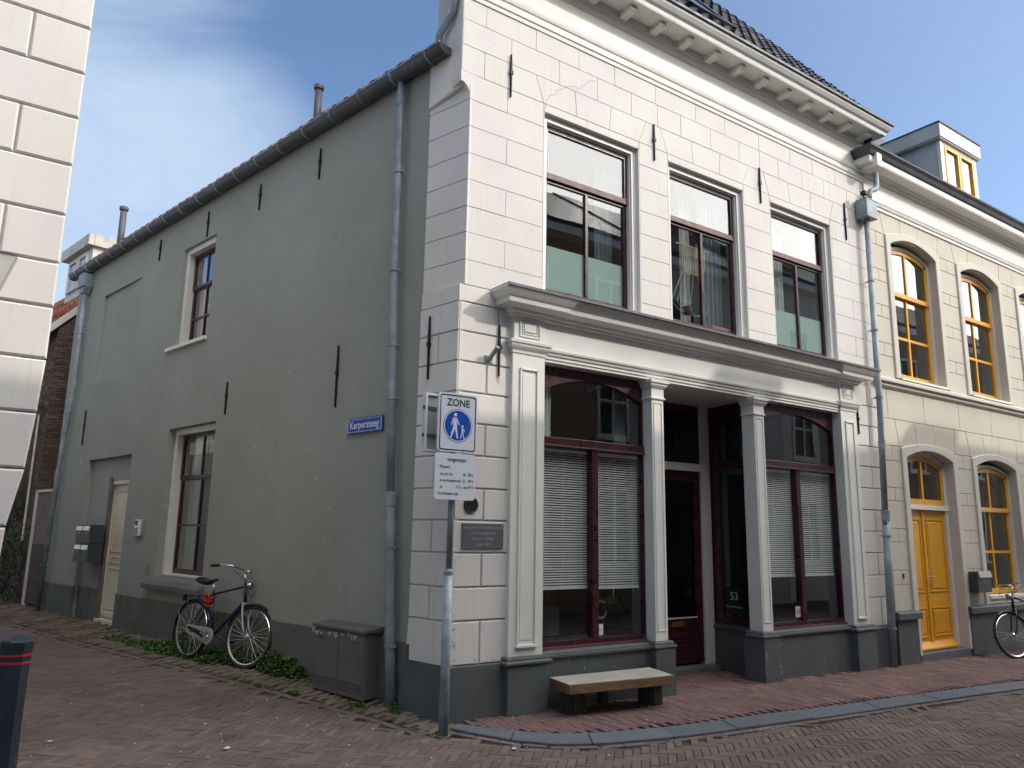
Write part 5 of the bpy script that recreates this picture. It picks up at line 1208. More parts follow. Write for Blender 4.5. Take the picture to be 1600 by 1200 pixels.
s = MB(); s.prismx([(0.09, 0.035), (0.09, 0.06), (0.165, 0.14), (0.165, 0.035)], a + 0.065, b - 0.08); s.build('weather_board', M['yellow'], yd)
s = MB(); s.box(xs + 0.045, xs + 0.075, 0.153, 0.166, 0.92, 1.17); s.tube([(xs + 0.06, 0.155, 1.06), (xs + 0.06, 0.10, 1.06), (xs + 0.16, 0.095, 1.06)], 0.009, 7); s.build('door_handle', M['alu'], yd)
s = MB(); s.box(xs + 0.22, xs + 0.34, 0.160, 0.168, 1.60, 1.635); s.build('name_plate', M['sign_white'], yd)
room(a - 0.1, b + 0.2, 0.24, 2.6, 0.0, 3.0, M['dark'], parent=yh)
s = MB(); s.box(a - 0.02, b + 0.05, -0.02, 0.22, -0.22, 0.02); s.build('door_step', M['stone_step'], yh, bevel=0.006)
for (x0, x1) in ((7.06, 7.62), (9.10, 11.9 + 4.0)):
    s = MB(); s.cbox(x0 + 0.015, x1 - 0.015, -0.045, 0.03, -0.4, 0.52, 0.006); pb = s.build('plinth', M['plinth'], yh)
    s = MB(); s.prismx([(-0.095, 0.515), (-0.095, 0.60), (-0.08, 0.615), (0.02, 0.63), (0.02, 0.515)], x0 - 0.02, x1 + 0.02); s.build('plinth_cap', M['plinth'], yh, bevel=0.004)
s = MB(); s.box(7.36, 7.39, -0.006, 0.0, 1.06, 1.13); s.box(7.39, 7.41, -0.006, 0.0, 1.07, 1.09); s.box(7.39, 7.41, -0.006, 0.0, 1.11, 1.13); s.build('bell_remnant', M['iron'], yh)
# frieze, cornice gutter
s = MB(); s.moulding(7.09, YX1, 0.0, [(0.0, 6.625), (0.02, 6.63), (0.02, 6.68), (0.035, 6.685), (0.045, 6.72), (0.055, 6.74), (0.015, 6.755)], 0.05); s.build('architrave_moulding', M['trimcream'], yh)
s = MB(); s.box(7.10, YX1, -0.012, 0.12, 6.75, 7.22); s.build('frieze', M['trimcream'], yh)
s = MB(); s.moulding(7.13, YX1, -0.012, [(0.0, 7.10), (0.03, 7.11), (0.04, 7.15), (0.07, 7.17), (0.08, 7.185), (0.24, 7.19), (0.25, 7.215), (0.25, 7.29), (0.26, 7.30)], 0.05); s.build('cornice', M['trimcream'], yh)
s = MB(); s.moulding(7.13, YX1, -0.012, [(0.255, 7.29), (0.275, 7.31), (0.30, 7.36), (0.335, 7.40), (0.34, 7.425), (0.30, 7.43)], 0.05); s.build('gutter', M['zinc_dark'], yh)
s = MB(); s.box(6.99, 7.12, -0.32, -0.012, 7.13, 7.34); s.build('gutter_box_end', M['trimcream'], yh, bevel=0.004)
s = MB(); s.tube([(7.02, -0.28, 7.40), (7.14, -0.14, 7.44)], 0.085, 12); s.build('ridge_roll', M['lead'], yh, smooth=True)
k50 = math.tan(rad(50)); s = MB(); s.face([(7.12, 0.0, 7.42), (YX1, 0.0, 7.42), (YX1, 3.6, 7.42 + 3.6 * k50), (7.12, 3.6, 7.42 + 3.6 * k50)]); s.face([(7.12, 7.2, 7.42), (7.12, 3.6, 7.42 + 3.6 * k50), (7.12, 0, 7.42)]); s.face([(YX1, 0, 7.42), (YX1, 3.6, 7.42 + 3.6 * k50), (YX1, 7.2, 7.42)]); s.face([(7.12, 3.6, 7.42 + 3.6 * k50), (YX1, 3.6, 7.42 + 3.6 * k50), (YX1, 7.2, 7.42), (7.12, 7.2, 7.42)]); s.build('roof', M['roofdark'], yh)
s = MB(); s.face([(YX1, 0.17, -0.3), (YX1, 7.2, -0.3), (YX1, 7.2, 7.42), (YX1, 0.17, 7.42)]); s.face([(7.12, 7.2, -0.3), (YX1, 7.2, -0.3), (YX1, 7.2, 7.42), (7.12, 7.2, 7.42)]); s.build('rear_wall', M['yell_wall'], yh)
# dormer
dm = MB(); DX0, DX1, DYf = 11.86, 13.35, 1.0
dm.box(DX0, DX1, DYf + 0.05, 3.4, 8.35, 9.72); dmr = dm.build('dormer', M['dormer_side'], yh)
s = MB(); s.box(DX0 - 0.12, DX1 + 0.12, DYf - 0.08, 3.5, 9.72, 10.02); s.box(DX0 - 0.10, DX1 + 0.10, DYf - 0.06, 3.5, 9.69, 9.72); s.build('flat_roof', M['dormer_side'], dmr)
s = MB(); s.box(DX0 - 0.13, DX1 + 0.13, DYf - 0.10, 3.52, 10.02, 10.05); s.build('roof_edge', M['roofdark'], dmr)
s = MB(); s.box(DX0 - 0.01, DX0 + 0.13, DYf - 0.01, DYf + 0.06, 8.4, 9.70); s.box(DX1 - 0.10, DX1 + 0.01, DYf - 0.01, DYf + 0.06, 8.4, 9.70); s.box(DX0 + 0.1, DX1 - 0.1, DYf - 0.01, DYf + 0.06, 9.64, 9.70); s.build('corner_board', M['trimcream'], dmr)
s = MB(); xm = (DX0 + DX1) / 2 + 0.02
for (p, q) in ((DX0 + 0.15, xm - 0.01), (xm + 0.01, DX1 - 0.12)): s.ring(p, q, 8.72, 9.62, 0.07, DYf - 0.02, DYf + 0.05)
dw = s.build('dormer_window', M['yellow'], dmr)
s = MB(); s.box(DX0 + 0.2, DX1 - 0.2, DYf + 0.02, DYf + 0.025, 8.78, 9.56)
g_ = s.build('dormer_pane', M['glass_up'], dmr)
# dark letter box of the yellow house
mbx = thing('letter_box', (9.38, -0.1, 0.83), 'anthracite letter box on the beige wall between yellow door and window', 'letter box')
s = MB(); s.box(9.17, 9.60, -0.17, -0.035, 0.83, 1.14); s.build('case', M['dkmetal'], mbx, bevel=0.006)
s = MB(); s.prismx([(-0.20, 1.055), (-0.175, 1.15), (-0.17, 1.15), (-0.17, 1.055)], 9.19, 9.58); s.build('flap', M['bikegrey'], mbx); s = MB(); s.disc((9.385, -0.176, 0.99), 0.012, 0.006, 8); s.build('lock', M['alu'], mbx)

# ================================================================== WHITE HOUSE ON THE LEFT
lh = thing('white_house', (-3.27, 0.0, 0.0), 'tall white house at the left edge with deep block joints and a sunlit front', 'house')
LZ = [0.5, 0.86, 1.23, 1.59, 1.97, 2.35, 2.72, 3.09, 3.41, 3.77, 4.15, 4.52, 4.88, 5.25, 5.61, 5.97, 6.34, 6.7, 7.06, 7.43]
mb = wall_mb(FF, -9.0, -3.29, 2.72, 8.0, [], 0.02, 0.25)
mb.box(-9.0, -3.42, 0.02, 0.25, -0.1, 2.72); mb.build('front_wall', M['white_joint'], lh)
EX = lambda z: interp(z, [0.5, 1.4, 1.6, 1.97, 2.35, 2.72], [-3.39, -3.385, -3.37, -3.31, -3.285, -3.27])
for k, (z0, z1) in enumerate(zip(LZ[:-1], LZ[1:])):
    odd = k % 2 == 0
    xs = [-3.27] + ([-3.63] if odd else []) + [-4.35 if odd else -4.0, -5.1 if odd else -4.75, -5.9, -6.7, -7.6, -8.5]
    for a, b in zip(xs[1:], xs[:-1]):
        s = MB()
        if z0 == 3.09 and b == -3.27: s.panel([(-3.61, z0 + 0.006), (-3.27, z0 + 0.006), (-3.27, z1 - 0.006), (-3.52, z1 - 0.006)], R_.uniform(-0.001, 0.001), 0.03, 0.012)
        elif b == -3.27 and z0 < 2.7: s.panel([(a + 0.005, z0 + 0.006), (EX(z0), z0 + 0.006), (EX(z1), z1 - 0.006), (a + 0.005, z1 - 0.006)], R_.uniform(-0.001, 0.001), 0.03, 0.012)
        else: s.cbox(a + 0.005, b - (0.005 if b < -3.27 else 0), R_.uniform(-0.001, 0.001), 0.03, z0 + 0.006, z1 - 0.006, 0.012)
        s.build('stucco_block', M['white'], lh)
s = MB(); s.cbox(-9.0, -3.37, -0.03, 0.05, -0.2, 0.5, 0.006); s.build('plinth', M['plinth'], lh)
s = MB(FS); o_ = (np.array((-3.27, 0, 0)) @ OUT)
t_ = float(np.array((-3.27, 0, 0)) @ SDIR)
s.box(-13.5 - t_, -t_ + 0.0, -o_ - 0.25, -o_, -0.1, 8.0) if False else None
p0 = np.array((-3.40, 0.02)); p1 = p0 + SDIR[:2] * 13.5
s.fr = FF
s.face([(p0[0], p0[1], -0.1), (p1[0], p1[1], -0.1), (p1[0], p1[1], 7.6), (p0[0], p0[1], 7.6)]); s.face([(p0[0] - 0.001, p0[1], 7.6), (p1[0], p1[1], 7.6), (p1[0] - 5.7, p1[1], 7.6), (-9, 0.25, 7.6)]); s.face([(p1[0], p1[1], -0.1), (p1[0] - 5.7, p1[1], -0.1), (p1[0] - 5.7, p1[1], 7.6), (p1[0], p1[1], 7.6)])
s.build('alley_side_wall', M['white'], lh)
s = MB(); s.box(-9.0, -3.10, -0.35, 0.3, 7.6, 8.0); s.build('cornice', M['trim'], lh)

# ================================================================== END OF THE ALLEY
bh = thing('brick_house', tuple(FS.w((-12.3, 0, 0.1))), 'brown brick house with red tiled roof at the far end of the alley', 'house')
BT = 12.25
s = MB(FS); s.box(-24, -BT, 0.012, 6.0, -0.1, 5.62); s.prismx([(0.012, 5.62), (5.0, 5.62 + 5.0 * 1.1), (6.0, 5.62)], -24, -BT) ; s.build('wall_core', M['mortar'], bh)
# brick skin on the two visible faces, joined (each brick is only a few pixels)
fbk = []
protos = None
V = []; F = []; AT = []
def add_brick(u0, u1, y0, y1, z0, z1, mb, r): mb.box(u0, u1, y0, y1, z0, z1, rnd=r)
s = MB(FS); z = 0.0; row = 0
while z < 5.6:
    u = -BT - 3.6 + (row % 2) * 0.11
    while u < -BT: add_brick(u + 0.005, min(u + 0.215, -BT), 0.0, 0.03, z, z + 0.053, s, R_.random()); u += 0.22
    z += 0.063; row += 1
z = 2.1; row = 0
while z < 7.0:
    y = 0.0 + (row % 2) * 0.11
    top = 5.62 + 1.1 * 0
    while y < 1.6:
        if z < 5.55 + y * 1.05: s.box(-BT - 0.02, -BT + 0.012, y + 0.005, y + 0.215, z, z + 0.053, rnd=R_.random())
        y += 0.22
    z += 0.063; row += 1
o = s.build('brick_facing', M['brick'], bh); o['kind'] = 'stuff'
s = MB(FS); s.prismx([(-0.22, 5.42), (-0.22, 5.60), (2.2, 8.26), (2.2, 8.06)], -BT - 0.02, -BT + 0.06); s.build('barge_board', M['wood_white'], bh)
s = MB(FS); s.face([(-24, -0.22, 5.58), (-BT + 0.05, -0.22, 5.58), (-BT + 0.05, 4.0, 5.58 + 4.22 * 1.1), (-24, 4.0, 5.58 + 4.22 * 1.1)]); s.build('roof', M['redtile'], bh)
roof_tiles(FS, -24, -BT + 0.14, -0.26, 5.60, math.atan(1.1), 12, bh, M['redtile'], 0.25, 0.33, 120, lambda q, W_: 10 < q[0] < 150 and 480 < q[1] < 640)
s = MB(FS); s.box(-18.5, -BT + 0.0, -0.24, -0.16, 5.46, 5.55); s.build('gutter', M['zinc_dark'], bh)
# dormer on it
s = MB(FS); s.box(-15.75, -14.05, 1.0, 3.0, 6.9, 8.15); bd = s.build('dormer', M['wood_white'], bh)
s = MB(FS); s.box(-15.9, -13.95, 0.85, 3.1, 8.15, 8.42); s.build('flat_roof', mat('stained_white_board', (0.50, 0.48, 0.43), 0.7, 0.2, 5, streak=((0.2, 0.2, 0.18), 0.45, 0.8)), bd)
s = MB(FS)
for (a, b) in ((-15.55, -14.95), (-14.88, -14.28)): s.ring(a, b, 7.25, 8.05, 0.07, 0.94, 1.0)
s.build('window', M['wood_white'], bd)
s = MB(FS); s.box(-15.5, -14.33, 0.97, 0.975, 7.3, 8.0)
s.build('pane', M['glass_up'], bd)
# gate
gt = thing('alley_gate', tuple(FS.w((-11.75, 0, 0.1))), 'brown board gate between the grey wall and the brick house', 'gate')
x = -12.12
while x < -11.26:
    s = MB(FS); s.cbox(x, x + 0.092, 0.0, 0.025, 0.14, 1.25, 0.004); s.build('board', M['gate'], gt)
    s = MB(FS); s.cbox(x, x + 0.092, 0.0, 0.025, 1.253, 2.24, 0.004); s.build('board', M['gatepale'], gt); x += 0.098
s = MB(FS); s.box(-12.20, -12.12, -0.03, 0.06, 0.10, 2.27); s.build('gate_post', M['wood_white'], gt)
s = MB(FS); s.box(-12.2, -11.24, -0.02, 0.05, 2.24, 2.29); s.build('top_rail', M['wood_white'], gt)
# lamp and conduit on the brick wall
wl_ = thing('wall_lamp', tuple(FS.w((-12.62, -0.05, 3.9))), 'black lamp on the brick wall at the far end of the alley', 'lamp')
s = MB(FS); s.box(-12.72, -12.54, -0.28, -0.10, 3.92, 4.06); s.tube([(-12.63, -0.2, 3.92), (-12.63, -0.2, 3.80)], 0.05, 8); s.build('lamp_head', M['iron'], wl_, bevel=0.01)
s = MB(FS); s.tube([(-12.63, 0.0, 3.98), (-12.63, -0.14, 3.98)], 0.02, 6); s.build('arm', M['iron'], wl_)
cd_ = MB(FS); cd_.tube([(-12.68, -0.03, 3.85), (-12.68, -0.03, 1.3)], 0.022, 7); o = cd_.build('conduit_pipe', M['wood_white']); tag(o, 'thin pale conduit pipe running down the brick wall below the lamp', 'pipe')
# ivy on the brick wall
s = MB(FS)
for k in range(4200):
    t = R_.uniform(12.35, 15.5); z = R_.uniform(0.05, 2.9) 
    lim = 2.75 - 0.5 * abs(math.sin(t * 3.1)) - (0.7 if t < 12.9 else 0)
    if z > lim: continue
    y = -R_.uniform(0.02, 0.26) * (0.6 + 0.4 * math.sin(z * 5 + t * 4)); c = Vector((-t, y, z)); a = R_.uniform(0, 6.28); r = R_.uniform(0.022, 0.042); d1 = Vector((math.cos(a), R_.gauss(0, 0.4), math.sin(a))).normalized() * r; d2 = d1.cross(Vector((R_.gauss(0, 0.3), 1, R_.gauss(0, 0.3)))).normalized() * r * 0.75
    n0 = len(s.f); s.face([tuple(c - d1), tuple(c - d2), tuple(c + d1 * 1.1), tuple(c + d2)]); s.a.append((n0, n0 + 1, R_.random()))
o = s.build('ivy', M['ivy'], kind='stuff')
o['label'] = 'ivy climbing the brown brick wall at the far end of the alley'
# rear terrace closing the alley view
bk = MB(FS); bk.box(-27, -24.1, -6, 6, -0.1, 6.0); o = bk.build('far_house', M['opp_brick']); tag(o, 'plain brick house closing the alley behind the brick house', 'house')

# ================================================================== OPPOSITE ROW (behind the camera: shades the street and shows in the glass)
def opp_house(x0, x1, eave, ridge_dy, pitch, m, label, gable=False, wins=True, chim=()):
    Y1 = -7.55; h = thing('town_house', ((x0 + x1) / 2, Y1, 0), label, 'house')
    s = MB(); s.box(x0 + 0.02, x1 - 0.02, Y1 - 9, Y1, -0.3, eave); wl2 = s.build('wall', M[m], h)
    s = MB(); tp = math.tan(rad(pitch))
    if gable:
        xm = (x0 + x1) / 2; zr = eave + (x1 - x0) / 2 * tp
        s.prism([(x0 - 0.1, eave - 0.1), (x1 + 0.1, eave - 0.1), (xm, zr)], Y1 - 9, Y1 + 0.12)
    else:
        zr = eave + ridge_dy * tp
        s.prismx([(Y1 + 0.35, eave), (Y1 + 0.35, eave + 0.12), (Y1 - ridge_dy, zr + 0.12), (Y1 - 9, eave)], x0, x1)
    s.build('roof', M['roofdark'], h)
    s = MB(); s.box(x0 + 0.0, x1 - 0.0, Y1 + 0.0, Y1 + 0.38, eave - 0.22, eave - 0.02); s.build('cornice', M['trim'], h)
    if wins:
        n = max(2, int((x1 - x0) / 1.9)); w = 1.05; st = (x1 - x0) / n
        for r_, (za, zb2) in enumerate(((0.9, 2.7), (3.9, 5.7), (6.4, 7.9))):
            if zb2 > eave - 0.3: continue
            for k in range(n):
                xc = x0 + st * (k + 0.5); s = MB(); s.ring(xc - w / 2, xc + w / 2, za, zb2, 0.08, Y1 - 0.02, Y1 + 0.05); s.box(xc - 0.03, xc + 0.03, Y1, Y1 + 0.045, za, zb2); s.box(xc - w / 2, xc + w / 2, Y1, Y1 + 0.045, (za + zb2) / 2 - 0.03, (za + zb2) / 2 + 0.03); s.box(xc - w / 2 - 0.08, xc + w / 2 + 0.08, Y1, Y1 + 0.10, za - 0.08, za)
                f = s.build('window', M['trim'], h); g = MB(); g.box(xc - w / 2 + 0.06, xc + w / 2 - 0.06, Y1 + 0.001, Y1 + 0.012, za + 0.05, zb2 - 0.05); g.build('pane', M['sign_black'], f)
    for (cx, cy, ch, cw) in chim:
        s = MB(); s.box(cx - cw / 2, cx + cw / 2, Y1 + cy - 0.35, Y1 + cy + 0.35, eave - 0.5, ch); s.box(cx - cw / 2 - 0.05, cx + cw / 2 + 0.05, Y1 + cy - 0.4, Y1 + cy + 0.4, ch - 0.15, ch); s.build('chimney', M['opp_brick'], h)
    return h
opp_house(-14, -6.5, 8.4, 4, 38, 'opp_grey', 'grey plastered house behind the camera furthest left in the opposite row')
opp_house(-6.5, -0.5, 8.7, 4, 38, 'opp_brick', 'brown brick house with white windows opposite the alley')
opp_house(-0.5, 5.2, 8.75, 4, 38, 'opp_white', 'pale plastered house opposite the shop', chim=((4.6, -3.0, 12.6, 0.9),))
opp_house(5.2, 10.2, 8.85, 4, 38, 'opp_brick', 'brown brick house opposite the right part of the shop')
opp_house(10.2, 15.5, 8.9, 4, 38, 'opp_grey', 'grey house with a front chimney opposite the yellow-door house', chim=((11.6, -0.4, 10.15, 1.1),))
opp_house(15.5, 22, 9.3, 4, 38, 'opp_white', 'pale house with a front chimney at the right of the opposite row', chim=((16.1, -0.4, 9.95, 1.3),))
opp_house(22, 32, 8.9, 4, 38, 'opp_brick', 'long brick house at the far right of the opposite row')
# street continues past the beige house
fh = MB(); fh.box(16.02, 40, 0.0, 9, -0.4, 7.4); o = fh.build('end_house', M['opp_white']); tag(o, 'pale plain house beyond the beige house along the street', 'house')

# ================================================================== STREET FURNITURE
# sign pole
gp = gz(-0.22, -0.27)
sp = thing('sign_pole', (-0.225, -0.30, gp), 'galvanised sign pole standing before the white corner pier', 'sign pole')
PXc, PYc = -0.225, -0.31
s = MB(); s.tube([(PXc, PYc, gp - 0.1), (PXc + 0.005, PYc, 1.26)], 0.040, 16); s.build('lower_tube', M['steel'], sp, smooth=True)
s = MB(); s.tube([(PXc + 0.005, PYc, 1.25), (PXc + 0.005, PYc, 1.28), (PXc + 0.005, PYc, 1.30)], [0.041, 0.041, 0.03], 16); s.build('collar', M['zinc'], sp)
s = MB(); s.tube([(PXc + 0.005, PYc, 1.26), (PXc + 0.01, PYc, 2.74)], 0.0255, 14); s.build('upper_tube', M['steel'], sp, smooth=True)
for z in (2.0, 2.35, 2.66):
    s = MB(); s.tube([(PXc, PYc, z - 0.015), (PXc, PYc, z + 0.015)], 0.032, 12); s.box(PXc - 0.05, PXc + 0.05, PYc - 0.045, PYc - 0.025, z - 0.015, z + 0.015); s.build('sign_clamp', M['alu'], sp)
def rrect(x0, x1, z0, z1, r, n=5):
    P = []
    for cx, cz, a0 in ((x1 - r, z1 - r, 0), (x0 + r, z1 - r, 90), (x0 + r, z0 + r, 180), (x1 - r, z0 + r, 270)):
        for k in range(n + 1): a = rad(a0 + 90 * k / n); P.append((cx + r * math.cos(a), cz + r * math.sin(a)))
    return P
SF = Frame((1, 0, 0), (0, 1, 0))
ys = PYc - 0.05
zs_ = thing('zone_sign', (-0.20, ys, 2.27), 'white ZONE sign with blue disc showing an adult and child walking', 'traffic sign')
s = MB(); s.prism(rrect(-0.40, -0.01, 2.275, 2.785, 0.03), ys - 0.004, ys + 0.018); s.build('panel', M['sign_white'], zs_, bevel=0.002)
s = MB(); O_ = rrect(-0.385, -0.025, 2.29, 2.77, 0.024); I_ = rrect(-0.376, -0.034, 2.299, 2.761, 0.018)
for k in range(len(O_)):
    j = (k + 1) % len(O_); s.face([(O_[k][0], ys - 0.0055, O_[k][1]), (O_[j][0], ys - 0.0055, O_[j][1]), (I_[j][0], ys - 0.0055, I_[j][1]), (I_[k][0], ys - 0.0055, I_[k][1])])
s.build('black_border', M['sign_black'], zs_)
s = MB(); text_into(s, 'ZONE', 0.088, -0.205, 2.675, ys - 0.004, 'CENTER', 0.95, bold=0.0015); s.build('lettering', M['sign_black'], zs_)
cx, cz, rr_ = -0.205, 2.505, 0.145
s = MB(); s.disc((cx, ys - 0.0052, cz), rr_, 0.001, 48); d0_ = s.build('blue_disc', M['sign_blue'], zs_)
s = MB(); n = 48
for k in range(n):
    a0, a1 = 2 * math.pi * k / n, 2 * math.pi * (k + 1) / n
    s.face([(cx + r * math.cos(a), ys - 0.006, cz + r * math.sin(a)) for r, a in ((0.1395, a0), (0.1395, a1), (0.131, a1), (0.131, a0))])
s.build('white_ring', M['sign_white'], zs_)
s = MB(); yy = ys - 0.0062
def shp(pts): s.face([(cx + x, yy, cz + z) for x, z in pts])
def dsc(x, z, r): shp([(x + r * math.cos(a), z + r * math.sin(a)) for a in np.linspace(0, 2 * math.pi, 21)[:-1]])
dsc(-0.027, 0.094, 0.0155)
shp([(-0.030 - 0.020, 0.068), (-0.030 + 0.020, 0.068), (-0.010, -0.005), (-0.046, -0.005)])          # torso
shp([(-0.050, 0.068), (-0.042, 0.060), (-0.062, 0.000), (-0.070, 0.002)])                              # left arm
shp([(-0.018, 0.062), (-0.010, 0.068), (0.018, 0.006), (0.012, 0.000)])                                 # arm to the child
shp([(-0.046, -0.005), (-0.027, -0.005), (-0.030, -0.030), (-0.064, -0.110), (-0.075, -0.106)])         # left leg
shp([(-0.029, -0.005), (-0.010, -0.005), (0.003, -0.108), (-0.009, -0.112), (-0.028, -0.032)])          # right leg
dsc(0.046, -0.003, 0.0115)
shp([(0.034, -0.020), (0.058, -0.020), (0.054, -0.062), (0.038, -0.062)])
shp([(0.012, 0.004), (0.017, -0.001), (0.036, -0.026), (0.034, -0.018), (0.027, -0.016)])
shp([(0.055, -0.020), (0.060, -0.022), (0.073, -0.050), (0.068, -0.052)])
shp([(0.038, -0.060), (0.047, -0.060), (0.030, -0.112), (0.021, -0.110)]); shp([(0.045, -0.060), (0.054, -0.060), (0.070, -0.108), (0.061, -0.112)])
s.build('walking_figures', M['sign_white'], zs_)
ts = thing('text_sign', (-0.21, ys, 1.87), 'white text sign with cycling hours below the ZONE sign', 'traffic sign')
s = MB(); s.prism(rrect(-0.415, -0.015, 1.87, 2.262, 0.028), ys - 0.003, ys + 0.016); s.build('panel', M['sign_white'], ts, bevel=0.002)
s = MB(); yt = ys - 0.003
text_into(s, 'toegestaan', 0.050, -0.205, 2.195, yt, 'CENTER', 0.86, bold=0.0006)
s.build('lettering', M['sign_black'], ts)
for (tx, x, z, al) in (('\u2022 Fietsers:', -0.385, 2.135, 'LEFT'), ('ma t/m do', -0.365, 2.075, 'LEFT'), ('18 - 09 h', -0.035, 2.075, 'RIGHT'), ('vr en koopavond', -0.365, 2.022, 'LEFT'), ('21 - 09 h', -0.035, 2.022, 'RIGHT'), ('za', -0.365, 1.968, 'LEFT'), ('17 h - ma 09 h', -0.035, 1.968, 'RIGHT'), ('\u2022 Snorfietsers niet', -0.395, 1.912, 'LEFT')):
    s = MB(); text_into(s, tx, 0.037, x, z, yt, al, 0.80, bold=0.0004); s.build('lettering', M['sign_black'], ts)
sd = thing('side_sign', (-0.42, -0.25, 2.28), 'back of a framed sign showing as a strip behind the ZONE sign', 'traffic sign')
f2 = Frame((1, 0.10, 0), (-0.10, 1, 0), (-0.485, -0.235, 0))
s = MB(f2); s.prism(rrect(0.02, 0.42, 2.275, 2.785, 0.03), 0.0, 0.022); s.build('panel', M['bikesilver'], sd)
s = MB(f2); s.ring(0.02, 0.42, 2.275, 2.785, 0.022, -0.018, 0.036); s.build('rim', M['sign_white'], sd, bevel=0.004)
s = MB(f2); s.box(0.0, 0.42, -0.008, -0.001, 2.40, 2.43); s.box(0.0, 0.42, -0.008, -0.001, 2.64, 2.67); s.build('back_rail', M['zinc_dark'], sd)
# street name plate on the alley wall
kp = thing('street_name_sign', tuple(FS.w((-1.38, -0.02, 2.61))), 'blue Karpersteeg street name plate on the grey-green wall', 'street sign')
s = MB(FS); s.prism(rrect(-1.70, -1.09, 2.605, 2.765, 0.012), -0.028, -0.012); s.build('plate', M['sign_blue'], kp)
s = MB(FS); s.ring(-1.690, -1.100, 2.615, 2.755, 0.010, -0.0305, -0.0285); s.build('white_border', M['sign_white'], kp)
s = MB(); text_into(s, 'Karpersteeg', 0.108, 0, 0, 0); kw = max(v[0] for v in s.v) - min(v[0] for v in s.v)
s = MB(FS); text_into(s, 'Karpersteeg', 0.108, -1.395, 2.655, -0.0285, "CENTER", 0.495 / kw, bold=0.0018); s.build('lettering', M['sign_white'], kp)
bb = np.array(s.v); 
# utility cabinet
ub = thing('utility_cabinet', tuple(FS.w((-1.38, -0.1, 0.08))), 'grey metal utility cabinet against the alley wall beside the downpipe', 'cabinet')
s = MB(FS); s.box(-1.80, -0.955, -0.20, 0.0, 0.06, 0.655); s.build('body', M['box'], ub, bevel=0.006)
s = MB(FS); s.prismx([(-0.225, 0.655), (-0.225, 0.682), (0.0, 0.705), (0.0, 0.655)], -1.83, -0.93); s.build('lid', M['box'], ub, bevel=0.004)
for (a, b) in ((-1.785, -1.38), (-1.373, -0.97)): s = MB(FS); s.cbox(a, b, -0.208, -0.20, 0.19, 0.63, 0.002); s.build('door', M['box'], ub)
for z in (0.155, 0.125, 0.17): s = MB(FS); s.box(-1.79, -0.965, -0.206, -0.20, z - 0.004, z + 0.003); s.build('ridge', M['box'], ub)
for (x, z) in ((-1.68, 0.56), (-1.12, 0.555)): s = MB(FS); s.box(x - 0.05, x + 0.05, -0.214, -0.208, z, z + 0.006); s.build('hinge_slot', M['dkmetal'], ub)
pm = mat('pale_peeling_patch', (0.42, 0.41, 0.38), 0.9)
for k in range(16):
    x = R_.choice([-1.78, -1.66, -1.52, -1.45, -1.42, -1.3, -1.2, -1.08]) + R_.gauss(0, 0.03); z = R_.uniform(0.60, 0.65); w = R_.uniform(0.008, 0.035); h = R_.uniform(0.008, 0.045)
    s = MB(FS); s.panel([(x - w, z), (x - w * 0.3, z - h), (x + w * 0.6, z - h * 0.7), (x + w, z), (x + w * 0.4, z + 0.006)], -0.2090, -0.207, 0.0002); s.build('paint_flake', pm, ub)
# block of four letter boxes
lb = thing('letter_box_block', tuple(FS.w((-8.8, -0.1, 1.0))), 'block of four anthracite letter boxes beside the cream side door', 'letter box')
for i, xx in enumerate((-9.13, -8.805)):
    for j, zz_ in enumerate((1.02, 1.325)):
        s = MB(FS); s.box(xx + 0.003, xx + 0.322, -0.19, 0.03, zz_ + 0.003, zz_ + 0.302); c_ = s.build('box', M['dkmetal'], lb, bevel=0.003)
        s = MB(FS); s.prismx([(-0.205, zz_ + 0.21), (-0.192, zz_ + 0.28), (-0.19, zz_ + 0.28), (-0.19, zz_ + 0.21)], xx + 0.02, xx + 0.30); s.build('flap', M['alu'], c_); s = MB(FS); s.disc((xx + 0.16, -0.196, zz_ + 0.17), 0.012, 0.006, 8); s.build('lock', M['alu'], c_)
# intercom
ic = thing('intercom', tuple(FS.w((-6.93, -0.02, 1.48))), 'small silver intercom panel between the side door and tall window', 'intercom')
s = MB(FS); s.box(-7.08, -6.83, -0.045, 0.0, 1.475, 1.715); s.build('panel', M['alu'], ic, bevel=0.004)
s = MB(FS); s.box(-7.06, -6.97, -0.05, -0.045, 1.63, 1.70); s.build('speaker_grille', M['dkmetal'], ic)
for k in range(4): s = MB(FS); s.box(-7.06, -6.95, -0.049, -0.045, 1.49 + k * 0.028, 1.508 + k * 0.028); s.build('button', M['dkmetal'], ic)
# bollard
bx_, by_ = -3.265, -0.80
bo = thing('bollard', (bx_, by_, 0.0), 'dark blue octagonal bollard with two red bands at the left edge', 'bollard')
def octa(r, z, x=bx_, y=by_): return [(x + r * math.cos(rad(22.5 + 45 * k)), y + r * math.sin(rad(22.5 + 45 * k)), z) for k in range(8)]
def loft(mb, rings):
    idx = [[mb.P(p) for p in r] for r in rings]
    for a, b in zip(idx[:-1], idx[1:]):
        for k in range(8): mb.f.append([a[k], a[(k + 1) % 8], b[(k + 1) % 8], b[k]])
    mb.f.append(idx[0][::-1]); mb.f.append(idx[-1])
s = MB(); loft(s, [octa(0.085, -0.1), octa(0.074, 0.55), octa(0.078, 0.86), octa(0.088, 0.965), octa(0.082, 0.975), octa(0.01, 1.0)]); s.build('post', M['bollard'], bo)
for z in (0.895, 0.855): s = MB(); loft(s, [octa(0.0815 - (0.895 - z) * 0.06, z - 0.006), octa(0.0825 - (0.895 - z) * 0.06, z + 0.006)]); s.build('red_band', M['redband'], bo)
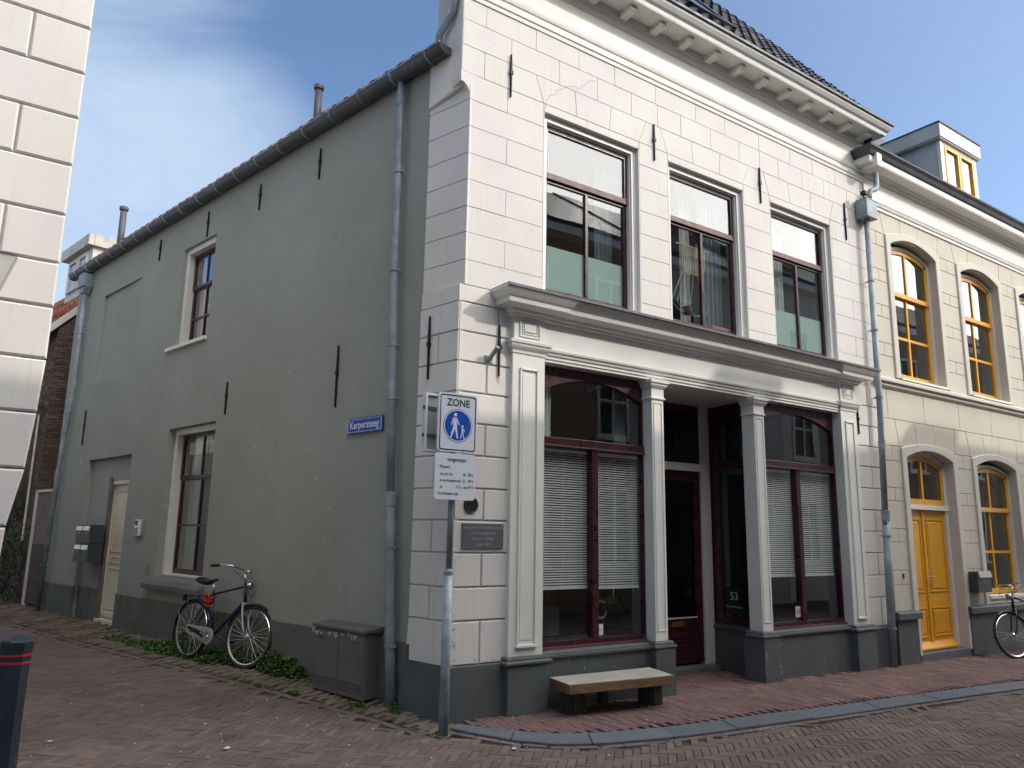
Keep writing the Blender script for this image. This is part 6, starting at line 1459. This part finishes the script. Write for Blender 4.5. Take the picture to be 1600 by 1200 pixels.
# bench
be = thing('bench', (1.42, -0.5, 0.0), 'thick weathered plank bench on two dark logs before the left shop window', 'bench')
bg_ = gz(1.5, -0.4) + 0.015
pl4 = [(0.975, -0.44), (2.16, -0.56), (2.27, -0.12), (1.04, -0.06)]
s = MB(); s.prismz(pl4, 0.285, 0.292); s.build('worn_top', M['bench_top'], be)
s = MB(); s.prismz([(p[0] * 0.998 + 0.003, p[1] * 0.998) for p in pl4], 0.205, 0.285); s.build('plank', M['bench_side'], be, bevel=0.006)
for (cx_, cy_) in ((1.18, -0.23), (2.13, -0.27)):
    s = MB(); n = 30; R1 = []; R2 = []
    for k in range(n):
        a = 2 * math.pi * k / n; r = 0.115 + (0.012 if k % 2 else -0.006) + R_.gauss(0, 0.004); R1.append(s.P((cx_ + r * math.cos(a), cy_ + r * math.sin(a) * 0.9, bg_ - 0.02))); R2.append(s.P((cx_ + r * math.cos(a) * 0.97, cy_ + r * math.sin(a) * 0.87, 0.207)))
    for k in range(n): s.f.append([R1[k], R1[(k + 1) % n], R2[(k + 1) % n], R2[k]])
    s.f.append(R2); s.build('log_leg', M['bark'], be)

# ================================================================== BICYCLES
def torus(mb, c, R1, r, axis_u, axis_v, n=40, m=7):
    c = Vector(c); u = Vector(axis_u); v = Vector(axis_v)
    mb.tube([tuple(c + u * (R1 * math.cos(2 * math.pi * k / n)) + v * (R1 * math.sin(2 * math.pi * k / n))) for k in range(n)], r, m, closed=True)
def bicycle(loc, heading, lean, label, blue=False, steer=0.0, lock=True):
    """x forward from the rear contact point; built in local coordinates, then placed"""
    root = thing('bicycle', (0, 0, 0), label, 'bicycle')
    WB = 1.12; R0 = 0.345; fm = M['bikeblack'] if blue else M['bikeblue']; fk = M['bikeblack'] if blue else M['bikesilver']
    bb_ = Vector((0.44, 0, 0.29)); seat = Vector((0.30, 0, 0.80)); headb = Vector((0.95, 0, 0.72)); headt = Vector((0.89, 0, 0.92)); hub = Vector((WB, 0, R0))
    def rotst(p):    # steering rotation about the head axis (approx. vertical through x=0.96)
        ax = (headt - headb).normalized(); q = Matrix.Rotation(steer, 4, ax); return tuple(headb + (q @ (Vector(p) - headb)))
    def wheel(cx, name, st):
        tf = (lambda p: rotst(p)) if st else (lambda p: tuple(p))
        U = Vector((1, 0, 0)); V_ = Vector((0, 0, 1)); c = Vector((cx, 0, R0))
        def ringpts(R1, n=44, y=0): return [tf((cx + R1 * math.cos(2 * math.pi * k / n), y, R0 + R1 * math.sin(2 * math.pi * k / n))) for k in range(n)]
        s = MB(); s.tube(ringpts(R0 - 0.018), 0.019, 8, closed=True); w = s.build(name, M['tyre'], root, smooth=True)
        s = MB(); s.tube(ringpts(R0 - 0.043, y=0.008), 0.007, 5, closed=True); s.tube(ringpts(R0 - 0.043, y=-0.008), 0.007, 5, closed=True); s.tube(ringpts(R0 - 0.05), 0.006, 5, closed=True); s.build('rim', M['chrome'], w)
        s = MB()
        for k in range(28):
            a = 2 * math.pi * k / 28; a2 = a + (0.5 if k % 4 < 2 else -0.5); y = 0.03 if k % 2 else -0.03
            s.tube([tf((cx + 0.022 * math.cos(a2 + 1), y, R0 + 0.022 * math.sin(a2 + 1))), tf((cx + (R0 - 0.048) * math.cos(a), 0, R0 + (R0 - 0.048) * math.sin(a)))], 0.0016, 3, caps=False)
        s.build('spokes', M['chrome'], w)
        s = MB(); s.tube([tf((cx, -0.055, R0)), tf((cx, -0.04, R0)), tf((cx, 0.04, R0)), tf((cx, 0.055, R0))], [0.012, 0.034, 0.034, 0.012], 12); s.build('hub', M['chrome'], w)
        return w
    wheel(0, 'rear_wheel', False); wheel(WB, 'front_wheel', True)
    def fender(cx, a0, a1, name, st, m):
        tf = (lambda p: rotst(p)) if st else (lambda p: tuple(p)); s = MB(); rows = []
        for k in range(19):
            a = rad(a0 + (a1 - a0) * k / 18); row = []
            for (yy, dr_) in ((-0.028, -0.014), (-0.018, 0.0), (0, 0.006), (0.018, 0.0), (0.028, -0.014)): r = R0 + 0.018 + dr_; row.append(s.P(tf((cx + r * math.cos(a), yy, R0 + r * math.sin(a)))))
            rows.append(row)
        for a, b in zip(rows[:-1], rows[1:]):
            for k in range(4): s.f.append([a[k], a[k + 1], b[k + 1], b[k]])
        return s.build(name, m, root, smooth=True)
    fender(0, 20, 205, 'rear_mudguard', False, M['bikeblack']); fender(WB, 60, 165, 'front_mudguard', True, M['bikeblack'])
    s = MB(); s.tube([tuple(bb_), tuple(seat)], 0.0165, 10); s.tube([tuple(bb_), tuple(headb + Vector((-0.01, 0, 0.01)))], 0.018, 10); s.tube([tuple(seat + Vector((0.01, 0, -0.03))), tuple(headt + Vector((0.01, 0, -0.03)))], 0.014, 10); s.tube([tuple(headb), tuple(headt)], 0.020, 10)
    for y in (-0.05, 0.05): s.tube([tuple(bb_ + Vector((0, y * 0.5, 0))), (0.06, y, R0), (0.0, y, R0)], 0.009, 7); s.tube([tuple(seat + Vector((0, y * 0.4, -0.03))), (0.0, y, R0 + 0.01)], 0.008, 7)
    s.build('frame', fm, root, smooth=True)
    s = MB()
    for y in (-0.05, 0.05): s.tube([rotst(headb + Vector((0.005, y * 0.7, -0.03))), rotst((0.985, y, 0.60)), rotst((1.04, y, 0.43)), rotst(hub + Vector((0, y, 0)))], [0.013, 0.012, 0.010, 0.008], 8)
    s.tube([rotst(headb + Vector((0.005, -0.04, -0.025))), rotst(headb + Vector((0.005, 0.04, -0.025)))], 0.016, 8); s.build('fork', fk, root, smooth=True)
    s = MB(); s.tube([tuple(headt), rotst(headt + Vector((-0.045, 0, 0.14)))], 0.0125, 8); hs_ = headt + Vector((-0.045, 0, 0.14))
    for y in (-1, 1): s.tube([rotst(hs_ + Vector(p)) for p in ((0, 0, 0), (0.03, 0.06 * y, 0.01), (0.05, 0.14 * y, 0.02), (0.01, 0.24 * y, 0.035), (-0.10, 0.275 * y, 0.03), (-0.16, 0.28 * y, 0.025))], 0.011, 8)
    s.build('handlebar', M['chrome'], root, smooth=True)
    for y in (-1, 1): s = MB(); s.tube([rotst(hs_ + Vector((-0.14, 0.278 * y, 0.027))), rotst(hs_ + Vector((-0.26, 0.285 * y, 0.015)))], 0.018, 8); s.build('grip', M['tyre'], root, smooth=True); s = MB(); s.tube([rotst(hs_ + Vector((-0.06, 0.26 * y, 0.03))), rotst(hs_ + Vector((-0.02, 0.23 * y, -0.01))), rotst(hs_ + Vector((-0.13, 0.25 * y, -0.03)))], 0.006, 5); s.build('brake_lever', M['chrome'], root)
    s = MB(); s.tube([tuple(seat), tuple(seat + Vector((-0.025, 0, 0.10)))], 0.0125, 8); s.build('seat_post', M['chrome'], root, smooth=True)
    s = MB(); n = 12; sv = []
    for k in range(9):
        u = k / 8; x = 0.20 - 0.30 * u * 1.0 + 0.13; w = 0.018 + 0.085 * max(0, (u - 0.25) / 0.75) ** 0.8; h = 0.02 + 0.03 * u; zt = 0.925 + 0.02 * math.cos(u * 5)
        sv.append([s.P((x, w * math.cos(2 * math.pi * j / n), zt + h * math.sin(2 * math.pi * j / n) * (1 if math.sin(2 * math.pi * j / n) < 0 else 0.6))) for j in range(n)])
    for a, b in zip(sv[:-1], sv[1:]):
        for j in range(n): s.f.append([a[j], a[(j + 1) % n], b[(j + 1) % n], b[j]])
    s.f.append(sv[0][::-1]); s.f.append(sv[-1]); s.build('saddle', M['bikeblack'], root, smooth=True)
    # chain case, crank, pedals
    s = MB(); P_ = []
    for k in range(13): a = rad(90 + 180 * k / 12); P_.append((0.0 + 0.05 * math.cos(a) + 0.01, R0 + 0.05 * math.sin(a)))
    for k in range(13): a = rad(-90 + 180 * k / 12); P_.append((0.44 + 0.095 * math.cos(a), 0.29 + 0.095 * math.sin(a)))
    s.prism(P_, -0.068, -0.045); s2 = s.build('chain_case', M['bikegrey'], root, bevel=0.008)
    s = MB(); s.prism([(0.02, R0 + 0.0), (0.35, 0.27), (0.35, 0.33), (0.03, R0 + 0.035)][::-1], -0.071, -0.0675); s.build('dark_panel', M['bikeblack'], s2)
    s = MB(); s.tube([(0.44, -0.09, 0.29), (0.44, 0.09, 0.29)], 0.012, 8); s.tube([(0.44, 0.085, 0.29), (0.585, 0.095, 0.245)], 0.011, 6); s.tube([(0.44, -0.085, 0.29), (0.295, -0.095, 0.335)], 0.011, 6); s.disc((0.44, -0.078, 0.29), 0.05, 0.008, 16); s.build('crank', M['chrome'], root)
    for (x, y, z) in ((0.585, 0.15, 0.245), (0.295, -0.15, 0.335)): s = MB(); s.box(x - 0.04, x + 0.04, y - 0.045, y + 0.045, z - 0.012, z + 0.012); s.build('pedal', M['tyre'], root, bevel=0.003)
    # carrier
    s = MB()
    for y in (-0.055, 0.055): s.tube([(0.18, y, 0.735), (-0.20, y, 0.735), (-0.24, y * 0.9, 0.73)], 0.006, 6); s.tube([(-0.14, y, 0.73), (0.0, y, R0)], 0.005, 5)
    s.tube([(-0.24, -0.05, 0.73), (-0.24, 0.05, 0.73)], 0.006, 6); s.tube([(0.0, -0.055, 0.735), (0.0, 0.055, 0.735)], 0.005, 5); s.tube([(0.18, -0.055, 0.735), (0.18, 0.055, 0.735)], 0.005, 5); s.build('rear_carrier', M['bikeblack'], root)
    s = MB(); s.box(-0.275, -0.245, -0.035, 0.035, 0.66, 0.73); s.build('rear_light', M['bikeblack'], root, bevel=0.006)
    s = MB(); p = rotst(headt + Vector((0.10, 0, -0.02))); s.tube([rotst(headt + Vector((0.03, 0, -0.02))), rotst(headt + Vector((0.06, 0, -0.015))), p], [0.022, 0.038, 0.042], 12); s.build('headlight', M['chrome'], root, smooth=True)
    s = MB(); s.tube([(0.05, -0.05, R0), (-0.06, -0.14, 0.22 + 0.2), (-0.17, -0.12, 0.55)], 0.005, 5); s.build('stand', M['chrome'], root)
    s = MB()
    for (a_, b_) in (((0.0, 0.25), (-0.16, 0.02)), ((0.0, -0.2), (0.02, -0.05))):
        s.tube([rotst(hs_ + Vector((0.0, a_[1], 0.0))), rotst(headt + Vector((0.12, a_[1] * 0.6, 0.02))), rotst(headb + Vector((0.03, 0.03, 0.05)))], 0.0035, 4)
    s.build('cable', M['tyre'], root)
    if lock:
        s = MB(); c = seat + Vector((-0.01, 0.0, -0.09)); pts = []
        for k in range(66): a = k * 0.55; pts.append((c.x + 0.070 * math.cos(a) + 0.03 * math.sin(k * 0.21), c.y + 0.045 * math.sin(a) + 0.02, c.z + 0.045 * math.sin(a * 0.7 + 1) + 0.035 * math.cos(k * 0.31) - 0.01))
        s.tube([(q[0] - 0.03, q[1] - 0.03, q[2]) for q in pts], 0.012, 6); s.tube([(c.x - 0.02, 0.03, c.z + 0.05), (c.x - 0.12, 0.035, c.z - 0.02), (c.x - 0.15, 0.03, c.z - 0.10), (c.x - 0.1, 0.0, c.z - 0.14)], 0.0085, 6); s.build('cable_lock', M['redlock'], root, smooth=True)
    root.location = loc; root.rotation_euler = Euler((lean, 0, heading), 'XYZ')
    return root
rear = FS.w((-4.36, -0.32, 0)); front = FS.w((-3.25, -0.17, 0)); h_ = math.atan2(front[1] - rear[1], front[0] - rear[0])
# the wall is on the left of the riding direction: positive lean angle about x tips the bike to the right, negative to the left
bicycle((rear[0], rear[1], gz(rear[0], rear[1]) + 0.0), h_, rad(-7), 'dark blue and silver city bicycle with red cable lock leaning on the alley wall', False, rad(10), True)
b2 = bicycle((10.60, -0.52, gz(10.6, -0.5) + 0.01), math.pi - 0.03, rad(6), 'black city bicycle at the right edge leaning below the yellow window', True, rad(-16), False)

# ================================================================== WEEDS, MOSS AND LITTER
def weeds(name, label, spots, n, m='leaf', size=(0.012, 0.03)):
    s = MB()
    for (cx_, cy_, rx, ry, h, w) in spots:
        for k in range(int(n * w)):
            a = R_.uniform(0, 6.283); r = math.sqrt(R_.random()); x = cx_ + (rx * r * math.cos(a)) * FS.U[0] + (ry * r * math.sin(a)) * FS.D[0]; y = cy_ + (rx * r * math.cos(a)) * FS.U[1] + (ry * r * math.sin(a)) * FS.D[1]
            z = gz(x, y) + h * R_.random() ** 0.8 * (1.05 - r * r * 0.8) * (0.7 + 0.3 * math.sin(x * 40 + y * 31)); c = Vector((x, y, z)); L_ = R_.uniform(*size)
            d1 = Vector((R_.gauss(0, 1), R_.gauss(0, 1), R_.gauss(0.25, 0.55))).normalized() * L_; d2 = d1.cross(Vector((R_.gauss(0, 0.5), R_.gauss(0, 0.5), 1))).normalized() * L_ * 0.55
            n0 = len(s.f); s.face([tuple(c - d1), tuple(c - d2), tuple(c + d1), tuple(c + d2)]); s.a.append((n0, n0 + 1, R_.random()))
    o = s.build(name, M[m]); tag(o, label, 'weeds'); o['kind'] = 'stuff'; del o['category']; return o
def sp_(t, off): p = SDIR * t + OUT * off; return float(p[0]), float(p[1])
spots = []
for (t, off, rx, ry, h, w) in ((2.42, 0.06, 0.28, 0.07, 0.20, 1.0), (2.75, 0.09, 0.30, 0.09, 0.24, 1.2), (3.15, 0.05, 0.25, 0.06, 0.20, 0.7), (3.60, 0.10, 0.26, 0.13, 0.17, 1.0), (3.95, 0.18, 0.30, 0.20, 0.15, 1.1), (4.45, 0.20, 0.34, 0.18, 0.13, 0.9), (4.9, 0.22, 0.36, 0.20, 0.16, 0.8), (5.3, 0.22, 0.36, 0.20, 0.12, 0.6), (5.9, 0.26, 0.4, 0.18, 0.05, 0.4), (6.6, 0.3, 0.5, 0.16, 0.03, 0.25), (5.0, 0.05, 0.25, 0.05, 0.3, 0.4)):
    x, y = sp_(t, off); spots.append((x, y, rx, ry, h, w))
weeds('weeds', 'thick green weeds along the alley wall under the bicycle', spots, 1500)
spots = []
for (t, off, rx, ry, h, w) in ((0.95, 0.27, 0.16, 0.06, 0.05, 1.0), (0.55, 0.14, 0.07, 0.05, 0.10, 0.8), (1.75, 0.43, 0.08, 0.04, 0.03, 0.5), (0.30, 0.02, 0.1, 0.03, 0.05, 0.3), (-0.25, 0.32, 0.12, 0.1, 0.012, 0.4), (2.25, 0.5, 0.07, 0.05, 0.02, 0.3)):
    x, y = sp_(t, off); spots.append((x, y, rx, ry, h, w))
weeds('grass_tufts', 'small green tufts between the bricks near the pier and cabinet', spots, 230, size=(0.008, 0.02))
spots = [(9.15, -0.14, 0.10, 0.05, 0.14, 1.0), (1.9, -0.35, 0.05, 0.05, 0.07, 0.5), (0.62, -0.10, 0.06, 0.04, 0.03, 0.3), (8.3, -0.03, 0.3, 0.02, 0.03, 0.3), (5.2, -0.06, 0.5, 0.02, 0.02, 0.3)]
weeds('wall_foot_weeds', 'tiny weeds along the foot of the shopfront and beige house', spots, 200, size=(0.006, 0.018))
s = MB()
for k in range(90):
    for _ in range(30):
        px_, py_ = R_.uniform(0, 1600), R_.uniform(1040, 1200); w_ = wray(px_, py_); t = -1.6 / w_[2]; x, y = CAM[0] + w_[0] * t, CAM[1] + w_[1] * t
        if zone(x, y) in ('street', 'walk', 'strip') and not (zone(x, y) == 'walk' and y > -0.1): break
    r = R_.uniform(0.004, 0.011) * (2.0 if R_.random() < 0.08 else 1); z = gz(x, y) + (0.02 if zone(x, y) == 'walk' else 0.004); n = R_.randint(4, 6); a0 = R_.uniform(0, 6)
    P_ = [(x + r * R_.uniform(0.5, 1.2) * math.cos(a0 + 6.283 * k2 / n), y + r * R_.uniform(0.5, 1.2) * math.sin(a0 + 6.283 * k2 / n)) for k2 in range(n)]
    s.prismz(P_, z, z + 0.004)
o = s.build('litter_specks', M['litter']); o['kind'] = 'stuff'; o['label'] = 'scattered white specks and crumbs of litter on the paving'
for i, (px_, py_, ln, m_, lab) in enumerate(((345, 1168, 0.05, 'litter', 'crumpled white paper scrap on the street bricks at lower left'), (484, 1063, 0.05, 'alu', 'flattened silver can scrap beside the grey cabinet'))):
    w_ = wray(px_, py_); t = -1.58 / w_[2]; x, y = CAM[0] + w_[0] * t, CAM[1] + w_[1] * t; s = MB()
    z = gz(x, y) + 0.004
    s.face([(x, y, z), (x + ln, y + 0.01, z + 0.012), (x + ln * 0.8, y - 0.03, z + 0.004)]); s.face([(x, y, z), (x + ln * 0.8, y - 0.03, z + 0.004), (x - 0.01, y - 0.025, z + 0.016)]); s.face([(x + ln, y + 0.01, z + 0.012), (x + ln * 1.5, y, z + 0.002), (x + ln * 0.8, y - 0.03, z + 0.004)])
    o = s.build('paper_scrap', M[m_]); tag(o, lab, 'litter')
s = MB(); s.box(1.68, 1.74, -0.072, -0.065, 0.09, 0.13); s.box(1.66, 1.76, -0.07, -0.02, -0.02, 0.14); o = s.build('bait_box', M['dkmetal']); tag(o, 'small dark box with a white tag under the bench', 'box')
print('objects', len(bpy.data.objects))
